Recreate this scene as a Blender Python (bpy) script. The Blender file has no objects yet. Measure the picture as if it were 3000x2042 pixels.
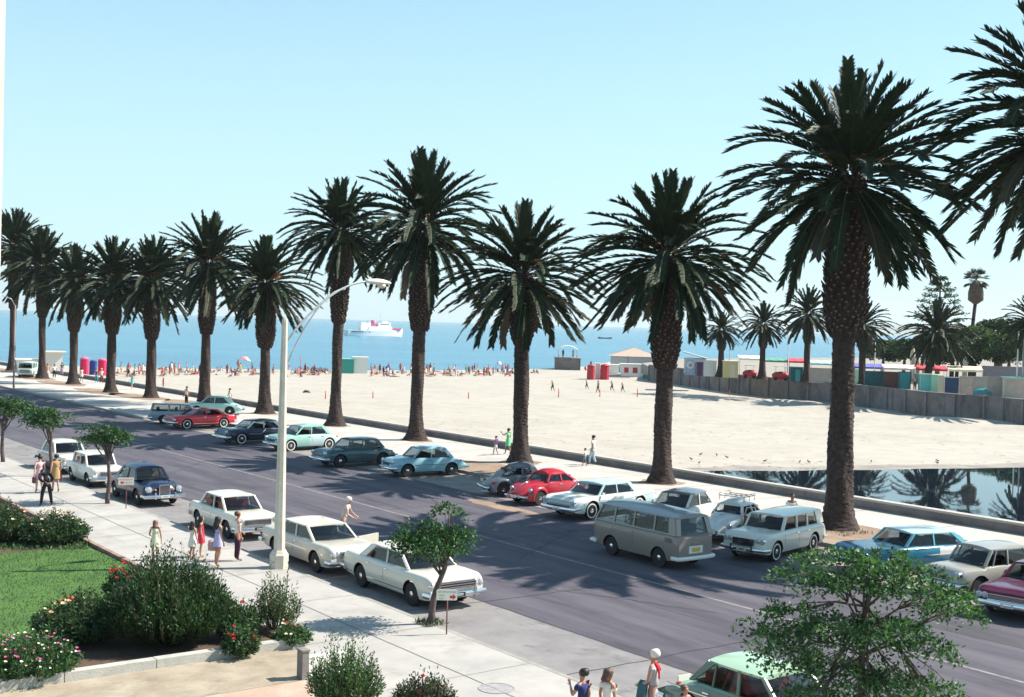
import bpy, bmesh, math, random
import numpy as np
from mathutils import Vector, Matrix, Quaternion

scene = bpy.context.scene
COL = scene.collection
R = random.Random(7)
PI = math.pi
rad = math.radians

# ------------------------------------------------------------------ camera
FPX = 3600.0          # focal length in pixels of the 3000 px wide photograph
CAMH = 8.0
ROLL = rad(1.6)
PITCH = math.atan(74.2 / FPX)
F_ = Vector((0, math.cos(PITCH), -math.sin(PITCH)))
U_ = Vector((0, math.sin(PITCH), math.cos(PITCH)))
X_ = Vector((1, 0, 0))
RR = X_ * math.cos(ROLL) + U_ * math.sin(ROLL)
UU = -X_ * math.sin(ROLL) + U_ * math.cos(ROLL)
CAM = Vector((0, 0, CAMH))
cd = bpy.data.cameras.new('camera')
cam = bpy.data.objects.new('camera', cd)
COL.objects.link(cam)
cd.sensor_fit = 'HORIZONTAL'
cd.sensor_width = 36.0
cd.lens = 36.0 * FPX / 3000.0
cd.clip_start = 0.2
cd.clip_end = 60000
m3 = Matrix((RR, UU, -F_)).transposed()
cam.matrix_world = Matrix.Translation(CAM) @ m3.to_4x4()
scene.camera = cam

# ------------------------------------------------------------------ light
SUN_EL, SUN_AZ = rad(45), rad(90 - 13)      # azimuth clockwise from +Y
world = bpy.data.worlds.new('World')
scene.world = world
world.use_nodes = True
wn = world.node_tree
bg = wn.nodes['Background']
sky = wn.nodes.new('ShaderNodeTexSky')
sky.sky_type = 'NISHITA'
sky.sun_disc = False
sky.sun_elevation = SUN_EL
sky.sun_rotation = SUN_AZ
sky.altitude = 0
sky.air_density = 1.0
sky.dust_density = 0.15
sky.ozone_density = 3.0
# film stock: the slide renders the sky towards cyan
tint = wn.nodes.new('ShaderNodeMix'); tint.data_type = 'RGBA'; tint.blend_type = 'MULTIPLY'
tint.inputs[0].default_value = 1.0
wn.links.new(sky.outputs[0], tint.inputs[6]); tint.inputs[7].default_value = (0.80, 1.08, 1.06, 1)
# sea haze: the air pales towards the horizon
wtc = wn.nodes.new('ShaderNodeTexCoord'); wsep = wn.nodes.new('ShaderNodeSeparateXYZ'); wmr = wn.nodes.new('ShaderNodeMapRange')
wmr.interpolation_type = 'SMOOTHSTEP'
wmr.inputs[1].default_value = -0.02; wmr.inputs[2].default_value = 0.42; wmr.inputs[3].default_value = 0.86; wmr.inputs[4].default_value = 0.20
hz = wn.nodes.new('ShaderNodeMix'); hz.data_type = 'RGBA'
wn.links.new(wtc.outputs['Generated'], wsep.inputs[0]); wn.links.new(wsep.outputs[2], wmr.inputs[0]); wn.links.new(wmr.outputs[0], hz.inputs[0])
wn.links.new(tint.outputs[2], hz.inputs[6]); hz.inputs[7].default_value = (3.65, 5.25, 5.65, 1)
wn.links.new(hz.outputs[2], bg.inputs[0])
bg.inputs[1].default_value = 0.092
sl = bpy.data.lights.new('sun', 'SUN')
sl.energy = 5.0
sl.angle = rad(0.5)
sl.color = (1.0, 0.93, 0.83)
sun = bpy.data.objects.new('sun', sl)
COL.objects.link(sun)
SD = Vector((math.sin(SUN_AZ) * math.cos(SUN_EL), math.cos(SUN_AZ) * math.cos(SUN_EL), math.sin(SUN_EL)))
sun.rotation_euler = SD.to_track_quat('Z', 'Y').to_euler()
scene.view_settings.view_transform = 'Standard'
scene.view_settings.look = 'None'
scene.view_settings.exposure = 1.0
scene.view_settings.gamma = 1.0

# ------------------------------------------------------------------ maps
def G(px, py, z=0.0):
    """point of the level z seen at pixel (px,py) of the 3000x2042 photograph"""
    d = F_ + RR * ((px - 1500) / FPX) - UU * ((py - 1021) / FPX)
    return CAM + d * ((z - CAMH) / d.z)
ROAD = math.atan(2680.0 / 3600.0)
Uv = Vector((-math.sin(ROAD), math.cos(ROAD), 0))   # along the road, away
Vv = Vector((math.cos(ROAD), math.sin(ROAD), 0))    # across, to the sea
def P(u, v, z=0.0):
    p = Uv * u + Vv * v
    return Vector((p.x, p.y, z))
def uv(p):
    return p.x * Uv.x + p.y * Uv.y, p.x * Vv.x + p.y * Vv.y
def pxm(p):   # source pixels per metre at p
    return FPX / ((p - CAM).dot(F_))

# ------------------------------------------------------------------ materials
MATS = {}
def mat(name, col, rough=0.6, metal=0.0, spec=0.5, var=0.0, scale=3.0, bump=0.0, bscale=30.0, col2=None, coat=0.0, stretch=None, trans=0.0, stain=None):
    if name in MATS: return MATS[name]
    m = bpy.data.materials.new(name); m.use_nodes = True
    nt = m.node_tree; b = nt.nodes['Principled BSDF']
    b.inputs['Base Color'].default_value = (*col, 1)
    b.inputs['Roughness'].default_value = rough
    b.inputs['Metallic'].default_value = metal
    b.inputs['Specular IOR Level'].default_value = spec
    if coat: b.inputs['Coat Weight'].default_value = coat; b.inputs['Coat Roughness'].default_value = 0.05
    tc = None
    if var or col2 or bump:
        tc = nt.nodes.new('ShaderNodeTexCoord')
        src = tc.outputs['Object']
        if stretch:
            mp = nt.nodes.new('ShaderNodeMapping'); mp.inputs['Scale'].default_value = stretch
            nt.links.new(src, mp.inputs[0]); src = mp.outputs[0]
    if var or col2:
        n = nt.nodes.new('ShaderNodeTexNoise'); n.inputs['Scale'].default_value = scale
        n.inputs['Detail'].default_value = 6; n.inputs['Roughness'].default_value = 0.65
        nt.links.new(src, n.inputs['Vector'])
        r = nt.nodes.new('ShaderNodeValToRGB')
        c2 = col2 if col2 else tuple(c * (1 + var) for c in col)
        c1 = col if col2 else tuple(c * (1 - var) for c in col)
        r.color_ramp.elements[0].color = (*c1, 1); r.color_ramp.elements[0].position = 0.35
        r.color_ramp.elements[1].color = (*c2, 1); r.color_ramp.elements[1].position = 0.65
        nt.links.new(n.outputs['Fac'], r.inputs[0]); nt.links.new(r.outputs[0], b.inputs['Base Color'])
    if bump:
        n2 = nt.nodes.new('ShaderNodeTexNoise'); n2.inputs['Scale'].default_value = bscale
        n2.inputs['Detail'].default_value = 5
        nt.links.new(src, n2.inputs['Vector'])
        bp = nt.nodes.new('ShaderNodeBump'); bp.inputs['Strength'].default_value = bump; bp.inputs['Distance'].default_value = 0.05
        nt.links.new(n2.outputs['Fac'], bp.inputs['Height']); nt.links.new(bp.outputs[0], b.inputs['Normal'])
    if trans:
        tr = nt.nodes.new('ShaderNodeBsdfTranslucent'); mx = nt.nodes.new('ShaderNodeMixShader')
        mx.inputs[0].default_value = trans
        tr.inputs[0].default_value = (min(1, col[0] * 2.2), min(1, col[1] * 2.2), col[2] * 0.8, 1)
        nt.links.new(b.outputs[0], mx.inputs[1]); nt.links.new(tr.outputs[0], mx.inputs[2])
        nt.links.new(mx.outputs[0], nt.nodes['Material Output'].inputs[0])
    if stain and (var or col2):
        st = nt.nodes.new('ShaderNodeTexNoise'); st.inputs['Scale'].default_value = stain[0]; st.inputs['Detail'].default_value = 4; st.inputs['Roughness'].default_value = .7
        mp3 = nt.nodes.new('ShaderNodeMapping'); mp3.inputs['Scale'].default_value = stain[2]; mp3.inputs['Location'].default_value = (3.1, 7.7, 0)
        nt.links.new(tc.outputs['Object'], mp3.inputs[0]); nt.links.new(mp3.outputs[0], st.inputs['Vector'])
        sr = nt.nodes.new('ShaderNodeValToRGB'); sr.color_ramp.elements[0].position = stain[3]; sr.color_ramp.elements[1].position = stain[3] + .12
        k = 1 - stain[1]; sr.color_ramp.elements[0].color = (1, 1, 1, 1); sr.color_ramp.elements[1].color = (k, k, k * .98, 1)
        ml = nt.nodes.new('ShaderNodeMix'); ml.data_type = 'RGBA'; ml.blend_type = 'MULTIPLY'; ml.inputs[0].default_value = 1
        nt.links.new(st.outputs['Fac'], sr.inputs[0]); nt.links.new(r.outputs[0], ml.inputs[6]); nt.links.new(sr.outputs[0], ml.inputs[7]); nt.links.new(ml.outputs[2], b.inputs['Base Color'])
    MATS[name] = m
    return m

def glass_mat(name, tint, gl=0.35):
    if name in MATS: return MATS[name]
    m = bpy.data.materials.new(name); m.use_nodes = True
    nt = m.node_tree; nt.nodes.remove(nt.nodes['Principled BSDF'])
    t = nt.nodes.new('ShaderNodeBsdfTransparent'); t.inputs[0].default_value = (*tint, 1)
    g = nt.nodes.new('ShaderNodeBsdfGlossy'); g.inputs['Roughness'].default_value = 0.03
    lw = nt.nodes.new('ShaderNodeLayerWeight'); lw.inputs[0].default_value = 0.5
    fr = nt.nodes.new('ShaderNodeMath'); fr.operation = 'POWER'; fr.inputs[1].default_value = 3.5; nt.links.new(lw.outputs['Facing'], fr.inputs[0])
    ad = nt.nodes.new('ShaderNodeMath'); ad.operation = 'MULTIPLY_ADD'; ad.inputs[1].default_value = 0.75; ad.inputs[2].default_value = 0.05; ad.use_clamp = True
    mx = nt.nodes.new('ShaderNodeMixShader')
    nt.links.new(fr.outputs[0], ad.inputs[0]); nt.links.new(ad.outputs[0], mx.inputs[0])
    nt.links.new(t.outputs[0], mx.inputs[1]); nt.links.new(g.outputs[0], mx.inputs[2])
    nt.links.new(mx.outputs[0], nt.nodes['Material Output'].inputs[0])
    MATS[name] = m
    return m

M_glass = glass_mat('car_glass', (0.50, 0.55, 0.56))
M_dglass = mat('dark_window_glass', (0.015, 0.017, 0.02), 0.05, spec=0.8)
M_chrome = mat('chrome', (0.75, 0.75, 0.76), 0.14, metal=1.0)
M_tyre = mat('tyre_rubber', (0.018, 0.017, 0.018), 0.8)
M_black = mat('dark_trim', (0.012, 0.011, 0.014), 0.6)
M_white = mat('white_paint', (0.78, 0.76, 0.70), 0.45, var=0.04, scale=2)
M_lens = mat('headlight_glass', (0.42, 0.43, 0.42), 0.08, spec=0.8)
M_redlens = mat('red_lens', (0.45, 0.02, 0.02), 0.2)
M_amber = mat('amber_lens', (0.6, 0.22, 0.03), 0.2)

# ------------------------------------------------------------------ objects
def link(o, parent=None):
    COL.objects.link(o)
    if parent is not None: o.parent = parent
    return o
def tag(o, label, cat, group=None, kind=None):
    if label: o['label'] = label
    if cat: o['category'] = cat
    if group: o['group'] = group
    if kind: o['kind'] = kind
    return o
def thing(name, label, cat, loc=(0, 0, 0), rz=0.0, group=None):
    o = bpy.data.objects.new(name, None); o.empty_display_size = 0.3
    o.location = loc; o.rotation_euler = (0, 0, rz)
    COL.objects.link(o)
    return tag(o, label, cat, group)
def copy_tree(o, parent=None):
    c = o.copy(); COL.objects.link(c)
    if parent is not None: c.parent = parent
    for ch in list(o.children): copy_tree(ch, c)
    return c

class MB:
    """collects simple shapes into one mesh"""
    def __init__(s): s.v = []; s.f = []; s.m = []; s.sm = []
    def add(s, vs, fs, mi=0, smooth=False):
        b = len(s.v); s.v += [tuple(v) for v in vs]
        for f in fs: s.f.append([i + b for i in f]); s.m.append(mi); s.sm.append(smooth)
        return s
    def box(s, c, d, rz=0.0, mi=0, rot=None):
        x, y, z = d[0] / 2, d[1] / 2, d[2] / 2
        q = rot if rot is not None else Matrix.Rotation(rz, 3, 'Z')
        vs = [Vector(c) + q @ Vector((sx * x, sy * y, sz * z)) for sz in (-1, 1) for sy in (-1, 1) for sx in (-1, 1)]
        return s.add(vs, [(0, 2, 3, 1), (4, 5, 7, 6), (0, 1, 5, 4), (2, 6, 7, 3), (0, 4, 6, 2), (1, 3, 7, 5)], mi)
    def tube(s, pts, rads, n=8, mi=0, smooth=True, caps=True, flat=1.0):
        pts = [Vector(p) for p in pts]
        if not hasattr(rads, '__len__'): rads = [rads] * len(pts)
        vs, fs = [], []
        ref = None
        for i, p in enumerate(pts):
            d = (pts[min(i + 1, len(pts) - 1)] - pts[max(i - 1, 0)])
            if d.length < 1e-9: d = Vector((0, 0, 1))
            d.normalize()
            if ref is None: ref = d.orthogonal().normalized() if abs(d.z) > 0.9 else d.cross(Vector((0, 0, 1))).normalized()
            ref = (ref - d * ref.dot(d))
            ref = ref.normalized() if ref.length > 1e-6 else d.orthogonal().normalized()
            b = d.cross(ref)
            for k in range(n):
                a = 2 * PI * k / n
                vs.append(p + (ref * math.cos(a) + b * math.sin(a) * flat) * rads[i])
        for i in range(len(pts) - 1):
            for k in range(n):
                k2 = (k + 1) % n
                fs.append((i * n + k, i * n + k2, (i + 1) * n + k2, (i + 1) * n + k))
        if caps:
            fs.append(tuple(range(n))[::-1]); fs.append(tuple((len(pts) - 1) * n + k for k in range(n)))
        return s.add(vs, fs, mi, smooth)
    def lathe(s, prof, n=24, c=(0, 0, 0), axis='Z', mi=0, smooth=True, caps=True):
        vs, fs = [], []
        for (r, h) in prof:
            for k in range(n):
                a = 2 * PI * k / n
                if axis == 'Z': q = (r * math.cos(a), r * math.sin(a), h)
                elif axis == 'Y': q = (r * math.cos(a), h, r * math.sin(a))
                else: q = (h, r * math.cos(a), r * math.sin(a))
                vs.append((c[0] + q[0], c[1] + q[1], c[2] + q[2]))
        for i in range(len(prof) - 1):
            for k in range(n):
                k2 = (k + 1) % n
                fs.append((i * n + k, i * n + k2, (i + 1) * n + k2, (i + 1) * n + k))
        if caps:
            fs.append(tuple(range(n))[::-1]); fs.append(tuple((len(prof) - 1) * n + k for k in range(n)))
        return s.add(vs, fs, mi, smooth)
    def prism(s, poly, z0, z1, mi=0):
        n = len(poly)
        vs = [(p[0], p[1], z0) for p in poly] + [(p[0], p[1], z1) for p in poly]
        fs = [tuple(range(n))[::-1], tuple(range(n, 2 * n))]
        for i in range(n): fs.append((i, (i + 1) % n, n + (i + 1) % n, n + i))
        return s.add(vs, fs, mi)
    def plate(s, pts, th, mi=0, smooth=False):
        """planar polygon thickened by th along its normal (both sides)"""
        pts = [Vector(p) for p in pts]
        nrm = (pts[1] - pts[0]).cross(pts[-1] - pts[0]).normalized() * (th / 2)
        n = len(pts)
        vs = [p + nrm for p in pts] + [p - nrm for p in pts]
        fs = [tuple(range(n)), tuple(range(n, 2 * n))[::-1]]
        for i in range(n): fs.append((i, n + i, n + (i + 1) % n, (i + 1) % n))
        return s.add(vs, fs, mi, smooth)
    def mesh(s, name, mats, sharp=None):
        me = bpy.data.meshes.new(name)
        me.from_pydata(s.v, [], s.f)
        for m in (mats if isinstance(mats, (list, tuple)) else [mats]): me.materials.append(m)
        me.polygons.foreach_set('material_index', s.m)
        me.polygons.foreach_set('use_smooth', s.sm)
        bm = bmesh.new(); bm.from_mesh(me); bmesh.ops.recalc_face_normals(bm, faces=bm.faces); bm.to_mesh(me); bm.free()
        if sharp: me.set_sharp_from_angle(angle=rad(sharp))
        me.update()
        return me
    def build(s, name, mats, parent=None, sharp=None, loc=None):
        o = bpy.data.objects.new(name, s.mesh(name, mats, sharp))
        link(o, parent)
        if loc is not None: o.location = loc
        return o

def quads_obj(name, V, F, mats, mi=None, parent=None, smooth=False):
    me = bpy.data.meshes.new(name)
    me.from_pydata(V, [], F)
    for m in mats: me.materials.append(m)
    if mi is not None: me.polygons.foreach_set('material_index', mi)
    if smooth: me.polygons.foreach_set('use_smooth', [True] * len(me.polygons))
    me.update()
    o = bpy.data.objects.new(name, me)
    return link(o, parent)

def struct(name, mb, m, rz=None):
    o = mb.build(name, m)
    o['kind'] = 'structure'
    return o
def sheet(name, pts, z, m, kind='structure', parent=None, thick=0.0):
    """flat polygon, pts are world Vectors; object axes follow the road"""
    q = Matrix.Rotation(-ROAD, 3, 'Z')
    loc = [(q @ Vector((p.x, p.y, 0))) for p in pts]
    mb = MB()
    if thick: mb.prism([(p.x, p.y) for p in loc], z - thick, z)
    else: mb.add([(p.x, p.y, z) for p in loc], [tuple(range(len(loc)))])
    o = mb.build(name, m, parent)
    if parent is None: o.rotation_euler = (0, 0, ROAD)
    for f in o.data.polygons:
        pass
    if not thick:
        bm = bmesh.new(); bm.from_mesh(o.data)
        for f in bm.faces:
            if f.normal.z < 0: f.normal_flip()
        bmesh.ops.triangulate(bm, faces=bm.faces)
        bm.to_mesh(o.data); bm.free()
    if kind: o['kind'] = kind
    return o
def rect_uv(u0, u1, v0, v1): return [P(u0, v0), P(u1, v0), P(u1, v1), P(u0, v1)]

# ================================================================== SETTING
KV = 17.55     # near kerb
FV = 33.05     # far kerb line
BV = 36.8      # back kerb of the parking bay
WV = 45.75     # promenade wall
M_road = mat('road_asphalt', (0.048, 0.044, 0.062), 0.8, col2=(0.102, 0.091, 0.108), scale=1.1, bump=0.25, bscale=60, stretch=(1.0, 0.10, 1.0), stain=(.5, .38, (1.0, .25, 1), .56))  # blue tint of the shadows is mixed into the base colour
M_bay = mat('parking_asphalt', (0.17, 0.15, 0.14), 0.9, col2=(0.27, 0.245, 0.22), scale=0.7, bump=0.3, bscale=40, stain=(.9, .45, (1, 1, 1), .55))
M_gut = mat('gutter_concrete', (0.165, 0.155, 0.155), 0.9, col2=(0.235, 0.222, 0.218), scale=0.8, bump=0.2, bscale=40, stain=(.9, .40, (1, .6, 1), .57))
M_side = mat('sidewalk_concrete', (0.31, 0.295, 0.275), 0.9, col2=(0.40, 0.38, 0.35), scale=0.55, bump=0.15, bscale=50, stain=(.7, .16, (1, 1, 1), .54))
M_prom = mat('promenade_concrete', (0.38, 0.355, 0.325), 0.9, col2=(0.47, 0.45, 0.415), scale=0.4, bump=0.15, bscale=40)
M_kerb = mat('kerb_stone', (0.24, 0.225, 0.205), 0.9, col2=(0.33, 0.315, 0.285), scale=2.0, bump=0.3, bscale=25)
M_dirt = mat('dry_dirt', (0.21, 0.135, 0.095), 0.95, col2=(0.31, 0.225, 0.165), scale=0.9, bump=0.5, bscale=20)
M_soil = mat('dark_soil', (0.06, 0.035, 0.022), 0.95, col2=(0.10, 0.06, 0.04), scale=3, bump=0.6, bscale=18)
M_gravel = mat('beige_gravel', (0.27, 0.215, 0.155), 0.95, col2=(0.38, 0.325, 0.245), scale=1.2, bump=0.4, bscale=45, stain=(1.1, .22, (1, 1, 1), .55))
M_lawn = mat('lawn_turf', (0.036, 0.094, 0.014), 0.9, col2=(0.070, 0.150, 0.024), scale=1.4, bump=0.5, bscale=50, stain=(.6, .25, (1, 1, 1), .58))
M_joint = mat('joint_tar', (0.045, 0.040, 0.046), 0.9)
M_line = mat('worn_line_paint', (0.26, 0.24, 0.23), 0.8, col2=(0.14, 0.125, 0.125), scale=3)
M_crackl = mat('sidewalk_joint', (0.19, 0.175, 0.165), 0.9)
M_wall = mat('weathered_wall', (0.16, 0.135, 0.13), 0.9, col2=(0.25, 0.215, 0.205), scale=0.8, bump=0.4, bscale=12, stain=(1.2, .35, (1, .3, 1), .55))
M_wallcap = mat('wall_cap', (0.42, 0.395, 0.36), 0.9, var=0.1, scale=1.5)
M_sand = mat('beach_sand', (0.345, 0.312, 0.262), 0.95, col2=(0.40, 0.368, 0.315), scale=0.6, bump=0.9, bscale=2.2, stain=(.10, .07, (1, 1, 1), .50))
M_wet = mat('wet_sand', (0.20, 0.165, 0.14), 0.6, col2=(0.33, 0.29, 0.24), scale=0.6, bump=0.2, bscale=6)
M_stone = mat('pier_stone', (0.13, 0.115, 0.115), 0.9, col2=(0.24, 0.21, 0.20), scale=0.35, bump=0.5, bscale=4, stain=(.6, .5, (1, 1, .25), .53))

# land under everything: one sheet, then the road, bays, pavements
gmb = [P(-90, -60), P(-90, WV), P(900, WV), P(900, -60)]
sheet('ground', gmb, -0.03, M_dirt)
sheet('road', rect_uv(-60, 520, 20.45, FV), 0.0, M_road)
sheet('road_gutter', rect_uv(-60, 520, KV, 20.45), 0.0, M_gut)
sheet('parking_bay', rect_uv(-60, 90.6, FV, BV), 0.0, M_bay)
sheet('sidewalk', rect_uv(-60, 520, 13.5, KV - 0.14), 0.13, M_side)
sheet('forecourt', rect_uv(-60, 26.25, -12, 13.5), 0.128, M_side)
sheet('promenade', rect_uv(-60, 90.6, 40.2, WV), 0.13, M_prom)
sheet('promenade', rect_uv(90.6, 520, FV + 0.16, WV), 0.13, M_prom)
sheet('planting_strip', rect_uv(-60, 90.6, BV + 0.16, 40.2), 0.126, M_prom)
mb = MB()
def kerb_run(mb, u0, u1, v, w, z0, z1, seg=3.0):
    n = max(1, int(abs(u1 - u0) / seg))
    for i in range(n):
        a = u0 + (u1 - u0) * i / n; b = u0 + (u1 - u0) * (i + 1) / n - 0.012
        p = P((a + b) / 2, v)
        mb.box((p.x, p.y, (z0 + z1) / 2), (w, abs(b - a), z1 - z0), ROAD)
kerb_run(mb, -60, 200, KV - 0.07, 0.14, -0.02, 0.134)
struct('kerb', mb, M_kerb)
mb = MB(); kerb_run(mb, 90.8, 360, FV + 0.08, 0.16, -0.02, 0.15); struct('kerb', mb, M_kerb)
mb = MB(); kerb_run(mb, -60, 90.4, BV + 0.08, 0.16, -0.02, 0.145)
p = P(90.68, (FV + BV) / 2); mb.box((p.x, p.y, 0.065), (BV - FV, 0.16, 0.16), ROAD)
struct('kerb', mb, M_kerb)
# dirt islands round the palms
def blob(u, v, ru, rv, n=18, seed=0, z=0.134, m=M_dirt, name='dirt_patch', jag=0.18):
    rr = random.Random(seed)
    pts = []
    for i in range(n):
        a = 2 * PI * i / n; k = 1 + rr.uniform(-jag, jag)
        pts.append(P(u + ru * k * math.cos(a), v + rv * k * math.sin(a)))
    return sheet(name, pts, z, m)
sheet('dirt_island', [P(49.9, BV + .2), P(57.3, BV + .2), P(57.6, 39.6), P(55.5, 40.6), P(52.5, 40.3), P(50.3, 39.2)], 0.136, M_dirt)
sheet('dirt_island', [P(28.6, BV + .1), P(33.6, BV + .1), P(34.4, 39.5), P(32.8, 41.6), P(30.2, 41.5), P(28.7, 39.5)], 0.136, M_dirt)
PALM_UV = [(164.3, 42.6), (145.6, 41.1), (133.95, 41.05), (120.0, 40.4), (111.7, 41.4), (102.0, 42.5), (91.6, 43.4), (79.8, 43.45), (68.5, 43.3), (55.4, 42.0), (45.3, 43.35), (31.6, 40.15), (19.6, 42.2)]
for i, (u, v) in enumerate(PALM_UV[:6]): blob(u + 1.5, v - 0.6, 5.5, 1.8, seed=i, z=0.135)
for i, (u, v) in enumerate(PALM_UV[6:11]): blob(u, v, 1.3, 1.1, seed=30 + i, z=0.135)
blob(43.0, 31.6, 2.6, 0.5, seed=60, z=0.004, m=M_dirt, name='dirt_streak'); blob(55.5, 34.6, 3.2, 0.8, seed=61, z=0.008, name='dirt_streak')

# paint and joints of the road, lying on it
def strip(name, pts, w, z, m):
    """ribbon along plan points"""
    pts = [Vector((q.x, q.y, 0)) for q in pts]
    V = []; Fc = []
    for i, q in enumerate(pts):
        d = (pts[min(i + 1, len(pts) - 1)] - pts[max(0, i - 1)]).normalized(); nn = Vector((-d.y, d.x, 0)) * (w[i] if hasattr(w, '__len__') else w) / 2
        V += [(q.x + nn.x, q.y + nn.y, z), (q.x - nn.x, q.y - nn.y, z)]
    for i in range(len(pts) - 1): Fc.append((2 * i, 2 * i + 1, 2 * i + 3, 2 * i + 2))
    o = quads_obj(name, V, Fc, [m]); bm = bmesh.new(); bm.from_mesh(o.data)
    for f in bm.faces:
        if f.normal.z < 0: f.normal_flip()
    bm.to_mesh(o.data); bm.free()
    o['kind'] = 'structure'
    return o
def wob(u0, v0, u1, v1, n, amp, seed):
    rr = random.Random(seed)
    return [P(u0 + (u1 - u0) * i / n + rr.uniform(-amp, amp), v0 + (v1 - v0) * i / n + rr.uniform(-amp, amp)) for i in range(n + 1)]
strip('road_joint', wob(-20, 20.45, 150, 20.45, 180, 0.03, 1), 0.075, 0.004, M_joint)
strip('road_joint', wob(-20, 24.4, 150, 24.4, 160, 0.03, 2), 0.03, 0.004, M_joint)
strip('centre_line', wob(-20, 26.6, 150, 26.6, 120, 0.015, 3), 0.13, 0.004, M_line)
strip('road_joint', wob(-20, 29.5, 150, 29.5, 140, 0.03, 4), 0.03, 0.004, M_joint)
for k, u in enumerate((14.5, 21.5, 28.6, 36.2, 44.5, 53, 62, 71, 80)):
    strip('road_joint', wob(u, KV, u + 0.5 - (k % 3) * 0.5, 32.9, 30, 0.05, 10 + k), 0.03, 0.008, M_joint)
for k, (u0, v0, u1, v1) in enumerate([(31.5, 22.0, 24.0, 25.4), (40, 27.5, 47, 30.5), (33, 25, 37, 31), (58, 22, 64, 27)]):
    strip('road_crack', wob(u0, v0, u1, v1, 40, 0.09, 30 + k), 0.03, 0.012, M_joint)
for k in range(14):
    u = 10 + k * 4.1
    strip('pavement_joint', wob(u, 13.55, u + 0.05, KV - 0.16, 8, 0.01, 50 + k), 0.025, 0.134, M_crackl)
strip('pavement_joint', wob(5, 15.55, 75, 15.55, 60, 0.01, 70), 0.025, 0.138, M_crackl)
for k in range(4):
    strip('pavement_joint', wob(6 + k * 5, 2, 6 + k * 5, 13.5, 10, 0.01, 80 + k), 0.025, 0.134, M_crackl)
for k in range(26):
    u = 2 + k * 4.6
    strip('pavement_joint', wob(u, 40.3, u, WV - 0.3, 6, 0.01, 90 + k), 0.03, 0.139, M_crackl)
# manhole ring in the forecourt
mb = MB(); c = G(1455, 2017, 0.13)
mb.lathe([(0.40, 0.131), (0.40, 0.142), (0.36, 0.142), (0.36, 0.136), (0.0, 0.136)], 32, (c.x, c.y, 0), mi=0, smooth=False)
o = mb.build('manhole_cover', mat('old_iron', (0.30, 0.28, 0.28), 0.7, var=0.2, scale=8)); tag(o, 'round iron manhole cover set in the pale pavement', 'manhole cover')

# promenade wall
wroot = thing('promenade_wall', 'low weathered concrete wall between the promenade and the beach', 'wall', P(60, WV), ROAD)
mb = MB(); mc = MB()
rw = random.Random(3)
u = -40
while u < 330:
    L = 6.0
    mb.box((0.16, u + L / 2 - 60, -0.25), (0.32, L - 0.02, 1.45), 0)
    mc.box((0.16, u + L / 2 - 60, 0.525 + rw.uniform(-.004, .004)), (0.42, L - 0.015, 0.10), 0)
    u += L
mb.build('wall_body', M_wall, wroot); mc.build('wall_cap', M_wallcap, wroot)

# beach: dune surface from the wall to the waterline
SHORE = [(-400, 1052), (40, 1070), (340, 1078), (600, 1083), (1000, 1088), (1300, 1087), (1580, 1083), (1720, 1075)]
shore = [G(x, y, -1.1) for x, y in SHORE]
bp = [P(-40, WV + 0.34), P(330, WV + 0.34)]
far = [Vector(p) for p in shore]
right = [G(1900, 1040, -1.1), Vector((45, 300, 0)), Vector((160, 260, 0)), Vector((140, 20, 0))]
pts = [P(-40, WV + 0.3), P(330, WV + 0.3)] + far[0:] + right
sheet('beach_sand', pts, -0.95, M_sand)
mb = MB()
def heap(p, rx, ry, h, seed, m=M_sand):
    rr = random.Random(seed); V = []; Fc = []
    nr, na = 5, 20
    for i in range(nr + 1):
        for k in range(na):
            a = 2 * PI * k / na; t = i / nr; w = 1 + 0.12 * math.sin(3 * a + seed) + rr.uniform(-.03, .03)
            V.append((p.x + rx * t * w * math.cos(a), p.y + ry * t * w * math.sin(a), -0.97 + h * (math.cos(PI * t) + 1) / 2))
    for i in range(nr):
        for k in range(na): Fc.append((i * na + k, i * na + (k + 1) % na, (i + 1) * na + (k + 1) % na, (i + 1) * na + k))
    o = quads_obj('sand_mound', V, Fc, [m], smooth=True); o['kind'] = 'structure'
for i, (x, y, rx, ry, h) in enumerate([(2250, 1180, 14, 5, .5), (2700, 1235, 16, 4, .6), (1900, 1110, 22, 7, .9), (2950, 1262, 14, 4, .6), (2450, 1200, 10, 4, .5), (1300, 1180, 20, 12, .3), (2300, 1320, 18, 8, .25)]):
    heap(G(x, y, -.95), rx, ry, h, i)

# footprint-like dimples and tufts of litter on the sand
rl = random.Random(21)
V = []; Fc = []
for k in range(900):
    q = G(rl.uniform(700, 3000), rl.uniform(1150, 1380) + 0, -.94)
    if uv(q)[1] < WV + 1: continue
    s = rl.uniform(.04, .16); b = len(V); a = rl.uniform(0, PI)
    for j in range(5): V.append((q.x + s * math.cos(a + j * 1.256) * rl.uniform(.6, 1.6), q.y + s * math.sin(a + j * 1.256), -.944))
    Fc.append((b, b + 1, b + 2, b + 3, b + 4))
o = quads_obj('beach_litter', V, Fc, [mat('dry_seaweed', (0.17, 0.13, 0.09), 0.95)]); tag(o, None, None, kind='stuff')
o['label'] = 'scattered dark seaweed and litter specks on the sand'; o['category'] = 'litter'

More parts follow.
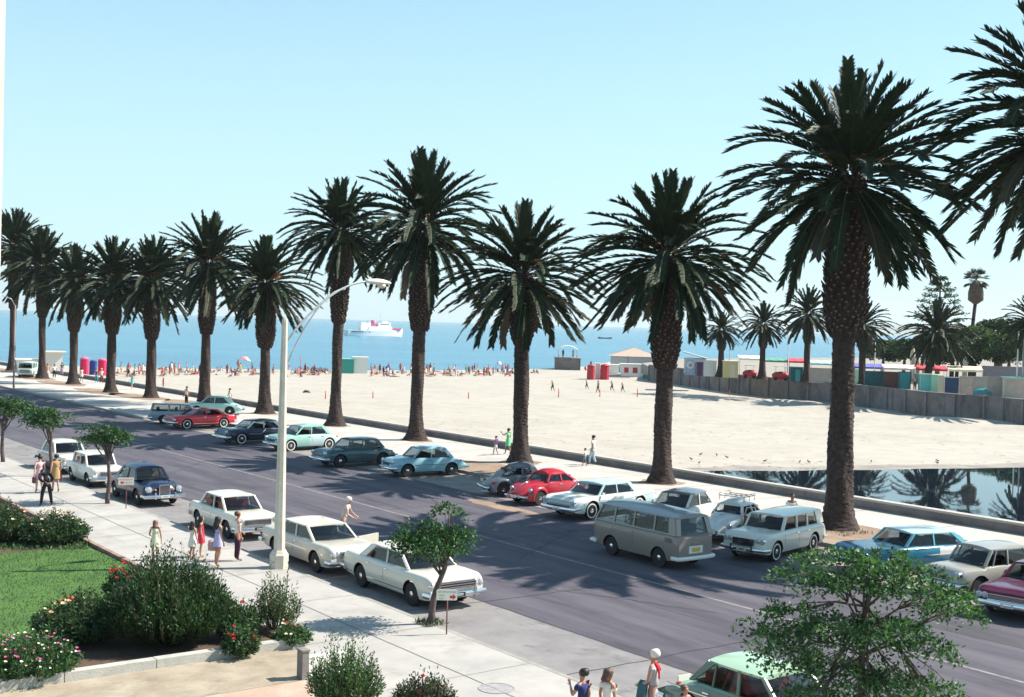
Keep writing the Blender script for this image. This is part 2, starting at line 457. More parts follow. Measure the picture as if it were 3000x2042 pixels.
# lagoon behind the wall
M_pond = mat('lagoon_water', (0.006, 0.012, 0.022), 0.02, spec=0.5)
nt = M_pond.node_tree; b = nt.nodes['Principled BSDF']
n = nt.nodes.new('ShaderNodeTexNoise'); n.inputs['Scale'].default_value = 0.8; n.inputs['Detail'].default_value = 3
tc = nt.nodes.new('ShaderNodeTexCoord'); nt.links.new(tc.outputs['Object'], n.inputs['Vector'])
bpn = nt.nodes.new('ShaderNodeBump'); bpn.inputs['Strength'].default_value = 0.012; bpn.inputs['Distance'].default_value = 0.1
nt.links.new(n.outputs['Fac'], bpn.inputs['Height']); nt.links.new(bpn.outputs[0], b.inputs['Normal'])
b.inputs['IOR'].default_value = 1.75
pp = [(2010, 1383), (2080, 1379), (2160, 1378), (2300, 1380), (2420, 1376), (2560, 1377), (2700, 1373), (2850, 1372), (3000, 1369), (3250, 1366), (3600, 1380)]
pond = [G(x, y, -.93) for x, y in pp]
q0, q1 = P(8, WV + .36), P(53.0, WV + .36)
sheet('wet_sand', [G(x + (-60 if i == 0 else 0), y - 13 + 3 * math.sin(i * 2.1), -.93) for i, (x, y) in enumerate(pp)] + [P(2, WV + .35), P(60.0, WV + .35)], -.944, M_wet)
sheet('lagoon', pond + [q0, q1], -.936, M_pond)

# sea
M_sea = mat('sea_water', (0.012, 0.115, 0.19), 0.22, spec=0.45)
nt = M_sea.node_tree; b = nt.nodes['Principled BSDF']
tc = nt.nodes.new('ShaderNodeTexCoord'); mp = nt.nodes.new('ShaderNodeMapping'); mp.inputs['Scale'].default_value = (0.25, 0.6, 1)
nt.links.new(tc.outputs['Object'], mp.inputs[0])
n1 = nt.nodes.new('ShaderNodeTexNoise'); n1.inputs['Scale'].default_value = 0.9; n1.inputs['Detail'].default_value = 8; n1.inputs['Roughness'].default_value = 0.6
nt.links.new(mp.outputs[0], n1.inputs['Vector'])
bpn = nt.nodes.new('ShaderNodeBump'); bpn.inputs['Strength'].default_value = 0.55; bpn.inputs['Distance'].default_value = 0.6
nt.links.new(n1.outputs['Fac'], bpn.inputs['Height']); nt.links.new(bpn.outputs[0], b.inputs['Normal'])
n2 = nt.nodes.new('ShaderNodeTexNoise'); n2.inputs['Scale'].default_value = 0.02; n2.inputs['Detail'].default_value = 7
mp2 = nt.nodes.new('ShaderNodeMapping'); mp2.inputs['Scale'].default_value = (0.5, 2.2, 1); nt.links.new(tc.outputs['Object'], mp2.inputs[0])
nt.links.new(mp2.outputs[0], n2.inputs['Vector'])
rp = nt.nodes.new('ShaderNodeValToRGB'); rp.color_ramp.elements[0].position = .35; rp.color_ramp.elements[1].position = .68
rp.color_ramp.elements[0].color = (0.006, 0.105, 0.20, 1); rp.color_ramp.elements[1].color = (0.016, 0.185, 0.27, 1)
nt.links.new(n2.outputs['Fac'], rp.inputs[0]); nt.links.new(rp.outputs[0], b.inputs['Base Color'])
mb = MB(); S = 14000
mb.add([(-S, -2000, -1.15), (S, -2000, -1.15), (S, S, -1.15), (-S, S, -1.15)], [(0, 1, 2, 3)])
struct('sea', mb, M_sea)
# foam line
M_foam = mat('sea_foam', (0.75, 0.76, 0.75), 0.8)
fp = [G(x, y - 1.0, -1.1) for x, y in SHORE]
fine = []
rf = random.Random(5)
for i in range(len(fp) - 1):
    for k in range(14):
        q = fp[i].lerp(fp[i + 1], k / 14); fine.append(Vector((q.x + rf.uniform(-1, 1), q.y + rf.uniform(-1.2, 1.2), 0)))
strip('shore_foam', fine, [rf.uniform(.3, 1.6) for _ in fine], -1.10, M_foam)
# hazy headland across the bay
V = []; Fc = []; N = 60
rh = random.Random(8)
for i in range(N + 1):
    t = i / N; x = 2350 + 6500 * t; y = 9000 - 1500 * t
    h = 190 * (1 - math.exp(-t * 3.0)) * (0.8 + 0.2 * math.sin(t * 9)) + 6 + rh.uniform(0, 9)
    V += [(x, y, -3), (x, y + 700, h), (x, y + 3000, h * 1.05)]
for i in range(N):
    for j in range(2): Fc.append((3 * i + j, 3 * i + 3 + j, 3 * i + 4 + j, 3 * i + 1 + j))
o = quads_obj('headland_hills', V, Fc, [mat('far_hills', (0.16, 0.17, 0.12), 0.9, var=0.2, scale=0.004)], smooth=True); o['kind'] = 'structure'

# the plateau of the fairground behind its retaining wall
WT = [(1905, 1088), (1973, 1092.5), (2136, 1103), (2200, 1106), (2420, 1120), (2637, 1135), (2716, 1143), (2888, 1157), (3000, 1165)]
WBASE = [(1905, 1116), (1973, 1124.7), (2112, 1146), (2200, 1158), (2503, 1190), (2716, 1219), (2888, 1235), (3000, 1247)]
PZ = 1.55
wb = [G(x, y, -.95) for x, y in WBASE]
d = (wb[-1] - wb[-3]).normalized()
wb += [wb[-1] + d * 30]
plat = [Vector(p) for p in wb] + [Vector((150, 90, 0)), Vector((260, 260, 0)), Vector((230, 420, 0)), Vector((90, 330, 0)), G(1990, 1048, PZ), G(1880, 1060, PZ)]
inner = [Vector(p) for p in wb]
sheet('fairground_terrace', plat, PZ - 0.25, mat('terrace_ground', (0.28, 0.25, 0.21), 0.95, var=0.1, scale=0.3), thick=2.5)
rwall = thing('retaining_wall', 'long grey panelled retaining wall between the beach and the stalls', 'wall', (0, 0, 0))
mb = MB(); mp_ = MB()
acc = 0
for i in range(len(wb) - 1):
    a, c = wb[i], wb[i + 1]; L = (c - a).length; ang = math.atan2(c.y - a.y, c.x - a.x)
    mid = (a + c) / 2
    mb.box((mid.x, mid.y, 0.33), (L + 0.1, 0.5, 2.66), ang)
    k = int(L / 4.2) + 1
    for j in range(k):
        q = a.lerp(c, j / k)
        n_ = Vector((math.sin(ang), -math.cos(ang), 0))
        if n_.y > 0: n_ = -n_
        mp_.box((q.x + n_.x * .3, q.y + n_.y * .3, 0.30), (0.22, 0.30, 2.6), ang)
    mp_.box((mid.x, mid.y, 1.70), (L + 0.12, 0.66, 0.10), ang)
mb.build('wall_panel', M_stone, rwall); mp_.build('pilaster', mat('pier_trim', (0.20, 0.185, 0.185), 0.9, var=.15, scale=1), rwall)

# garden: soil bed, lawn, kerbs, paths
GU = 26.4
sheet('flower_bed', rect_uv(GU + .2, 75, -14, 13.35), 0.132, M_soil)
lawn = [G(x, y, .13) for x, y in [(-500, 1640), (0, 1622), (150, 1612), (262, 1606), (375, 1655), (480, 1705), (420, 1790), (250, 1850), (60, 1930), (-300, 2060), (-900, 2100), (-900, 1660)]]
sheet('lawn', lawn, 0.15, M_lawn)
mb = MB()
kerb_run(mb, GU, 75, 13.42, 0.14, -0.02, 0.24)
struct('bed_kerb', mb, mat('reddish_kerb', (0.22, 0.13, 0.10), 0.9, col2=(0.32, 0.22, 0.17), scale=3, bump=.3))
mb = MB()
rk = random.Random(4)
v = -10.0
while v < 13.4:
    L = min(2.0, 13.6 - v)
    p = P(GU, v + L / 2); mb.box((p.x, p.y, 0.17 + rk.uniform(-.006, .006)), (L - 0.02, 0.26, 0.34), ROAD)
    v += L
struct('bed_kerb', mb, mat('grey_kerb_stone', (0.36, 0.35, 0.31), 0.9, col2=(0.46, 0.45, 0.40), scale=2.5, bump=.3))
sheet('gravel_path', rect_uv(23.9, GU - .12, -12, 13.3), 0.135, M_gravel)
sheet('dirt_border', rect_uv(10, 23.9, -12, 12.4), 0.136, mat('reddish_dirt', (0.38, 0.26, 0.19), .95, col2=(.46, .35, .27), scale=1.5, bump=.4))
strip('path_edge', wob(23.9, -10, 23.9, 12.6, 40, 0.02, 5), 0.12, 0.142, M_gravel)
# grass blades
rg = random.Random(12); V = []; Fc = []; mi = []
from mathutils.geometry import intersect_point_tri_2d
lx = [Vector((p.x, p.y)) for p in lawn]
def inpoly(x, y, pl):
    c = False; n = len(pl); j = n - 1
    for i in range(n):
        if (pl[i].y > y) != (pl[j].y > y) and x < (pl[j].x - pl[i].x) * (y - pl[i].y) / (pl[j].y - pl[i].y) + pl[i].x: c = not c
        j = i
    return c
while len(Fc) < 26000:
    x = rg.uniform(-22, -7); y = rg.uniform(24, 44)
    if not inpoly(x, y, lx): continue
    a = rg.uniform(0, 2 * PI); h = rg.uniform(.025, .065); w = .012; b = len(V)
    V += [(x - w * math.cos(a), y - w * math.sin(a), .148), (x + w * math.cos(a), y + w * math.sin(a), .148), (x + rg.uniform(-.03, .03), y + rg.uniform(-.03, .03), .148 + h)]
    Fc.append((b, b + 1, b + 2)); mi.append(0 if rg.random() < .6 else 1)
o = quads_obj('lawn_grass', V, Fc, [mat('grass_blade', (0.040, 0.105, 0.016), .8), mat('grass_blade_light', (0.085, 0.165, 0.028), .8)], mi)
tag(o, 'short mown green grass of the garden lawn', 'grass', kind='stuff')

# low white garden wall with its end pier
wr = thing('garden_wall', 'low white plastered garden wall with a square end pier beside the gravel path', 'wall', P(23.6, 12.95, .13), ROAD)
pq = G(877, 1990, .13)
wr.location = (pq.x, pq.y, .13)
MB().box((0.08, 0, .31), (0.16, .26, .62)).box((0.08, 0, .635), (0.19, .29, .04)).build('pier', mat('pier_shade_grey', (.20, .185, .165), .9, var=.15, scale=4), wr)  # grey stands in for the shade on the white pier's face
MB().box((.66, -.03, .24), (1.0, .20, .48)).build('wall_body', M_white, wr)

# corner of the building the picture is taken from
br = thing('building', 'white plastered corner of the near building at the left edge of the photo', 'building', (0, 0, 0))
pe = CAM + (F_ + RR * ((9 - 1500) / FPX) - UU * ((400 - 1021) / FPX)) * 7.0
M_plaster = mat('white_plaster', (0.42, 0.40, 0.35), 0.85, var=.12, scale=2, bump=.2)
MB().box((pe.x - 0.5, pe.y - 4.0, 11.1), (1.0, 8.0, 5.86), 0).build('wall', M_plaster, br)
MB().box((pe.x - 0.62, pe.y - 4.1, 4.0), (0.9, 7.9, 8.3), 0).build('lower_wall', mat('brown_plaster', (0.25, .17, .12), .85, var=.1, scale=2), br)

# ================================================================== PALMS
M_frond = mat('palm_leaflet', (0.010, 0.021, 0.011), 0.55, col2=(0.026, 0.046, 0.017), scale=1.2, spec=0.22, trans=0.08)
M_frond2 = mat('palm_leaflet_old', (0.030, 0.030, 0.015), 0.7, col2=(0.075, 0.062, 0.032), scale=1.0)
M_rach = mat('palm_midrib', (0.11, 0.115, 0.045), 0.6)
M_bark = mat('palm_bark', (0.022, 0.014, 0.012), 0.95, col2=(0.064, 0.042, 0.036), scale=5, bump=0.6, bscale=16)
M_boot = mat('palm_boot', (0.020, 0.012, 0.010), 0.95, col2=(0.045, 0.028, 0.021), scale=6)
M_stub = mat('cut_frond_base', (0.125, 0.082, 0.06), 0.9, var=.5, scale=3)
M_fruit = mat('date_stalk', (0.42, 0.15, 0.03), 0.7, var=.3, scale=4)

def frond(V, Fc, MI, base, az, e0, bend, L, rr, old=False, nl=34, wid=1.0, twist=0.0, lw=0.052):
    ns = 13
    h = Vector((math.cos(az), math.sin(az), 0)); z = Vector((0, 0, 1))
    pts = [Vector(base)]; dirs = []
    side0 = Vector((-math.sin(az), math.cos(az), 0))
    for i in range(ns):
        t = (i + .5) / ns
        e = e0 - bend * t ** 1.4
        dd = h * math.cos(e) + z * math.sin(e) + side0 * twist * t
        dd.normalize(); dirs.append(dd)
        pts.append(pts[-1] + dd * (L / ns))
    def at(t):
        x = t * ns; i = min(int(x), ns - 1); return pts[i].lerp(pts[i + 1], x - i), dirs[i]
    # midrib: a flat V strip
    b = len(V)
    for i in range(ns + 1):
        dd = dirs[min(i, ns - 1)]; s = dd.cross(z); s = s.normalized() if s.length > 1e-3 else side0
        up = s.cross(dd); w = 0.075 * (1 - i / ns) ** .7 + 0.008
        V.extend([tuple(pts[i] + s * w * .6), tuple(pts[i] + up * w * .5), tuple(pts[i] - s * w * .6)])
    for i in range(ns):
        for j in range(2):
            Fc.append((b + 3 * i + j, b + 3 * i + 1 + j, b + 3 * i + 4 + j, b + 3 * i + 3 + j)); MI.append(2)
    for k in range(nl):
        t = 0.07 + 0.93 * (k + rr.random() * .6) / nl
        p, dd = at(min(t, .999))
        s = dd.cross(z); s = s.normalized() if s.length > 0.05 else side0
        up = s.cross(dd).normalized()
        ll = (0.53 * math.sin(PI * (0.12 + 0.74 * t)) ** .5 + 0.05) * wid * (0.6 if t < .15 else 1.0)
        for sg in (1, -1):
            fwd = 1.0 + 0.7 * t + rr.uniform(-.15, .15)
            lift = (0.62 if not old else .2) + rr.uniform(-.3, .3)
            q = (s * sg + dd * fwd + up * lift - z * 0.18).normalized()
            l = ll * rr.uniform(.8, 1.12)
            wv = (dd - q * dd.dot(q)).normalized() * lw
            droop = Vector((0, 0, -0.10 * l))
            b = len(V)
            V.extend([tuple(p + wv * .7), tuple(p - wv * .7), tuple(p + q * l * .55 - wv * .8), tuple(p + q * l + droop), tuple(p + q * l * .55 + wv * .8)])
            Fc.append((b, b + 1, b + 2, b + 3, b + 4)); MI.append(1 if old else 0)

def crown_mesh(name, seed, N=112, L0=4.9, nl=60, lw=.052):
    rr = random.Random(seed); V = []; Fc = []; MI = []
    for i in range(N):
        t = i / (N - 1)
        az = i * 2.39996 + rr.uniform(-.3, .3)
        if t < .17:   # young upright spears
            e0 = rad(86 - 235 * t + rr.uniform(-9, 9)); bend = rad(4 + 70 * t + rr.uniform(-4, 10)); L = L0 * rr.uniform(.62, .76)
        elif t < .42:  # arching ring
            k = (t - .17) / .25; e0 = rad(54 - 28 * k + rr.uniform(-10, 10)); bend = rad(32 + 28 * k + rr.uniform(-18, 22)); L = L0 * (.76 + .20 * k) * rr.uniform(.92, 1.08)
        elif t < .66:
            k = (t - .42) / .24; e0 = rad(24 - 30 * k + rr.uniform(-9, 9)); bend = rad(54 - 12 * k + rr.uniform(-16, 16)); L = L0 * rr.uniform(.92, 1.08)
        else:          # hanging skirt
            k = (t - .66) / .34; e0 = rad(-8 - 42 * k + rr.uniform(-9, 9)); bend = rad(34 - 14 * k + rr.uniform(-14, 10)); L = L0 * rr.uniform(.76, 1.0)
        if e0 - bend < rad(-87): bend = e0 + rad(87)
        r0 = 0.10 + .42 * t
        base = (r0 * math.cos(az), r0 * math.sin(az), 0.35 - 1.2 * t)
        frond(V, Fc, MI, base, az, e0, bend, L, rr, old=(t > .78 and rr.random() < .22), nl=nl, twist=rr.uniform(-.22, .22), lw=lw)
    me = bpy.data.meshes.new(name); me.from_pydata(V, [], Fc)
    for m in (M_frond, M_frond2, M_rach): me.materials.append(m)
    me.polygons.foreach_set('material_index', MI); me.update()
    return me
CROWNS = [crown_mesh('palm_crown', 11), crown_mesh('palm_crown', 23, N=122), crown_mesh('palm_crown', 37, N=106)]
CROWN_FAR = crown_mesh('palm_crown', 51, N=92, nl=34, lw=.10)

def fruit_mesh(seed):
    rr = random.Random(seed); mb = MB()
    for k in range(6):
        az = rr.uniform(0, 2 * PI); L = rr.uniform(.7, 1.1)
        h = Vector((math.cos(az), math.sin(az), 0)); p0 = h * .25 + Vector((0, 0, .1))
        p1 = p0 + h * L * .6 + Vector((0, 0, L * .45))
        mb.tube([p0, p0.lerp(p1, .6), p1], [.04, .03, .02], 5)
        for j in range(34):
            a2 = rr.uniform(0, 2 * PI); l2 = rr.uniform(.3, .65)
            q = p0.lerp(p1, rr.uniform(.55, 1.0)); e = q + (h * .6 + Vector((math.cos(a2), math.sin(a2), rr.uniform(-.9, .3))) * .6) * l2
            mb.tube([q, q.lerp(e, .5) + Vector((0, 0, .05)), e], [.02, .018, .012], 3, caps=False)
    return mb.mesh('fruit_stalks', M_fruit)
FRUITS = [fruit_mesh(3), fruit_mesh(9)]

def trunk_mesh(H, hb, rt, flare, seed, lean=(0, 0)):
    """H heart height, hb height where the boot starts"""
    rr = random.Random(seed); V = []; Fc = []; n = 28
    zs = [0]; 
    while zs[-1] < hb + .3: zs.append(zs[-1] + .075)
    for i, z in enumerate(zs):
        r = rt * (1.0 - 0.12 * z / hb) + flare * math.exp(-z / 0.55)
        for k in range(n):
            a = 2 * PI * k / n
            ph = z / .19 + (k / n) * 6
            saw = (ph % 1.0)
            rk = r * (1 + .05 * math.sin(z * .9 + seed) + .03 * math.sin(2 * a + z * .6 + seed)) + (0.02 + .03 * (.5 + .5 * math.sin(3 * a + z * 2.1 + seed * 3))) * (saw - .5) + .02 * math.sin(5 * a + z * 1.7) + rr.uniform(-.018, .018)
            cx = lean[0] * (z / H) ** 1.3; cy = lean[1] * (z / H) ** 1.3
            V.append((cx + rk * math.cos(a), cy + rk * math.sin(a), z - .02 + 0))
    for i in range(len(zs) - 1):
        for k in range(n): Fc.append((i * n + k, i * n + (k + 1) % n, (i + 1) * n + (k + 1) % n, (i + 1) * n + k))
    return V, Fc
def boot_mesh(H, hb, rb, seed, lean=(0, 0), n_stub=260):
    rr = random.Random(seed); mb = MB()
    top = H - .2
    prof = []
    for i in range(15):
        t = i / 14; z = hb - .05 + (top - hb) * t
        r = rb * (0.70 + .30 * min(1, t * 5) - .30 * max(0, t - .65) / .35) 
        prof.append((r * .93, z))
    n = 22; V = []; Fc = []
    for (r, z) in prof:
        cx, cy = lean[0] * (z / H) ** 1.3, lean[1] * (z / H) ** 1.3
        for k in range(n):
            a = 2 * PI * k / n; V.append((cx + r * math.cos(a), cy + r * math.sin(a), z))
    for i in range(len(prof) - 1):
        for k in range(n): Fc.append((i * n + k, i * n + (k + 1) % n, (i + 1) * n + (k + 1) % n, (i + 1) * n + k))
    Fc.append(tuple(range(n))[::-1])
    mb.add(V, Fc, 0, False)
    dens = int(n_stub * (top - hb) / 3.0)
    for i in range(dens):
        t = (i + .5) / dens; z = hb + (top - hb) * t; a = i * 2.39996 + rr.uniform(-.1, .1)
        r = rb * (0.70 + .30 * min(1, t * 5) - .30 * max(0, t - .65) / .35) * .93
        h = Vector((math.cos(a), math.sin(a), 0)); s = Vector((-math.sin(a), math.cos(a), 0))
        cx, cy = lean[0] * (z / H) ** 1.3, lean[1] * (z / H) ** 1.3
        c = Vector((cx, cy, z)) + h * r
        w = rr.uniform(.08, .13); ln = rr.uniform(.12, .26); up = Vector((0, 0, 1))
        d = (h * .75 + up * .8).normalized()
        e = c + d * ln
        b0 = [c + s * w, c + up * .05, c - s * w, c - up * .12]
        b1 = [e + s * w * .65, e + up * .05, e - s * w * .65, e - up * .05]
        mb.add(b0 + b1, [(0, 1, 5, 4), (1, 2, 6, 5), (2, 3, 7, 6), (3, 0, 4, 7)], 0)
        mb.add(b1, [(0, 1, 2, 3)], 1)
    return mb
PALM_N = [0]
def palm(loc, H, hb, rt, rb, cs, ci, rot, label, group, flare=.38, fruit=True, lean=(0, 0), far=False, name='palm_tree', squash=1.0):
    PALM_N[0] += 1; sd = PALM_N[0]
    t = thing(name, label, 'palm tree', loc, 0, group)
    V, Fc = trunk_mesh(H, hb, rt, flare, sd, lean)
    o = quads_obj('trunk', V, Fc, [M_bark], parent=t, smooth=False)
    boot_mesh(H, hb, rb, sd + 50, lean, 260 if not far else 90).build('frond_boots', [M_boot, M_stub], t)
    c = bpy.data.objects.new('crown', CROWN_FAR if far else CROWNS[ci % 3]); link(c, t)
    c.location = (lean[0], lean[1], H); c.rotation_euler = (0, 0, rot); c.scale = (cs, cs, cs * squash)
    if fruit:
        f = bpy.data.objects.new('fruit_stalks', FRUITS[sd % 2]); link(f, t); f.location = (lean[0], lean[1], H); f.rotation_euler = (0, 0, rot * 1.7)
    return t
def hpx(base, py, px=None):
    """height of the thing standing at base (world point) whose top is seen at row py"""
    s = pxm(base)
    v = base - CAM
    bx = 1500 + FPX * v.dot(RR) / v.dot(F_); by = 1021 - FPX * v.dot(UU) / v.dot(F_)
    return (by - py) / s
PG = 'row of date palms along the promenade'
# base px, heart py, boot py, trunk r, boot r, crown scale
PL = [((34.8, 1089), 715, 905, .42, .62, 1.05, 0, .3, 'tall date palm at the far left end of the row, its crown above all neighbours'),
      ((123, 1112), 775, 930, .42, .62, 1.0, 1, 1.1, 'date palm beside the parked pale van at the far end of the row'),
      ((214, 1129), 822, 971, .46, .72, .90, 2, 2.2, 'short date palm just left of the red and blue changing tents'),
      ((323, 1153), 815, 978, .46, .74, .94, 0, 3.9, 'date palm just right of the red and blue changing tents'),
      ((441.6, 1169), 812, 994, .46, .72, .90, 1, 5.2, 'date palm with drooping crown standing left of the grey station wagon'),
      ((598, 1190), 765, 978, .46, .70, .98, 2, .8, 'date palm with orange fruit stalks rising behind the red sedan'),
      ((774.5, 1216), 822, 1018, .46, .76, .84, 0, 1.7, 'low date palm left of the lamp post behind the navy car'),
      ((981, 1252), 668, 945, .42, .62, .84, 1, 2.9, 'date palm behind the mint green car with the ship to its right'),
      ((1217, 1295), 645, 968, .46, .76, 1.05, 2, 4.1, 'tall date palm with reddish fruit right of the ship'),
      ((1523, 1361), 792, 1010, .46, .66, .90, 0, 5.0, 'low wide date palm rising behind the grey beetle car'),
      ((1937, 1421), 735, 1078, .47, .74, .92, 1, .1, 'date palm behind the passing van, with many pale cut frond stubs'),
      ((2455, 1556), 500, 985, .52, .86, .98, 2, 1.3, 'tallest date palm in the row, thick trunk in front of the lagoon')]
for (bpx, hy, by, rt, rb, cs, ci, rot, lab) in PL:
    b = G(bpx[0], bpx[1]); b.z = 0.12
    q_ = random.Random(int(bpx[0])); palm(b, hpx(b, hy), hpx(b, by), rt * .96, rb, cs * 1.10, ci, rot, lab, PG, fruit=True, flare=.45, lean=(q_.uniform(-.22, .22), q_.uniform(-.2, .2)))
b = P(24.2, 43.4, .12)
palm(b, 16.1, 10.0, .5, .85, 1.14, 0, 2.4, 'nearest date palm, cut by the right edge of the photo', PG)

# ================================================================== VEHICLES
def paint(name, col, rough=0.28):
    return mat('paint_' + name, col, rough, spec=0.5, coat=0.6)
def interp(st, x):
    if x >= st[0][0]: return st[0][1:]
    for a, b in zip(st, st[1:]):
        if a[0] >= x >= b[0]:
            t = (a[0] - x) / max(1e-6, a[0] - b[0])
            return tuple(p + (q - p) * t for p, q in zip(a[1:], b[1:]))
    return st[-1][1:]
WHEELS = {}
def wheel_parts(r, w, style):
    k = (round(r, 3), round(w, 3), style)
    if k in WHEELS: return WHEELS[k]
    ty = MB().lathe([(r * .62, -w / 2), (r * .93, -w / 2), (r, -w * .3), (r, w * .3), (r * .93, w / 2), (r * .62, w / 2)], 28, axis='Y', mi=0)
    if 'w' in style:   # white wall ring
        for s in (-1, 1): ty.lathe([(r * .70, s * (w / 2 + .004)), (r * .84, s * (w / 2 + .004))], 28, axis='Y', mi=1, caps=False)
    tm = ty.mesh('tyre', [M_tyre, M_white], 40)
    rim = MB()
    for s in (-1, 1):
        rim.lathe([(r * .63, s * w * .46), (r * .60, s * w * .40), (r * .46, s * w * .30), (r * .42, s * w * .30)], 24, axis='Y', mi=0, caps=False)
        rim.lathe([(r * .42, s * w * .30), (r * .40, s * w * .44), (r * .26, s * w * .50), (r * .1, s * w * .60), (0.001, s * w * .61)], 24, axis='Y', mi=1, caps=False)
    WHEELS[k] = (tm, rim); return WHEELS[k]

def bumper(mb, x, hw, z, h, d, wrap, curve=.1, n=9, sgn=1):
    """curved bar across the end of a car; sgn +1 front"""
    pts = [(x - sgn * wrap, -hw - .02)]
    for i in range(n):
        y = -hw + 2 * hw * i / (n - 1)
        pts.append((x + sgn * curve * (1 - (y / hw) ** 2), y))
    pts.append((x - sgn * wrap, hw + .02))
    V = []; Fc = []
    prof = [(-.3, -h / 2), (.6, -h / 2), (1, -h * .2), (1, h * .2), (.6, h / 2), (-.3, h / 2)]
    m = len(prof)
    for i, (px, py) in enumerate(pts):
        a = pts[max(0, i - 1)]; b = pts[min(len(pts) - 1, i + 1)]
        tx, ty = b[0] - a[0], b[1] - a[1]; L = math.hypot(tx, ty); nx, ny = ty / L * sgn, -tx / L * sgn
        for (o, zz) in prof: V.append((px + nx * d * o, py + ny * d * o, z + zz))
    for i in range(len(pts) - 1):
        for k in range(m): Fc.append((i * m + k, i * m + (k + 1) % m, (i + 1) * m + (k + 1) % m, (i + 1) * m + k))
    Fc.append(tuple(range(m))); Fc.append(tuple((len(pts) - 1) * m + k for k in range(m)))
    mb.add(V, Fc, 0, True)

def make_car(label, S, loc, rz, name='parked_car', cat='car', group=None):
    """S: dict of the car's measures; local x forward, y left, z up, origin on the ground"""
    t = thing(name, label, cat, loc, rz, group)
    st = S['st']; hwm = S['hw']; xa, xb = S['axles']; wr = S.get('wr', .33)
    pm = S['paint']; rm = S.get('roof', pm); lm = S.get('lower', pm)
    belt = S['belt']; N = 56
    x0, x1 = st[0][0], st[-1][0]
    xs = [x0 + (x1 - x0) * i / (N - 1) for i in range(N)]
    D = [list(interp(st, x)) for x in xs]
    for _ in range(S.get('smooth', 2)):
        D2 = [r[:] for r in D]
        for i in range(1, N - 1):
            for j in range(4): D2[i][j] = (D[i - 1][j] + 2 * D[i][j] + D[i + 1][j]) / 4
        D = D2
    rnd0 = S.get('round', .06)      # shoulder roundness
    def section(zc, zf, hw, zb):
        mid = zb + (zf - zb) * .55
        rnd = min(rnd0, (zf - mid - .02) / 2.3)
        return [(0, zc), (.42 * hw, zc - .012), (.66 * hw, zc * .6 + zf * .4 - S.get('valley', .0)), (.84 * hw, zf), (.93 * hw, zf - rnd * .3), (.975 * hw, zf - rnd), (.995 * hw, zf - rnd * 2.2), (hw, mid), (.985 * hw, zb + .14), (.93 * hw, zb + .02), (.80 * hw, zb), (0, zb)]
    V = []; Fc = []; MI = []
    n = 22
    for x, (zc, zf, hw, zb) in zip(xs, D):
        half = section(zc, zf, hw, zb)
        ring = [(y, z) for y, z in half] + [(-y, z) for y, z in half[-2:0:-1]]
        for (y, z) in ring: V.append((x, y, z))
    two = S.get('two')   # two tone: (x range, rows) recoloured
    for i in range(N - 1):
        for k in range(n):
            Fc.append((i * n + k, i * n + (k + 1) % n, (i + 1) * n + (k + 1) % n, (i + 1) * n + k))
            mi = 0
            kk = k if k < 11 else 21 - k
            if two and two(xs[i], kk): mi = 2
            MI.append(mi)
    Fc.append(tuple(range(n))); MI.append(0); Fc.append(tuple((N - 1) * n + k for k in range(n))[::-1]); MI.append(0)
    me = bpy.data.meshes.new('body'); me.from_pydata(V, [], Fc)
    for m in (pm, M_black, S.get('paint2', pm)): me.materials.append(m)
    me.polygons.foreach_set('material_index', MI); me.polygons.foreach_set('use_smooth', [True] * len(Fc))
    bm = bmesh.new(); bm.from_mesh(me); bmesh.ops.recalc_face_normals(bm, faces=bm.faces); bm.to_mesh(me); bm.free()
    body = bpy.data.objects.new('body', me); link(body, t)
    # wheel arches
    cut = MB()
    for ax, ar in ((xa, S.get('arch', (1.2, 1.2))[0]), (xb, S.get('arch', (1.2, 1.2))[1])):
        for s in (-1, 1):
            r = wr * ar
            cut.lathe([(r, s * (hwm - .34)), (r, s * (hwm + .3))], 26, (ax, 0, wr + S.get('archz', .0)), 'Y', 1, False)
    co = bpy.data.objects.new('arch_cutter', cut.mesh('arch_cutter', [pm, M_black])); COL.objects.link(co)
    md = body.modifiers.new('b', 'BOOLEAN'); md.operation = 'DIFFERENCE'; md.solver = 'EXACT'; md.object = co
    co.matrix_world = Matrix.Identity(4); root_mw = t.matrix_world.copy()
    body.parent = None
    bpy.context.view_layer.update()
    dg = bpy.context.evaluated_depsgraph_get()
    nm = bpy.data.meshes.new_from_object(body.evaluated_get(dg))
    body.modifiers.clear(); body.data = nm; nm.name = 'body'; nm.set_sharp_from_angle(angle=rad(38))
    body.parent = t
    bpy.data.objects.remove(co)
    def sy(x, z):    # half width of the body side at x,z
        zc, zf, hw, zb = interp([(a, *d) for a, d in zip(xs, D)], x)
        h = section(zc, zf, hw, zb)[3:10]
        for (ya, za), (yb, zb_) in zip(h, h[1:]):
            if za >= z >= zb_: return ya + (yb - ya) * (za - z) / max(1e-6, za - zb_)
        return hw
    # ---------------- greenhouse
    xw0, xw1, xr1, xr0 = S['cab']; zt = S['zt']; wb = S.get('wb', hwm * .86); wt = S.get('wt', hwm * .70)
    rise = S.get('rise', .07)
    rf = MB(); nx, ny = 16, 12; V = []; Fc = []
    ov = .035
    for i in range(nx + 1):
        tt = i / nx; x = xw1 + ov + (xr1 - ov - xw1 - ov) * tt
        bow = math.sin(PI * min(1, max(0, (tt * .92 + .04)))) ** .6
        ww = wt * (.93 + .07 * math.sin(PI * tt) ** .5) + .012
        for j in range(ny + 1):
            y = -1 + 2 * j / ny
            e = (1 - abs(y) ** 2.6)
            V.append((x, y * ww, zt - .015 + rise * (.35 + .65 * bow) * e + .012))
    for i in range(nx):
        for j in range(ny): Fc.append((i * (ny + 1) + j, i * (ny + 1) + j + 1, (i + 1) * (ny + 1) + j + 1, (i + 1) * (ny + 1) + j))
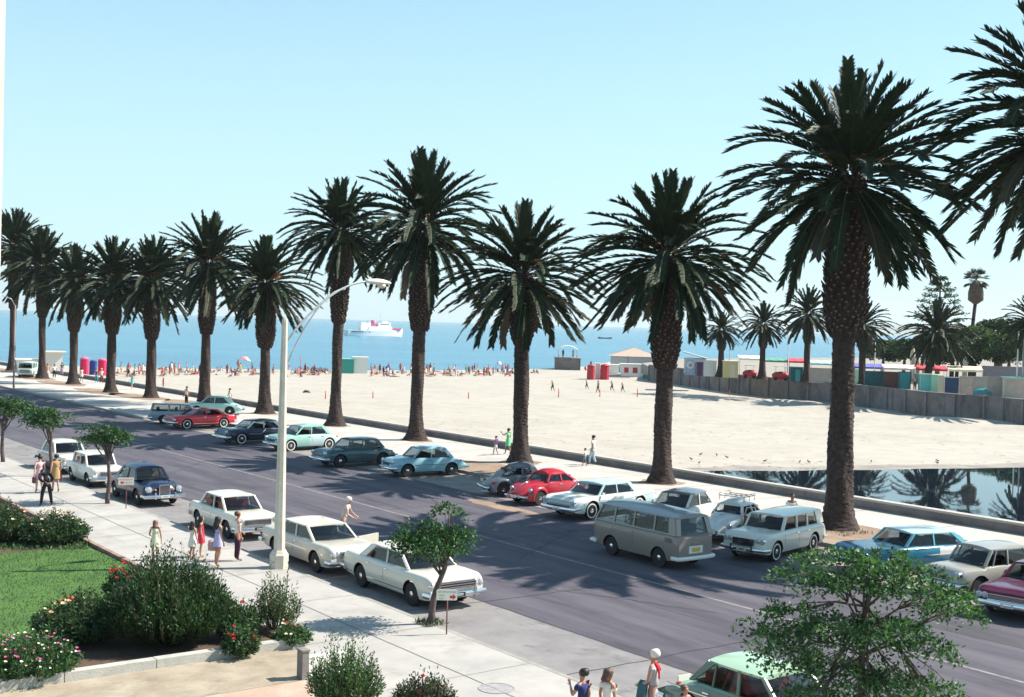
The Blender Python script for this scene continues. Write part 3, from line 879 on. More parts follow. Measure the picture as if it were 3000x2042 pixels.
    nb = len(V)
    # close with an underside
    for i in range(nx + 1):
        for j in (0, ny):
            x, y, z = V[i * (ny + 1) + j]; V.append((x, y, zt - .045))
    for i in range(nx):
        for s, j in ((0, 0), (1, ny)):
            Fc.append((i * (ny + 1) + j, (i + 1) * (ny + 1) + j, nb + 2 * (i + 1) + s, nb + 2 * i + s))
        Fc.append((nb + 2 * i, nb + 2 * i + 1, nb + 2 * i + 3, nb + 2 * i + 2))
    Fc.append(tuple([j for j in range(ny + 1)] + [nb + 1, nb])); Fc.append(tuple([nx * (ny + 1) + j for j in range(ny + 1)] + [nb + 2 * nx + 1, nb + 2 * nx]))
    rf.add(V, Fc, 0, True)
    roof = rf.build('roof', rm, t, 40)
    def bp(x, s): return Vector((x, s * wb, belt - .01))
    def tp(x, s): return Vector((x, s * wt, zt - .02))
    pcount = [0]
    class PB:
        def plate(self, pts, th):
            MB().plate(pts, th).build('pillar', S.get('pilm', rm), t)
    pil = PB()
    pa = S.get('pa', .06); pc = S.get('pc', .25); pct = S.get('pct', pc)
    lst = S.get('pil', [])
    for s in (-1, 1):
        # corner posts with their return in the plane of the screen
        fw = S.get('fw', .05); rw = S.get('rw', .10)
        MB().plate([bp(xw0, s), bp(xw0 - pa, s), tp(xw1 - pa, s), tp(xw1, s)], .05).plate([bp(xw0, s), bp(xw0, s) - Vector((0, s * fw, 0)), tp(xw1, s) - Vector((0, s * fw, 0)), tp(xw1, s)], .046).build('pillar', S.get('pilm', rm), t)
        MB().plate([bp(xr0, s), bp(xr0 + pc, s), tp(xr1 + pct, s), tp(xr1, s)], .05).plate([bp(xr0, s), bp(xr0, s) - Vector((0, s * rw, 0)), tp(xr1, s) - Vector((0, s * rw, 0)), tp(xr1, s)], .046).build('pillar', S.get('pilm', rm), t)
        for (xb_, xt_, w) in lst: pil.plate([bp(xb_ + w / 2, s), bp(xb_ - w / 2, s), tp(xt_ - w / 2, s), tp(xt_ + w / 2, s)], .045)
    if S.get('sill'):
        for s in (-1, 1):
            pil.plate([bp(xw0, s), bp(xr0, s), bp(xr0, s) + Vector((0, -s * .01, .05)), bp(xw0, s) + Vector((0, -s * .01, .05))], .05)
    # panes
    def screen(xa_, xb2, bulge, sg, nm_):
        V = []; Fc = []; m = 10
        for i in range(m + 1):
            y = -1 + 2 * i / m; bu = sg * bulge * (1 - y * y)
            V.append((xa_ + bu, y * (wb - .02), belt)); V.append((xb2 + bu * .5, y * (wt - .02), zt - .03))
        for i in range(m): Fc.append((2 * i, 2 * i + 2, 2 * i + 3, 2 * i + 1))
        quads_obj(nm_, V, Fc, [M_glass], parent=t, smooth=True)
    screen(xw0 - .02, xw1 - .02, S.get('wbul', .12), 1, 'windscreen')
    screen(xr0 + .02, xr1 + .02, S.get('rbul', .08), -1, 'rear_window')
    edges = [(xw0 - pa, xw1 - pa)] + [(a, b) for a, b, w in lst] + [(xr0 + pc, xr1 + pct)]
    for s in (-1, 1):
        for (a, b), (c, d) in zip(edges, edges[1:]):
            if S.get('open_door') and s == -1 and (a, b) == edges[0]: continue
            q = [bp(a, s), bp(c, s), tp(d, s), tp(b, s)]
            quads_obj('side_window', [tuple(p - Vector((0, s * .012, 0))) for p in q], [(0, 1, 2, 3)], [M_glass], parent=t)
    # interior
    inn = MB(); im = S.get('seat', mat('seat_dark', (.05, .04, .04), .8))
    inn.box(((xw0 + xr0) / 2, 0, belt + .004), (abs(xw0 - xr0) * .93, wb * 1.86, .012))
    inn.build('cabin_floor', M_black, t)
    sx = xw0 - (xw0 - xr0) * .42
    for x in [sx, xr0 + abs(xr0 - xw0) * .16] + ([sx - 1.2] if S.get('bus') else []):
        MB().box((x, 0, belt + .10), (.16, wb * 1.62, .24)).build('seat', im, t)
    sw = MB()
    cx, cyy = sx + .42, .36
    ring = [Vector((cx + .06 * math.sin(a), cyy + .19 * math.cos(a), belt + .13 + .17 * math.sin(a))) for a in [2 * PI * k / 14 for k in range(15)]]
    sw.tube(ring, .014, 5, caps=False); sw.tube([ring[3] * .5 + ring[10] * .5, (cx + .3, cyy, belt + .0)], .02, 5)
    sw.build('steering_wheel', M_black, t)
    # ---------------- chrome and details
    zf_, zr_ = S.get('bz', (.45, .47)); bh = S.get('bh', .13)
    fb = MB(); bumper(fb, x0 + .03, S.get('fbw', hwm * .97), zf_, bh, .06, S.get('wrap', .28), S.get('fcur', .08), sgn=1)
    for y in S.get('over', []): fb.box((x0 + .14, y, zf_ + .04), (.08, .07, bh * 1.9)); fb.box((x0 + .14, -y, zf_ + .04), (.08, .07, bh * 1.9))
    fb.build('front_bumper', S.get('bumpm', M_chrome), t, 40)
    rb = MB(); bumper(rb, x1 - .03, S.get('rbw', hwm * .95), zr_, bh, .06, S.get('wrap', .28), .06, sgn=-1)
    rb.build('rear_bumper', S.get('bumpm', M_chrome), t, 40)
    g = S.get('grille')
    if g:     # (halfwidth, z0, z1, bars)
        gh, g0, g1, nbar, gm = g
        gx = x0 + S.get('gx', .012)
        gb = MB(); gb.box((gx - .02, 0, (g0 + g1) / 2), (.06, gh * 2, g1 - g0), mi=0)
        for i in range(nbar):
            z = g0 + (g1 - g0) * (i + .5) / nbar
            gb.box((gx + .018, 0, z), (.02, gh * 2 - .04, (g1 - g0) / nbar * .38), mi=1)
        for s in (-1, 1): gb.box((gx + .015, s * gh, (g0 + g1) / 2), (.03, .025, g1 - g0), mi=1)
        for z in (g0, g1): gb.box((gx + .015, 0, z), (.03, gh * 2, .022), mi=1)
        gb.build('grille', [M_black, M_chrome], t)
    if S.get('vgrille'):
        gh, g0, g1 = S['vgrille']; gb = MB(); gx = x0 + S.get('gx', .02)
        gb.box((gx, 0, (g0 + g1) / 2), (.10, gh * 2, g1 - g0), mi=0)
        for i in range(11): gb.box((gx + .055, -gh + 2 * gh * (i + .5) / 11, (g0 + g1) / 2), (.015, gh * .07, g1 - g0 - .03), mi=1)
        for s in (-1, 1): gb.box((gx + .05, s * gh, (g0 + g1) / 2), (.04, .04, g1 - g0), mi=1)
        gb.box((gx + .05, 0, g1), (.05, gh * 2 + .04, .05), mi=1)
        gb.build('grille', [M_black, M_chrome], t)
    for (y, z, r) in S.get('lamps', []):
        for s in (-1, 1):
            hx = x0 + S.get('lx', .0)
            h = MB()
            h.lathe([(r * 1.15, hx - .10), (r * 1.17, hx + .004), (r, hx + .016)], 18, (0, s * y, z), 'X', 0, caps=True)
            h.lathe([(r, hx + .014), (r * .7, hx + .024), (0.001, hx + .028)], 18, (0, s * y, z), 'X', 1, caps=False)
            h.build('headlight', [M_chrome, M_lens], t, 40)
    for (y, z, w, hh) in S.get('tails', [(hwm * .82, .72, .14, .16)]):
        xt = x1 + .04
        while xt < x1 + .5:
            q4 = interp([(a, *d) for a, d in zip(xs, D)], xt)
            if q4[1] > z + hh * .35 and sy(xt, z) > y * .86: break
            xt += .02
        yt = min(y, sy(xt, z) - w * .45)
        for s in (-1, 1): MB().box((xt + .03, s * yt, z), (.12, w, hh), 0).build('tail_light', M_redlens, t)
    if S.get('turn'):
        y, z = S['turn']
        for s in (-1, 1): MB().lathe([(.045, x0), (.045, x0 + .03), (.001, x0 + .04)], 10, (0, s * y, z), 'X').build('indicator', M_amber, t)
    pl = S.get('plate', 1)
    if pl: MB().box((x0 + .16, S.get('ply', 0), zf_ + .0), (.015, .36, .12)).build('front_plate', mat('plate_paint', (.55, .55, .5), .5) if pl == 1 else M_black, t)
    MB().box((x1 - S.get('plx', .03), 0, zr_ + S.get('plz', .18)), (.03, .36, .14)).build('rear_plate', S.get('platem', mat('plate_paint', (.55, .55, .5), .5)), t)
    # side: seams, handles, mouldings
    for s in (-1, 1):
        tr = MB()
        for x in S.get('seams', []):
            sm_ = MB()
            zs = [belt - .02, belt - .12, belt - .3, .55, .36]
            zs = [z for i, z in enumerate(zs) if i == 0 or z < zs[i - 1]]
            if any(abs(x - ax) < wr * 1.25 for ax in (xa, xb)): zs = [z for z in zs if z > wr * 2.1]
            for za, zb2 in zip(zs, zs[1:]):
                ya, yb = sy(x, za), sy(x, zb2)
                sm_.add([(x - .006, s * (ya + .004), za), (x + .006, s * (ya + .004), za), (x + .006, s * (yb + .004), zb2), (x - .006, s * (yb + .004), zb2)], [(0, 1, 2, 3)])
            if sm_.v: sm_.build('door_seam', M_black, t)
        for x in S.get('handles', []):
            z = belt - .13; MB().box((x, s * (sy(x, z) + .02), z), (.16, .025, .028)).build('door_handle', M_chrome, t)
        for (xa_, xb2, za, zb2, w) in S.get('trim', []):
            m = 24
            for i in range(m):
                xa3 = xa_ + (xb2 - xa_) * i / m; xb3 = xa_ + (xb2 - xa_) * (i + 1) / m
                z3 = za + (zb2 - za) * i / m; z4 = za + (zb2 - za) * (i + 1) / m
                if any(abs((xa3 + xb3) / 2 - ax) < wr * 1.32 and z3 < wr * 2.1 for ax in (xa, xb)): continue
                ya, yb = sy(xa3, z3) + .012, sy(xb3, z4) + .012
                tr.add([(xa3, s * ya, z3 - w / 2), (xb3, s * yb, z4 - w / 2), (xb3, s * yb, z4 + w / 2), (xa3, s * ya, z3 + w / 2),
                        (xa3, s * (ya - .03), z3 - w / 2), (xb3, s * (yb - .03), z4 - w / 2), (xb3, s * (yb - .03), z4 + w / 2), (xa3, s * (ya - .03), z3 + w / 2)],
                       [(0, 1, 2, 3), (3, 2, 6, 7), (0, 4, 5, 1)])
        if tr.v: tr.build('side_trim', S.get('trimm', M_chrome), t)
    if S.get('mirror'):
        MB().box((xw0 - .1, S['mirror'] * (hwm + .06), belt + .08), (.05, .14, .09)).tube([(xw0 - .1, S['mirror'] * (hwm - .06), belt - .01), (xw0 - .1, S['mirror'] * (hwm + .04), belt + .05)], .012, 5).build('wing_mirror', M_chrome, t)
    if S.get('wipers', 1):
        for y in (-.3, .25): MB().tube([(xw0 + .09, y, belt + .02), (xw0 + .0, y + .38, belt + .07)], .009, 4).build('wiper', M_black, t)
    # wheels
    tw = S.get('tw', .17); ty = hwm - tw / 2 - S.get('inset', .05)
    tm, rim = wheel_parts(wr, tw, S.get('ws', ''))
    rmat = S.get('rim', M_white)
    for ax in (xa, xb):
        for s in (-1, 1):
            w = bpy.data.objects.new('wheel', tm); link(w, t); w.location = (ax, s * ty, wr)
            rmsh = rim.mesh('hubcap', [rmat, M_chrome], 40) if (wr, tw, rmat.name) not in WHEELS else WHEELS[(wr, tw, rmat.name)]
            WHEELS[(wr, tw, rmat.name)] = rmsh
            link(bpy.data.objects.new('hubcap', rmsh), w)
    ub = MB(); ub.box(((xa + xb) / 2, 0, .27), (abs(xa - xb) + .5, hwm * 1.3, .16)); ub.build('underbody', M_black, t)
    if S.get('extra'): S['extra'](t, S, sy)
    return t

def place(front_px, theta, S, side, z=0.0):
    """world location of a car whose front wheel on the given side touches the ground at front_px"""
    p = G(front_px[0], front_px[1], z) if len(front_px) == 2 else P(front_px[0], front_px[1], z)
    off = Vector((S['axles'][0], side * (S['hw'] - .06), 0)); off.rotate(Matrix.Rotation(theta, 3, 'Z'))
    q = p - off; q.z = z
    return q
def ang(v): return math.atan2(v.y, v.x)
A_NEAR = ang(-Uv); A_AWAY = ang(Uv)
def a_far(tilt):      # nose to the road, turned tilt degrees towards the viewer's side
    return ang(-Vv) + rad(tilt)

# stations: (x, centre top, fender top, half width, bottom)
def boxy(L, hw, hood, trunk, belt, xw, xr, front=.62, nose=.25, fin=.0, zb=.24):
    f, b = L / 2, -L / 2
    front = max(front, hood - .12)
    return [(f, front, front + .01, hw * .93, .34), (f - .06, hood - .04, hood - .03, hw * .965, .30), (f - .28, hood, hood, hw * .985, zb + .02), (f - .8, hood + .015, hood + .005, hw, zb),
            (xw + .05, belt - .02, belt - .015, hw, zb), (xw - .2, belt, belt, hw, zb), (xr, belt, belt, hw, zb), (xr - .25, trunk + .01, trunk + fin * .5, hw * .995, zb),
            (b + .35, trunk - .02, trunk + fin, hw * .97, zb + .05), (b + .06, trunk - .06, trunk + fin - .02, hw * .94, .34), (b, trunk - .22, trunk - .12, hw * .90, .36)]
def roundy(L, hw, hood, trunk, belt, xw, xr, fend=.86, zb=.24):
    f, b = L / 2, -L / 2
    return [(f, .55, .62, hw * .80, .36), (f - .08, hood - .16, fend - .06, hw * .90, .32), (f - .25, hood - .05, fend, hw * .96, zb + .03), (f - .7, hood, fend + .02, hw, zb),
            (xw + .1, belt - .02, belt - .06, hw, zb), (xw - .2, belt, belt - .01, hw, zb), (xr, belt, belt - .01, hw, zb), (xr - .2, trunk + .06, belt - .06, hw * .995, zb),
            (b + .6, trunk - .04, trunk - .08, hw * .96, zb + .03), (b + .2, trunk - .20, trunk - .22, hw * .88, .32), (b, .58, .56, hw * .74, .36)]
red_seat = mat('seat_red', (.36, .03, .04), .6)
C_white = paint('white', (.70, .68, .62)); C_cream = paint('cream', (.68, .645, .54)); C_ivory = paint('ivory', (.54, .50, .42))
C_navy = paint('navy', (.006, .012, .042)); C_mint = paint('mint', (.30, .52, .46)); C_teal = paint('dark_teal', (.03, .085, .105))
C_red = paint('red', (.60, .012, .03)); C_lblue = paint('light_blue', (.24, .44, .50)); C_grey = paint('grey', (.115, .13, .145))
C_dred = paint('beetle_red', (.40, .015, .03)); C_aqua = paint('pale_aqua', (.44, .58, .58)); C_wblue = paint('wagon_blue', (.20, .28, .34))
C_green = paint('sage_green', (.13, .20, .145)); C_green_sunlit = paint('sage_green_sunlit', (.36, .52, .36)); C_beige = paint('beige', (.33, .32, .285))
C_maroon = paint('maroon', (.085, .006, .028)); C_van = paint('van_grey', (.25, .215, .185)); C_vantop = paint('van_roof', (.28, .29, .29)); C_turq = paint('turquoise', (.02, .17, .27)); C_pvan = paint('pale_van', (.48, .60, .52))

NG = 'cars parked along the near kerb'; FG = 'cars parked in the bay along the promenade'
# near row ---------------------------------------------------------------
S6 = dict(st=boxy(4.95, .94, .95, .97, .96, 1.12, -1.25, .60), hw=.94, axles=(1.50, -1.34), belt=.96, zt=1.36, cab=(1.22, .62, -1.00, -1.52), paint=C_cream, pil=[(.02, -.06, .05)], pc=.34, pct=.30, wt=.70, rise=.06,
          grille=(.60, .60, .80, 3, 0), lamps=[(.80, .70, .082), (.63, .70, .082)], over=[.52], seams=[1.18, .02, -1.02], handles=[.18, -.86], trim=[(2.0, -2.35, .40, .40, .03)], ws='', seat=red_seat, tails=[(.74, .68, .2, .14)], wr=.335, bh=.15, plate=2, gx=.02)
def badge(t, S, sy):
    for s in (-1, 1):
        MB().box((1.62, s * (sy(1.62, .72) + .008), .72), (.20, .02, .035)).build('fender_badge', M_chrome, t)
S6['extra'] = badge
make_car('cream sedan with twin headlights beside the small kerb tree and the red arrow sign', S6, place((1204, 1775.5), A_NEAR, S6, -1), A_NEAR, group=NG)
S5 = dict(st=boxy(4.98, .90, .93, .95, .95, 1.10, -1.30, .56), hw=.90, axles=(1.46, -1.36), belt=.95, zt=1.34, cab=(1.20, .58, -1.02, -1.48), paint=C_ivory, roof=C_cream, pil=[(-.02, -.1, .05)], pc=.22, pct=.22, wt=.69, rise=.06,
          grille=(.52, .60, .78, 4, 0), lamps=[(.74, .70, .085), (.585, .70, .075)], seams=[1.15, 0, -1.05], handles=[.15, -.9], trim=[(2.1, -2.3, .66, .66, .025)], tails=[(.72, .68, .18, .16)], wr=.33, plate=0, over=[.45], gx=.02)
def open_door5(t, S, sy):
    h0 = Vector((1.08, .90, 0)); dr = Vector((-.35, .94, 0)).normalized()
    def q(l, z): return h0 + dr * l + Vector((0, 0, z))
    MB().plate([q(0, .34), q(.98, .36), q(1.0, .94), q(0, .94)], .08).build('open_door', C_ivory, t)
S5['extra'] = open_door5
make_car('ivory four door sedan right of the concrete lamp post', S5, place((922.5, 1678), A_NEAR, S5, -1), A_NEAR, group=NG)
S4 = dict(st=boxy(4.44, .83, .93, .93, .95, 1.0, -1.1, .60, fin=.03), hw=.83, axles=(1.32, -1.32), belt=.95, zt=1.40, cab=(1.02, .52, -.92, -1.34), paint=C_cream, roof=C_white, pil=[(-.05, -.1, .05)], pc=.16, pct=.14, wt=.64, rise=.06,
          grille=(.50, .58, .76, 5, 0), lamps=[(.69, .74, .10)], seams=[1.0, -.05, -.92], handles=[.1, -.78], seat=red_seat, tails=[(.70, .72, .12, .18)], wr=.325, plate=2, gx=.02, ply=0, trim=[(1.9, -2.0, .70, .72, .018)])
make_car('cream finned sedan with red seats behind the group of children', S4, place((664, 1578), A_NEAR, S4, -1), A_NEAR, group=NG)
S3 = dict(st=roundy(4.7, .87, 1.02, .94, .99, .92, -1.05, .86), hw=.87, axles=(1.40, -1.32), belt=.99, zt=1.43, cab=(.98, .54, -.88, -1.36), paint=C_navy, pil=[(-.05, -.08, .05)], pc=.26, pct=.24, wt=.60, wb=.72, rise=.17, valley=.09, round=.17,
          vgrille=(.22, .52, .92), lamps=[(.64, .74, .115)], lx=-.02, over=[.42], seams=[.95, -.05, -.9], handles=[.1, -.75], ws='', seat=mat('seat_tan', (.4, .25, .12), .7), wr=.33, rim=C_navy, gx=.0, turn=(.38, .72), plate=1, bh=.14)
make_car('dark navy rounded sedan with chrome upright grille behind the red lettered sign', S3, place((400, 1480), A_NEAR, S3, -1), A_NEAR, group=NG)
S2 = dict(st=boxy(4.05, .78, .93, .95, .95, .92, -1.0, .62), hw=.78, axles=(1.22, -1.18), belt=.95, zt=1.42, cab=(.95, .60, -.98, -1.20), paint=C_white, pil=[(-.02, -.06, .06)], pc=.16, pct=.16, wt=.63, rise=.05,
          grille=(.40, .58, .74, 4, 0), lamps=[(.62, .74, .095)], seams=[.9, -.02, -.85], handles=[.1, -.72], wr=.31, plate=1, gx=.02)
make_car('small boxy white sedan parked behind the navy sedan under a street tree', S2, place((255.6, 1426), A_NEAR, S2, -1), A_NEAR, group=NG)
C_greyl = paint('grey_lower', (.20, .18, .19))
S1 = dict(st=roundy(4.5, .85, .96, .92, .97, .9, -1.05, .90), hw=.85, axles=(1.32, -1.25), belt=.97, zt=1.44, cab=(.95, .50, -.9, -1.3), paint=C_white, roof=C_white, paint2=C_greyl, two=lambda x, k: k >= 5 and x < 1.1, pil=[(-.05, -.08, .05)], pc=.2, wt=.64, rise=.09, round=.1,
          grille=(.45, .52, .74, 4, 0), lamps=[(.63, .74, .10)], seams=[.92, -.05, -.88], wr=.33, gx=-.02, lx=-.03)
make_car('old white sedan with grey lower sides half hidden by a street tree', S1, place((61.6, 18.12, 0), A_NEAR, S1, -1), A_NEAR, group=NG)
S7 = dict(st=roundy(4.4, .84, .95, .90, .96, .98, -1.05, .88), hw=.84, axles=(1.32, -1.25), belt=.96, zt=1.43, cab=(1.0, .50, -.92, -1.36), paint=C_green, roof=C_green_sunlit, pilm=C_green, paint2=C_green_sunlit, two=lambda x, k: k < 4, pil=[(-.05, -.1, .07), (-.72, -.70, .025)], pc=.10, pct=.2, wt=.64, rise=.10, round=.1, seat=red_seat,  # roof and upper panels paler: sunlight put into the paint colour
          grille=(.45, .52, .74, 4, 0), lamps=[(.63, .74, .10)], seams=[.98, -.05, -.95], handles=[.1, -.8], wr=.33, wipers=0, tails=[(.66, .72, .10, .16)], gx=-.02, lx=-.03, trim=[(1.8, -2.0, .82, .74, .02)])
pq = G(1962, 1990, .8); q_ = pq - Uv * (-(-2.2)) * -1
loc7 = Vector((pq.x, pq.y, 0)) - Uv * 1.95 + Vv * .70
make_car('sage green sedan with red seats under the big street tree in front', S7, loc7, A_NEAR, group=NG)
# moving van ---------------------------------------------------------------
SB = dict(st=[(2.14, 1.05, 1.05, .76, .42), (2.10, 1.17, 1.17, .82, .34), (1.95, 1.19, 1.19, .85, .30), (1.6, 1.19, 1.19, .865, .27), (-1.7, 1.19, 1.19, .865, .27), (-1.98, 1.19, 1.19, .845, .32), (-2.10, 1.17, 1.17, .81, .38), (-2.14, 1.08, 1.08, .76, .42)],
          hw=.865, axles=(1.15, -1.25), belt=1.17, zt=1.74, cab=(2.03, 1.72, -1.92, -2.06), wb=.83, wt=.74, rise=.20, paint=C_van, roof=C_vantop, pilm=C_van, pil=[(1.02, .98, .07), (.02, .0, .06), (-1.0, -.98, .06)], pc=.34, pct=.30, rw=.20, fw=.06, pa=.08,
          bumpm=M_white, bz=(.42, .42), bh=.12, tails=[(.68, .68, .10, .12)], grille=None, lamps=[(.55, .78, .10)], seams=[1.05, .02], handles=[], trim=[(2.0, -2.0, 1.12, 1.12, .03)], trimm=C_vantop, wr=.33, smooth=1, round=.05, bus=True, platem=mat('yellow_plate', (.65, .42, .06), .5), plx=.02, plz=.26, arch=(1.2, 1.15), rbul=.05, seat=mat('seat_dark', (.05, .04, .04), .8), sill=True)
def bus_extra(t, S, sy):
    MB().box((-2.15, 0, .68), (.02, .62, .24), 0).build('plate_panel', M_white, t)
    MB().box((-2.16, 0, .90), (.04, .30, .05)).build('lid_handle', C_vantop, t)
    mb = MB()
    for s in (-1, 1):
        for k in range(5): mb.box((-1.72 + .0 * k, s * .868, 1.02 - k * .03 + .03), (.34, .012, .010))
    mb.build('air_vents', M_black, t)
SB['extra'] = bus_extra
make_car('grey brown minibus with white bumper driving away in the road', SB, place((1790, 1627), A_AWAY, SB, 1), A_AWAY, name='minibus', cat='van')

# bay row -----------------------------------------------------------------
def sedan_far(lab, px, tilt, S, **kw):
    th = a_far(tilt)
    return make_car(lab, S, place(px, th, S, 1), th, group=FG, **kw)
SF2 = dict(st=boxy(4.75, .91, .92, .93, .94, 1.1, -1.15, .58), hw=.91, axles=(1.42, -1.36), belt=.94, zt=1.33, cab=(1.15, .50, -.92, -1.55), paint=C_red, pil=[(-.05, -.12, .05)], pilm=C_red, pc=.26, pct=.2, wt=.68, rise=.06,
           grille=(.62, .56, .74, 4, 0), lamps=[(.78, .66, .085), (.62, .66, .08)], seams=[1.1, -.05, -1.0], handles=[.1, -.86], trim=[(2.0, -2.2, .36, .36, .03)], ws='w', wr=.34, gx=.02)
sedan_far('bright red sedan with whitewall tyres next to the grey station wagon', (547.6, 1257), 3, SF2)
SF3 = dict(st=roundy(5.1, .95, .98, .94, .98, 1.05, -1.2, .93), hw=.95, axles=(1.52, -1.5), belt=.98, zt=1.40, cab=(1.10, .55, -1.0, -1.5), paint=C_navy, roof=C_navy, pil=[(-.05, -.1, .05)], pc=.34, pct=.3, wt=.70, rise=.09, round=.1,
           grille=(.62, .46, .66, 3, 0), lamps=[(.72, .76, .095)], seams=[1.05, -.05, -1.05], trim=[(2.2, .2, .62, .62, .05), (.2, -.15, .62, .92, .05), (-.15, -2.2, .93, .86, .04)], ws='w', wr=.35, gx=-.02, lx=-.03, bh=.17, pilm=M_white)
sedan_far('long navy sedan with white stripe and whitewalls left of the mint sedan', (707.7, 1302), 4, SF3)
SF4 = dict(st=roundy(4.6, .87, .98, .92, .97, .98, -1.15, .90), hw=.87, axles=(1.38, -1.28), belt=.97, zt=1.44, cab=(1.02, .50, -.98, -1.42), paint=C_mint, roof=C_mint, pil=[(-.05, -.1, .05)], pc=.24, pct=.22, wt=.66, rise=.10, round=.12, paint2=C_aqua, two=lambda x, k: x < .2,
           grille=(.48, .50, .72, 5, 0), lamps=[(.66, .76, .10)], seams=[1.0, -.05, -.95], handles=[.1, -.8], ws='w', wr=.34, gx=-.02, lx=-.03)
sedan_far('mint green sedan with paler rear half, nose behind the lamp post', (852, 1322.5), 4, SF4)
SF5 = dict(st=roundy(4.6, .86, .98, .93, .97, .95, -1.2, .90), hw=.86, axles=(1.36, -1.3), belt=.97, zt=1.43, cab=(1.0, .50, -1.05, -1.45), paint=C_teal, pil=[(-.05, -.1, .05)], pc=.24, wt=.66, rise=.10, round=.12,
           grille=(.45, .52, .70, 4, 0), lamps=[(.66, .76, .10)], seams=[.96, -.05, -.95], handles=[.1, -.8], wr=.335, gx=-.02, lx=-.03, trim=[(1.9, -2.0, .70, .70, .02)])
sedan_far('dark teal sedan tucked behind the light blue sedan', (996.3, 1369.5), 1, SF5)
SF6 = dict(st=roundy(4.3, .83, .96, .93, .96, .92, -1.05, .88), hw=.83, axles=(1.28, -1.2), belt=.96, zt=1.42, cab=(.95, .50, -.9, -1.30), paint=C_lblue, pil=[(-.05, -.1, .06)], pc=.2, pct=.2, wt=.63, rise=.09, round=.10,
           grille=(.42, .52, .72, 5, 0), lamps=[(.63, .75, .095)], seams=[.92, -.05, -.88], handles=[.1, -.75], wr=.325, gx=-.02, lx=-.03, ws='', trim=[(1.8, -1.9, .62, .62, .02)])
sedan_far('light blue rounded sedan next to the dirt island', (1194, 1398), -8, SF6)
SF1 = dict(st=[(2.2, .58, .6, .72, .34), (2.1, .86, .88, .76, .3), (1.8, .94, .92, .78, .25), (.9, .96, .95, .79, .24), (-1.9, .96, .96, .79, .24), (-2.12, .94, .94, .77, .3), (-2.2, .7, .7, .74, .36)], hw=.79, axles=(1.3, -1.2), belt=.96, zt=1.44, cab=(.95, .58, -1.98, -2.12), paint=C_wblue, pil=[(-.05, -.08, .06), (-.85, -.85, .06)], pc=.10, pct=.10, wt=.66, rise=.05,
           seams=[.9, -.05], wr=.31, grille=(.4, .5, .7, 4, 0), lamps=[(.6, .74, .09)], tails=[(.66, .72, .1, .2)], ws='')
pw = G(478, 1243); th = ang(Vv) + rad(-24)
lw = pw - Matrix.Rotation(th, 3, 'Z') @ Vector((-1.2, -.73, 0)); lw.z = 0
make_car('grey blue station wagon with its tail to the road left of the red sedan', SF1, lw, th, group=FG)
# aqua car parked on the promenade behind
SA = dict(st=roundy(4.4, .84, .96, .92, .96, .95, -1.05, .88), hw=.84, axles=(1.3, -1.25), belt=.96, zt=1.42, cab=(.98, .50, -.92, -1.34), paint=C_mint, pil=[(-.05, -.1, .06)], pc=.2, wt=.64, rise=.09, round=.1, grille=(.42, .5, .7, 4, 0), lamps=[(.63, .75, .095)], wr=.33, gx=-.02, lx=-.03)
th = 0
make_car('pale aqua car behind the palm and the red sedan', SA, P(92.0, 39.3, .13), ang(-X_) + rad(6), group=FG)
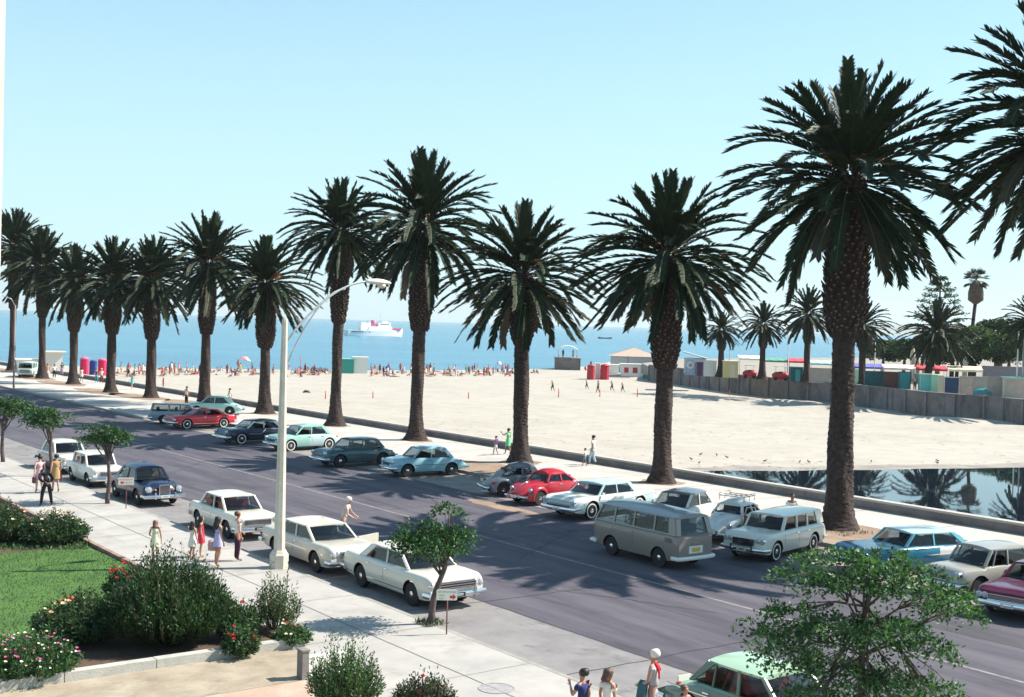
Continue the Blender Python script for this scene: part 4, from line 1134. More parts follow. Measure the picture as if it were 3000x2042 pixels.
# beetles
def beetle(lab, loc, rz, pm, roofm=None, group=FG, rack=False, opendoor=False, rim=M_white, wire=False):
    st = [(1.98, .56, .50, .34, .34), (1.85, .70, .58, .42, .30), (1.55, .86, .72, .50, .28), (1.1, .97, .86, .58, .27), (.72, 1.02, .95, .66, .26), (.45, 1.02, .99, .70, .26), (-.75, 1.02, .99, .71, .26), (-1.05, .99, .93, .66, .27), (-1.4, .88, .78, .58, .28), (-1.75, .68, .60, .46, .30), (-1.98, .46, .44, .34, .34)]
    S = dict(st=st, hw=.70, axles=(1.20, -1.20), belt=1.0, zt=1.32, cab=(.66, .42, -.58, -1.12), wb=.62, wt=.50, rise=.20, paint=pm, roof=roofm or pm, pil=[(-.24, -.22, .07)], pc=.14, pct=.12, fw=.06, rw=.20, wbul=.06, grille=None, lamps=[], seams=[.62, -.24], handles=[-.12], wr=.33, tails=[], round=.16,
             bz=(.40, .42), bh=.09, fbw=.62, rbw=.62, fcur=.06, over=[.34], tw=.14, inset=-.07, ws='w' if wire else '', rim=rim, arch=(.01, .01), wrap=.12, smooth=3, plate=1, open_door=opendoor, plz=.3)
    def ex(t, S, sy):
        for ax, dirx in ((1.20, 1), (-1.20, -1)):
            for s in (-1, 1):
                mb = MB(); V = []; Fc = []; n = 22
                prof = [(.36, .80), (.40, .82), (.47, .80), (.52, .72), (.54, .60), (.53, .46), (.30, .42)]
                for i in range(n + 1):
                    a = rad(-14) + rad(208) * i / n
                    for (r, y) in prof:
                        V.append((ax + dirx * r * math.cos(a) * 1.02, s * y, .33 + r * math.sin(a)))
                m = len(prof)
                for i in range(n):
                    for k in range(m - 1): Fc.append((i * m + k, i * m + k + 1, (i + 1) * m + k + 1, (i + 1) * m + k))
                mb.add(V, Fc, 0, True)
                mb.add([V[k] for k in range(m)], [tuple(range(m))], 0); mb.add([V[n * m + k] for k in range(m)], [tuple(range(m))], 0)
                mb.build('fender', pm, t, 50)
                if dirx > 0:
                    h = MB(); h.lathe([(.105, 1.62), (.10, 1.70), (.085, 1.71)], 16, (0, s * .60, .68), 'X', 0); h.lathe([(.085, 1.712), (.05, 1.735), (.001, 1.74)], 16, (0, s * .60, .68), 'X', 1, caps=False)
                    h.build('headlight', [M_chrome, M_lens], t)
                else:
                    MB().box((-1.66, s * .62, .62), (.10, .12, .15)).build('tail_light', M_redlens, t)
        for s in (-1, 1):
            MB().box((0, s * .72, .30), (1.7, .16, .06)).build('running_board', M_black, t)
        MB().tube([(1.75, 0, .80), (1.4, 0, .945), (1.0, 0, 1.02)], .014, 6).build('hood_trim', M_chrome, t)
        # rear lid slope closing the fastback under the small window
        mb = MB(); V = []; Fc = []
        for i in range(7):
            f = i / 6; x = -.98 - .62 * f; z = 1.16 - .42 * f ** 1.6 ; w = .40 - .06 * f
            for j in range(7):
                y = -1 + 2 * j / 6; V.append((x, y * w, z - .16 * y * y + .02))
        for i in range(6):
            for j in range(6): Fc.append((i * 7 + j, i * 7 + j + 1, i * 7 + 8 + j, i * 7 + 7 + j))
        mb.add(V, Fc, 0, True); mb.build('engine_lid', pm, t)
        if rack:
            mb = MB()
            for y in (-.48, -.24, 0, .24, .48): mb.tube([(.34, y, 1.60), (-.55, y, 1.60)], .013, 5)
            for x in (.34, -.1, -.55):
                mb.tube([(x, -.55, 1.62), (x, .55, 1.62)], .015, 5)
                for y in (-.52, .52): mb.tube([(x, y, 1.44), (x, y * 1.03, 1.70)], .012, 5)
            for s in (-1, 1): mb.tube([(.34, s * .55, 1.70), (-.55, s * .55, 1.70)], .012, 5)
            mb.build('roof_rack', mat('rack_metal', (.35, .34, .33), .4, metal=.7), t)
        if opendoor:
            d = MB(); h0 = Vector((.60, .70, 0)); dr = Vector((.45, .86, 0)).normalized()
            def q(l, z): return h0 + dr * l + Vector((0, 0, z))
            d.plate([q(0, .32), q(.82, .36), q(.84, 1.0), q(0, 1.0)], .07, 0)
            d.build('open_door', [mat('door_lining', (.20, .08, .045), .7)], t)
            f2 = MB(); f2.tube([q(0, 1.0), q(.12, 1.30), q(.62, 1.38), q(.84, 1.0)], .022, 6); f2.build('door_frame', pm, t)
    S['extra'] = ex
    make_car(lab, S, loc, rz, group=group)
    return S
BS = dict(hw=.85, axles=(1.20, -1.2))
th = ang(Vv) - rad(16)
pg = G(1476, 1456); lg = pg - Matrix.Rotation(th, 3, 'Z') @ Vector((-1.2, -.78, 0)); lg.z = 0
beetle('grey beetle car with its rear to the road left of the red one', lg, th, C_grey)
th = a_far(6)
beetle('red beetle car facing the road between the grey beetle and the pale finned car', place((1584, 1482), th, BS, 1), th, C_dred, rim=mat('rim_red', (.5, .12, .1), .5))
SF9 = dict(st=boxy(5.15, .97, .93, .94, .96, 1.12, -1.35, .58, fin=.07), hw=.97, axles=(1.55, -1.45), belt=.96, zt=1.36, cab=(1.05, .62, -1.05, -1.45), paint=C_aqua, roof=C_aqua, pil=[(-.1, -.12, .05)], pc=.28, pct=.24, wt=.72, rise=.08, valley=.03, round=.09,
           paint2=C_white, two=lambda x, k: k < 6 and x > -2.0, grille=(.66, .48, .64, 2, 0), lamps=[(.80, .74, .10)], lx=.02, seams=[1.1, -.1], trim=[(2.1, .3, .66, .66, .03), (.3, -2.3, .66, .84, .03)], ws='w', wr=.36, bh=.17, mirror=1, gx=.01, wbul=.25)
th = a_far(7)
make_car('white over pale aqua finned car next to the red beetle', SF9, place((1733, 1522), th, SF9, 1), th, group=FG)
SF10 = dict(st=roundy(4.4, .86, .97, .93, .97, .95, -1.1, .9), hw=.86, axles=(1.3, -1.25), belt=.97, zt=1.43, cab=(1.0, .46, -.92, -1.4), paint=C_white, roof=C_grey, pilm=C_white, pil=[(-.1, -.14, .05)], pc=.22, wt=.66, rise=.12, round=.1, grille=(.42, .5, .7, 4, 0), lamps=[(.63, .75, .095)], wr=.33, gx=-.02, lx=-.03, seams=[1, -.1])
th = a_far(18)
make_car('white sedan with a grey domed roof half hidden by the minibus', SF10, P(35.3, 35.0, 0), th, group=FG)
th = a_far(16)
beetle('white beetle car with roof rack and open door beside the wagon', P(32.6, 35.2, 0), th, C_white, rack=True, opendoor=True)
SF12 = dict(st=[(2.28, .60, .62, .80, .34), (2.2, .92, .93, .84, .30), (1.95, .99, .97, .86, .26), (1.0, 1.01, .99, .865, .25), (.8, 1.0, 1.0, .87, .25), (-2.0, 1.0, 1.0, .87, .25), (-2.22, .98, .98, .85, .3), (-2.3, .7, .7, .82, .36)], hw=.87, axles=(1.42, -1.35), belt=1.0, zt=1.47, cab=(.92, .62, -2.05, -2.20), paint=C_cream, pil=[(-.15, -.17, .10), (-.95, -.95, .10)], pc=.5, pct=.5, pa=.09, fw=.06, wt=.70, rise=.07,
            grille=(.40, .56, .80, 5, 0), lamps=[(.71, .76, .085), (.54, .76, .075)], seams=[.9, -.15, -.95], handles=[-.02, -.84], wr=.34, ws='w', tails=[(.74, .74, .12, .2)], gx=.02, over=[.4], bh=.12)
th = a_far(13)
make_car('cream station wagon with dark grille right of the minibus', SF12, place((2274, 1645), th, SF12, 1), th, group=FG)
C_tq2 = paint('turquoise_light', (.16, .46, .52))
SF13 = dict(st=boxy(5.4, .98, .92, .90, .95, 1.2, -1.3, .58, fin=.30), hw=.98, axles=(1.55, -1.5), belt=.95, zt=1.36, cab=(1.1, .68, -1.05, -1.5), paint=C_turq, roof=C_aqua, pilm=C_tq2, paint2=C_white, two=lambda x, k: (4 <= k <= 6 and x < -.2) or (k in (2, 3) and x < -1.3), pil=[(-.1, -.12, .05)], pc=.16, pct=.2, wt=.73, rise=.07, round=.08, wbul=.28, rbul=.2,
            grille=(.66, .5, .66, 3, 0), lamps=[(.82, .72, .085)], trim=[(.8, -2.4, .86, .98, .03), (.4, -2.4, .66, .74, .03)], ws='w', wr=.36, bh=.16, tails=[(.82, .80, .12, .2)])
th = a_far(-14)
q13 = G(2640, 1668, 0)
make_car('turquoise and white car with tall tail fins behind the big street tree', SF13, P(25.2, 36.1, 0), th, group=FG)
SF14 = dict(st=roundy(4.2, .82, .98, .94, .98, .92, -1.1, .90), hw=.82, axles=(1.25, -1.2), belt=.98, zt=1.46, cab=(.98, .62, -.95, -1.38), paint=C_beige, pil=[(-.05, -.06, .05), (.62, .42, .025)], pc=.2, pct=.2, wt=.64, rise=.10, round=.12, grille=(.4, .5, .7, 4, 0), lamps=[(.62, .76, .10)], seams=[.95, -.05, -.9], handles=[.1], wr=.34, gx=-.02, lx=-.03, ws='')
th = a_far(-8)
make_car('beige rounded sedan left of the maroon car at the right edge', SF14, place((2868, 1757), th, SF14, 1), th, group=FG)
SF15 = dict(st=boxy(5.2, .99, .90, .92, .93, 1.1, -1.2, .56), hw=.99, axles=(1.6, -1.4), belt=.93, zt=1.32, cab=(1.0, .40, -1.0, -1.55), paint=C_maroon, pil=[], pc=.25, wt=.72, rise=.06, grille=(.60, .54, .70, 5, 0), lamps=[(.86, .64, .08), (.70, .64, .08)], trim=[(2.2, -2.3, .5, .5, .03)], ws='w', wr=.35, bh=.16, seams=[1.05, -.3], gx=.02)
th = a_far(10)
make_car('maroon car with wide chrome grille cut by the right edge', SF15, P(19.6, 34.5, 0), th, group=FG)
# pale pickup van at the far end
SP = dict(st=[(2.1, .8, .8, .8, .4), (2.0, 1.08, 1.08, .84, .34), (1.7, 1.12, 1.12, .86, .3), (-1.9, 1.12, 1.12, .86, .3), (-2.1, 1.0, 1.0, .82, .36)], hw=.86, axles=(1.2, -1.25), belt=1.12, zt=1.68, cab=(1.95, 1.6, -1.9, -2.02), wb=.82, wt=.74, rise=.14, paint=C_pvan, pil=[(.9, .86, .08), (-.2, -.2, .3)], pc=.9, pct=.9, grille=(.55, .52, .92, 6, 0), lamps=[(.66, .74, .1)], wr=.33, smooth=1, bus=True, seams=[.9])
gp = G(82, 1104, .13)
make_car('pale green van with dark grille parked between the last two palms', SP, Vector((gp.x, gp.y, .13)), ang(Vector((.2, -1, 0))), name='parked_van', cat='van')

# ================================================================== PLANTS
M_leaf = mat('leaf_green', (0.024, 0.070, 0.026), 0.5, spec=0.35, trans=.25)
M_leaf_l = mat('leaf_light', (0.058, 0.140, 0.052), 0.5, spec=0.35, trans=.25)
M_leaf_d = mat('leaf_dark', (0.013, 0.036, 0.014), 0.5, spec=0.3, trans=.15)
M_leaf_ol = mat('leaf_olive', (0.085, 0.11, 0.045), 0.5, trans=.2)
M_wood = mat('tree_wood', (0.075, 0.05, 0.045), 0.9, col2=(0.13, 0.095, 0.085), scale=9, bump=.5, bscale=22)
M_stem = mat('green_stem', (0.07, 0.07, 0.03), 0.8)

def leaf(V, Fc, MI, p, d, roll, L, W, mi, bend=.2):
    d = d.normalized(); s = d.orthogonal().normalized(); s = Quaternion(d, roll) @ s; up = d.cross(s)
    b = len(V); m = p + d * L * .5 - up * L * bend * .4
    V.extend([tuple(p), tuple(m + s * W), tuple(p + d * L - up * L * bend), tuple(m - s * W)])
    Fc.append((b, b + 1, b + 2, b + 3)); MI.append(mi)
def rdir(rr, up=0.0):
    while True:
        v = Vector((rr.uniform(-1, 1), rr.uniform(-1, 1), rr.uniform(-1, 1)))
        if .05 < v.length < 1: return (v.normalized() + Vector((0, 0, up))).normalized()
def pick(rr, w):
    x = rr.random() * sum(w)
    for i, k in enumerate(w):
        x -= k
        if x <= 0: return i
    return 0

def street_tree(label, loc, H, pads, lean, seed, trunk_r=.07, leafL=.12, n=260, group=None, weights=(5, 3, 3), name='street_tree', fork=.62):
    """pads: (dx,dy,z,rx,ry,rz) leafy sprays carried by limbs"""
    rr = random.Random(seed)
    t = thing(name, label, 'tree', loc, 0, group)
    tb = MB(); fz = H * fork
    p0 = Vector((0, 0, -.02)); pts = [p0]; k = 9
    for i in range(1, k + 1):
        f = i / k; pts.append(Vector((lean[0] * f ** 1.2 + .035 * math.sin(f * 7 + seed), lean[1] * f, fz * f)))
    tb.tube(pts, [trunk_r * (1.25 - .55 * i / k) for i in range(k + 1)], 9)
    tb.build('trunk', M_wood, t)
    lb = MB(); V, Fc, MI = [], [], []
    for (dx, dy, z, rx, ry, rz) in pads:
        c = Vector((dx, dy, z))
        f0 = rr.uniform(.7, 1); st = pts[int(f0 * k)]
        mid = st.lerp(c, .5) + Vector((rr.uniform(-.1, .1), rr.uniform(-.1, .1), rr.uniform(0, .15)))
        lb.tube([st, mid, c], [trunk_r * .42, trunk_r * .3, trunk_r * .14], 6)
        for j in range(5):
            e = c + Vector((rr.uniform(-rx, rx), rr.uniform(-ry, ry), rr.uniform(-rz, rz))) * .8
            m2 = mid.lerp(e, .6) + rdir(rr) * .06
            lb.tube([mid, m2, e], [trunk_r * .2, trunk_r * .12, trunk_r * .05], 4)
        # leaves sit on twigs: pick twig centres then cluster
        for q in range(int(n / 9)):
            a = rr.uniform(0, 2 * PI); r = math.sqrt(rr.random())
            w = 1 + .25 * math.sin(3 * a + dx * 5)
            tc = c + Vector((rx * r * w * math.cos(a), ry * r * w * math.sin(a), rz * (rr.uniform(-.9, 1) * (1 - .6 * r * r)) - .15 * rz * r))
            td = (Vector((math.cos(a), math.sin(a), rr.uniform(-.3, .6)))).normalized()
            mi = pick(rr, weights)
            for j in range(9):
                pp = tc + td * (j * leafL * .45) - Vector((0, 0, .012 * j * j * .25)) + rdir(rr) * leafL * .25
                leaf(V, Fc, MI, pp, (td * .7 + rdir(rr, .15)), rr.uniform(0, 6.28), leafL * rr.uniform(.7, 1.25), leafL * .24, mi if rr.random() < .6 else pick(rr, weights))
    lb.build('limbs', M_wood, t)
    quads_obj('crown', V, Fc, [M_leaf, M_leaf_l, M_leaf_d], MI, t)
    return t
def zk(p): p.z = .13; return p
KG = 'small street trees along the near kerb'
rr = random.Random(31)
def pads(w, d, z0, z1, n, cx=0, cy=0, r=.34, seed=0):
    q = random.Random(seed); out = []
    for i in range(n):
        a = q.uniform(0, 2 * PI); k = math.sqrt(q.random())
        z = z0 + (z1 - z0) * q.random() * (1 - .5 * k)
        out.append((cx + w * k * math.cos(a), cy + d * k * math.sin(a), z, r * q.uniform(.8, 1.3), r * q.uniform(.8, 1.3), r * q.uniform(.4, .6)))
    return out
b = zk(G(1259, 1827, .13))
street_tree('small leaning street tree beside the cream sedan and the red arrow sign', b, 3.0, pads(.56, .56, 2.0, 2.7, 15, .10, 0, .33, 1) + [(.42, .1, 3.0, .2, .2, .2), (-.55, 0, 2.25, .32, .3, .16), (-.3, .1, 2.5, .3, .3, .2)], (.42, .0), 2, .078, .11, 300, KG)
b = zk(G(315, 1475, .13))
street_tree('small street tree with flat crown in front of the navy sedan', b, 3.4, pads(.70, .5, 2.6, 3.3, 13, -.25, 0, .33, 4), (.05, 0), 5, .08, .12, 260, KG)
b = zk(G(150, 1395, .13))
street_tree('small street tree behind the women in pink and tan dresses', b, 3.4, pads(.60, .5, 2.5, 3.3, 12, -.25, 0, .33, 6), (-.05, 0), 7, .08, .13, 240, KG)
b = zk(G(9, 1353, .13))
street_tree('small street tree cut by the left edge of the photo', b, 3.6, pads(.80, .7, 2.5, 3.5, 14, .2, 0, .36, 8), (-.12, 0), 9, .09, .13, 260, KG)
# big tree near the camera: layered sprays
b = P(12.9, 17.0, .13)
bp_ = []
q = random.Random(77)
LAY = [(-.45, 4.05, .55, .16), (.15, 4.15, .5, .16), (.75, 3.95, .6, .16), (-.95, 3.75, .5, .14), (1.35, 3.65, .55, .14), (.4, 3.75, .6, .18), (-.3, 3.65, .5, .16),
       (-1.1, 3.15, .5, .16), (-.55, 3.05, .55, .16), (-1.5, 2.85, .5, .14), (-.95, 2.7, .6, .16), (-.2, 2.75, .55, .16), (.35, 3.1, .45, .14), (.75, 2.85, .45, .12), (1.25, 2.75, .4, .12), (-1.3, 2.35, .5, .14),
       (-.55, 2.25, .6, .16), (.1, 2.2, .6, .16), (.7, 2.15, .5, .16), (1.3, 2.0, .55, .14), (-.9, 1.85, .5, .14), (0, 1.75, .6, .16), (.9, 1.65, .6, .16), (1.7, 1.7, .4, .12), (1.75, 3.35, .35, .12), (-.1, 1.2, .7, .2), (1.0, 1.1, .6, .2), (-.8, 1.3, .5, .2)]
for (x, z, r, rz) in LAY:
    bp_.append(((x * .90 if x < .8 else .72 + (x - .8) * .72) + .02, q.uniform(-.45, .45), z, r * 1.0, r * .9, rz * .8))
street_tree('large near street tree with layered leafy sprays over the green sedan', b, 4.3, bp_, (.18, 0), 12, .060, .088, 640, None, (4, 6, 2), fork=.86)

def shrub(label, loc, W, H, seed, n, leafL, mats, weights, upright=.6, group=None, blooms=(), cat='shrub', name='shrub', nb=0, bs=.07, spike=.0, flat=1.0):
    rr = random.Random(seed)
    t = thing(name, label, cat, loc, 0, group)
    V, Fc, MI = [], [], []; sb = MB()
    for i in range(n):
        a = rr.uniform(0, 2 * PI); k = math.sqrt(rr.random())
        hh = H * (1 - .55 * k ** 2.2) * (rr.uniform(.72, 1.0) + spike * rr.random() ** 4) * (1 + .10 * math.sin(3 * a + seed) + .08 * math.sin(7 * a + 2 * seed))
        tip = Vector((W * k * math.cos(a), W * flat * k * math.sin(a), hh))
        root = Vector((tip.x * .35, tip.y * .35, .05))
        out = Vector((tip.x, tip.y, 0)); 
        mid = root.lerp(tip, .5) + out * .22
        ns = 16
        if i % 4 == 0: sb.tube([root, mid, tip], [.014, .009, .004], 4, caps=False)
        c0 = pick(rr, weights)
        for j in range(ns):
            f = .25 + .75 * j / ns
            p = root * (1 - f) ** 2 + mid * 2 * f * (1 - f) + tip * f * f
            d = ((mid - root) * (1 - f) + (tip - mid) * f).normalized()
            q = rdir(rr)
            leaf(V, Fc, MI, p + q * .02, d * upright + q * (1 - upright * .5), rr.uniform(0, 6.28), leafL * rr.uniform(.7, 1.2), leafL * .2, c0 if rr.random() < .55 else pick(rr, weights))
    sb.build('stems', M_stem, t)
    quads_obj('foliage', V, Fc, mats, MI, t)
    for (bname, bm_, cnt) in blooms:
        for i in range(cnt):
            mb = MB(); a = rr.uniform(0, 2 * PI); k = math.sqrt(rr.random()) * .95
            p = Vector((W * k * math.cos(a), W * flat * k * math.sin(a), H * (1 - .5 * k ** 2) * rr.uniform(.78, 1.04)))
            s = bs * rr.uniform(.6, 1.15)
            # small rosette: overlapping cupped petals
            for j in range(7):
                aa = j * 2.4; tl = .5 if j < 4 else 1.1
                dd = Vector((math.cos(aa) * math.cos(tl), math.sin(aa) * math.cos(tl), math.sin(tl)))
                sd = dd.cross(Vector((0, 0, 1))).normalized()
                e = p + dd * s; m = p + dd * s * .6 + Vector((0, 0, s * .15))
                mb.add([p, m + sd * s * .5, e, m - sd * s * .5], [(0, 1, 2, 3)])
            mb.build(bname.rstrip('s'), bm_, t)
    return t
GM = [M_leaf, M_leaf_l, M_leaf_d, M_leaf_ol]
R_red = mat('rose_red', (.55, .02, .02), .6); R_peach = mat('rose_peach', (.75, .45, .28), .6); R_cream = mat('rose_cream', (.78, .72, .50), .6); R_pink = mat('flower_pink', (.70, .16, .36), .6); R_white = mat('flower_white', (.8, .78, .72), .6)
def gz(px, py): p = G(px, py, .13); return Vector((p.x, p.y, .13))
shrub('biggest bushy shrub with upright sprays in the flower bed', gz(488, 1880), 1.58, 1.95, 1, 2700, .095, GM, (4, 1, 6, 1), .8, spike=.30)
shrub('loose olive shrub on the bed corner below the lamp post', gz(806, 1850), .66, 1.45, 2, 190, .085, GM, (2, 1, 2, 5), .7, spike=.4)
BG = 'rose bushes of the flower bed'
shrub('rose bush with peach and cream blooms left of the biggest shrub', gz(235, 1880), 1.15, 1.25, 3, 620, .10, GM, (4, 2, 5, 1), .4, BG, [('peach_blooms', R_peach, 9), ('cream_blooms', R_cream, 6), ('red_blooms', R_red, 2)], name='rose_bush', bs=.085)
shrub('rose bush with clustered red blooms between the lawn and the biggest shrub', gz(368, 1770), .62, 1.15, 4, 300, .09, GM, (4, 2, 4, 1), .4, BG, [('red_blooms', R_red, 34)], name='rose_bush', bs=.075)
shrub('low flower clump with pink and white blooms at the bottom left', gz(75, 1985), 1.15, .95, 5, 640, .09, GM, (5, 4, 2, 1), .6, None, [('pink_blooms', R_pink, 42), ('white_blooms', R_white, 22), ('cream_blooms', R_cream, 12)], name='flower_clump', cat='flowers', bs=.05)
shrub('small rose bush with orange red blooms at the bed kerb', gz(705, 1925), .45, .82, 6, 210, .085, GM, (3, 2, 4, 2), .4, BG, [('red_blooms', R_red, 6)], name='rose_bush', bs=.07)
shrub('small bright green rose bush on the bed corner with one red bloom', gz(855, 1890), .5, .55, 7, 190, .085, GM, (5, 4, 2, 1), .4, BG, [('red_blooms', R_red, 3), ('cream_blooms', R_cream, 4)], name='rose_bush', bs=.065)
shrub('dark leafy bush between the biggest shrub and the bed corner', gz(690, 1870), .65, 1.0, 8, 330, .09, GM, (3, 2, 5, 1), .4, BG, [('red_blooms', R_red, 3)], name='rose_bush')
shrub('rose bush with cream blooms at the left edge above the lawn', gz(160, 1590), 1.2, 1.15, 9, 560, .10, GM, (3, 1, 5, 1), .4, BG, [('cream_blooms', R_cream, 18), ('peach_blooms', R_peach, 8), ('red_blooms', R_red, 2)], name='rose_bush', bs=.08)
shrub('tall rose bush with red and pink blooms cut by the left edge', gz(5, 1590), 1.0, 1.5, 10, 480, .10, GM, (3, 1, 5, 1), .4, BG, [('cream_blooms', R_cream, 8), ('peach_blooms', R_peach, 6), ('red_blooms', R_red, 4)], name='rose_bush', bs=.08)
shrub('green upright hedge shrub behind the low white wall', G(1010, 2075, .13), .80, 1.25, 11, 420, .075, GM, (5, 4, 2, 2), .75, spike=.5)
shrub('dark reddish shrub with red flowers at the bottom edge', G(1245, 2125, .13), .70, 1.05, 12, 420, .085, [M_leaf_d, mat('leaf_reddish', (.07, .04, .035), .6), M_leaf, M_leaf_ol], (4, 3, 2, 2), .6, None, [('red_blooms', R_red, 4)], bs=.06)
# leafy edging plants under the roses
V, Fc, MI = [], [], []; q = random.Random(90)
for k in range(900):
    p = gz(q.uniform(-40, 260), q.uniform(1578, 1612)); 
    leaf(V, Fc, MI, p, rdir(q, 1.0), q.uniform(0, 6), q.uniform(.08, .2), .03, pick(q, (4, 5, 1)))
o = quads_obj('edging_plants', V, Fc, [M_leaf, M_leaf_l, M_leaf_d], MI); tag(o, 'low leafy edging plants at the foot of the upper rose bushes', 'ground cover', kind='stuff')
V, Fc, MI = [], [], []
for (x, y, u_, v_) in [(1259, 1827, .35, .3), (2455, 1556, 1.1, .9)]:
    c = zk(G(x, y, .13))
    for k in range(260):
        p = c + Uv * q.uniform(-u_, u_) + Vv * q.uniform(-v_, v_)
        leaf(V, Fc, MI, p, rdir(q, 1.2), q.uniform(0, 6), q.uniform(.05, .18), .015, pick(q, (3, 2, 3)))
o = quads_obj('weeds', V, Fc, [M_leaf, M_leaf_ol, M_wood], MI); tag(o, 'dry grass and weeds at the feet of the kerb tree and the tallest palm', 'weeds', kind='stuff')

# ================================================================== STREET FURNITURE
M_conc = mat('lamp_concrete', (.60, .54, .44), .85, var=.1, scale=3, bump=.15)
M_galv = mat('galvanised', (.45, .46, .46), .45, metal=.4)
lb_ = G(817, 1663, .13); lb_.z = .13
lamp = thing('street_lamp', 'tall pale octagonal concrete street lamp beside the ivory sedan', 'street lamp', lb_, ROAD)
MB().lathe([(.31, 0), (.31, .42), (.27, .47), (.22, .56)], 8, smooth=False).build('pedestal', M_conc, lamp)
MB().lathe([(.185, .56), (.095, 7.75), (.06, 7.85)], 8, smooth=False).build('post', M_conc, lamp)
arm = MB(); pts = []; 
for i in range(15):
    f = i / 14; pts.append((.11 + 2.95 * f, 0, 7.15 + 1.95 * math.sin(f * PI / 2) ** .9))
arm.tube(pts, .035, 8)
pts2 = [(.11 + 2.0 * i / 10, 0, 6.55 + 2.28 * math.sin(i / 10 * PI / 2) ** .95 - .12 * (1 - i / 10)) for i in range(11)]
arm.tube(pts2, .028, 8)
arm.build('arm', M_galv, lamp)
hd = MB(); V = []; Fc = []
for i in range(11):
    f = i / 10; w = .19 * math.sin(PI * (f * .90 + .06)) ** .7; x = 2.85 + .95 * f; zc = 9.10 - .02 * f
    for k in range(14):
        a = 2 * PI * k / 14; V.append((x, w * math.cos(a), zc + (w * .62 if math.sin(a) > 0 else w * .45) * math.sin(a)))
for i in range(10):
    for k in range(14): Fc.append((i * 14 + k, i * 14 + (k + 1) % 14, (i + 1) * 14 + (k + 1) % 14, (i + 1) * 14 + k))
Fc += [tuple(range(14)), tuple(140 + k for k in range(14))]
hd.add(V, Fc, 0, True); hd.build('lamp_head', mat('lamp_enamel', (.72, .70, .62), .35), lamp)
bw = MB(); bw.lathe([(.15, 0), (.14, -.07), (.09, -.12), (.001, -.13)], 16, (3.45, 0, 9.02)); bw.build('glass_bowl', mat('lamp_bowl', (.62, .56, .48), .25), lamp)
sp_ = G(40, 1137, .13); sp_.z = .13
pole = thing('street_lamp', 'thin dark street lamp pole at the far left kerb in front of the palms', 'street lamp', sp_, ROAD)
MB().lathe([(.11, 0), (.10, 1.0), (.055, 8.3)], 10).build('post', mat('pole_grey', (.23, .20, .20), .6), pole)
MB().tube([(0, 0, 8.2), (-.4, 0, 8.9), (-1.3, 0, 9.2)], .035, 6).build('arm', M_galv, pole)
MB().lathe([(.02, 0), (.14, .05), (.10, .14), (.02, .16)], 12, (-1.5, 0, 9.12)).build('lamp_head', M_white, pole)
# signs
M_signw = mat('sign_white', (.80, .76, .64), .5); M_signg = mat('sign_green', (.22, .34, .16), .6); M_signr = mat('sign_red', (.62, .02, .03), .5); M_post = mat('rusty_post', (.16, .07, .06), .8)
def text_mesh(txt, size, m, parent, loc, rot, name='lettering'):
    c = bpy.data.curves.new('lettering', 'FONT'); c.body = txt; c.size = size; c.align_x = 'LEFT'; c.extrude = .002
    o = bpy.data.objects.new('tmp', c); COL.objects.link(o); bpy.context.view_layer.update()
    me = bpy.data.meshes.new_from_object(o.evaluated_get(bpy.context.evaluated_depsgraph_get())); bpy.data.objects.remove(o)
    me.materials.clear(); me.materials.append(m)
    t = bpy.data.objects.new(name, me); link(t, parent); t.location = loc; t.rotation_euler = rot
    return t
def kerb_sign(label, px, py, left, H=1.02, w=.52, h=.27, side=1):
    b = G(px, py, .13); b.z = .13
    face = math.atan2(-b.y, -b.x) + PI / 2      # board turned to the photographer's window
    t = thing('kerb_sign', label, 'sign', b, face)
    MB().tube([(0, 0, -.02), (0, 0, H)], .018, 6).build('post', M_post, t)
    bd = MB(); pts = []
    r = .035
    for (cx, cz, a0) in [(w / 2 - r, h / 2 - r, 0), (-w / 2 + r, h / 2 - r, 90), (-w / 2 + r, -h / 2 + r, 180), (w / 2 - r, -h / 2 + r, 270)]:
        for j in range(5): a = rad(a0 + 22.5 * j); pts.append((cx + r * math.cos(a) - .015 * side, -.03, H - .02 + cz + r * math.sin(a)))
    bd.plate(pts, .012); bd.build('board', M_signw, t)
    z0 = H - .02; y = -.040
    sgn = -1 if left else 1
    ax = .135 if not left else -.17
    zc = -.05
    arr = MB(); P2 = [(-.075, .032), (.0, .032), (.0, .072), (.08, 0), (.0, -.072), (.0, -.032), (-.075, -.032)]
    arr.plate([(ax + sgn * a, y, z0 + zc + c) for a, c in P2], .006); arr.build('arrow', M_signr, t)
    return t, z0, y
t, z0, y = kerb_sign('white kerb sign with green lettering and a red arrow beside the small leaning tree', 1308, 1858, False)
text_mesh('NO ESTACIONAR', .058, M_signg, t, (-.24, y, z0 + .055), (PI / 2, 0, 0))
text_mesh('DESDE', .05, M_signg, t, (-.215, y, z0 - .03), (PI / 2, 0, 0)); text_mesh('AQUI', .05, M_signg, t, (-.215, y, z0 - .105), (PI / 2, 0, 0))
t, z0, y = kerb_sign('white kerb sign with red left arrow in front of the navy sedan', 369, 1490, True, H=1.12, w=.60, h=.30)
text_mesh('NO ESTACIONAR', .066, M_signr, t, (-.27, y, z0 + .06), (PI / 2, 0, 0))
text_mesh('DESDE AQUI', .056, M_signr, t, (-.06, y, z0 - .07), (PI / 2, 0, 0))

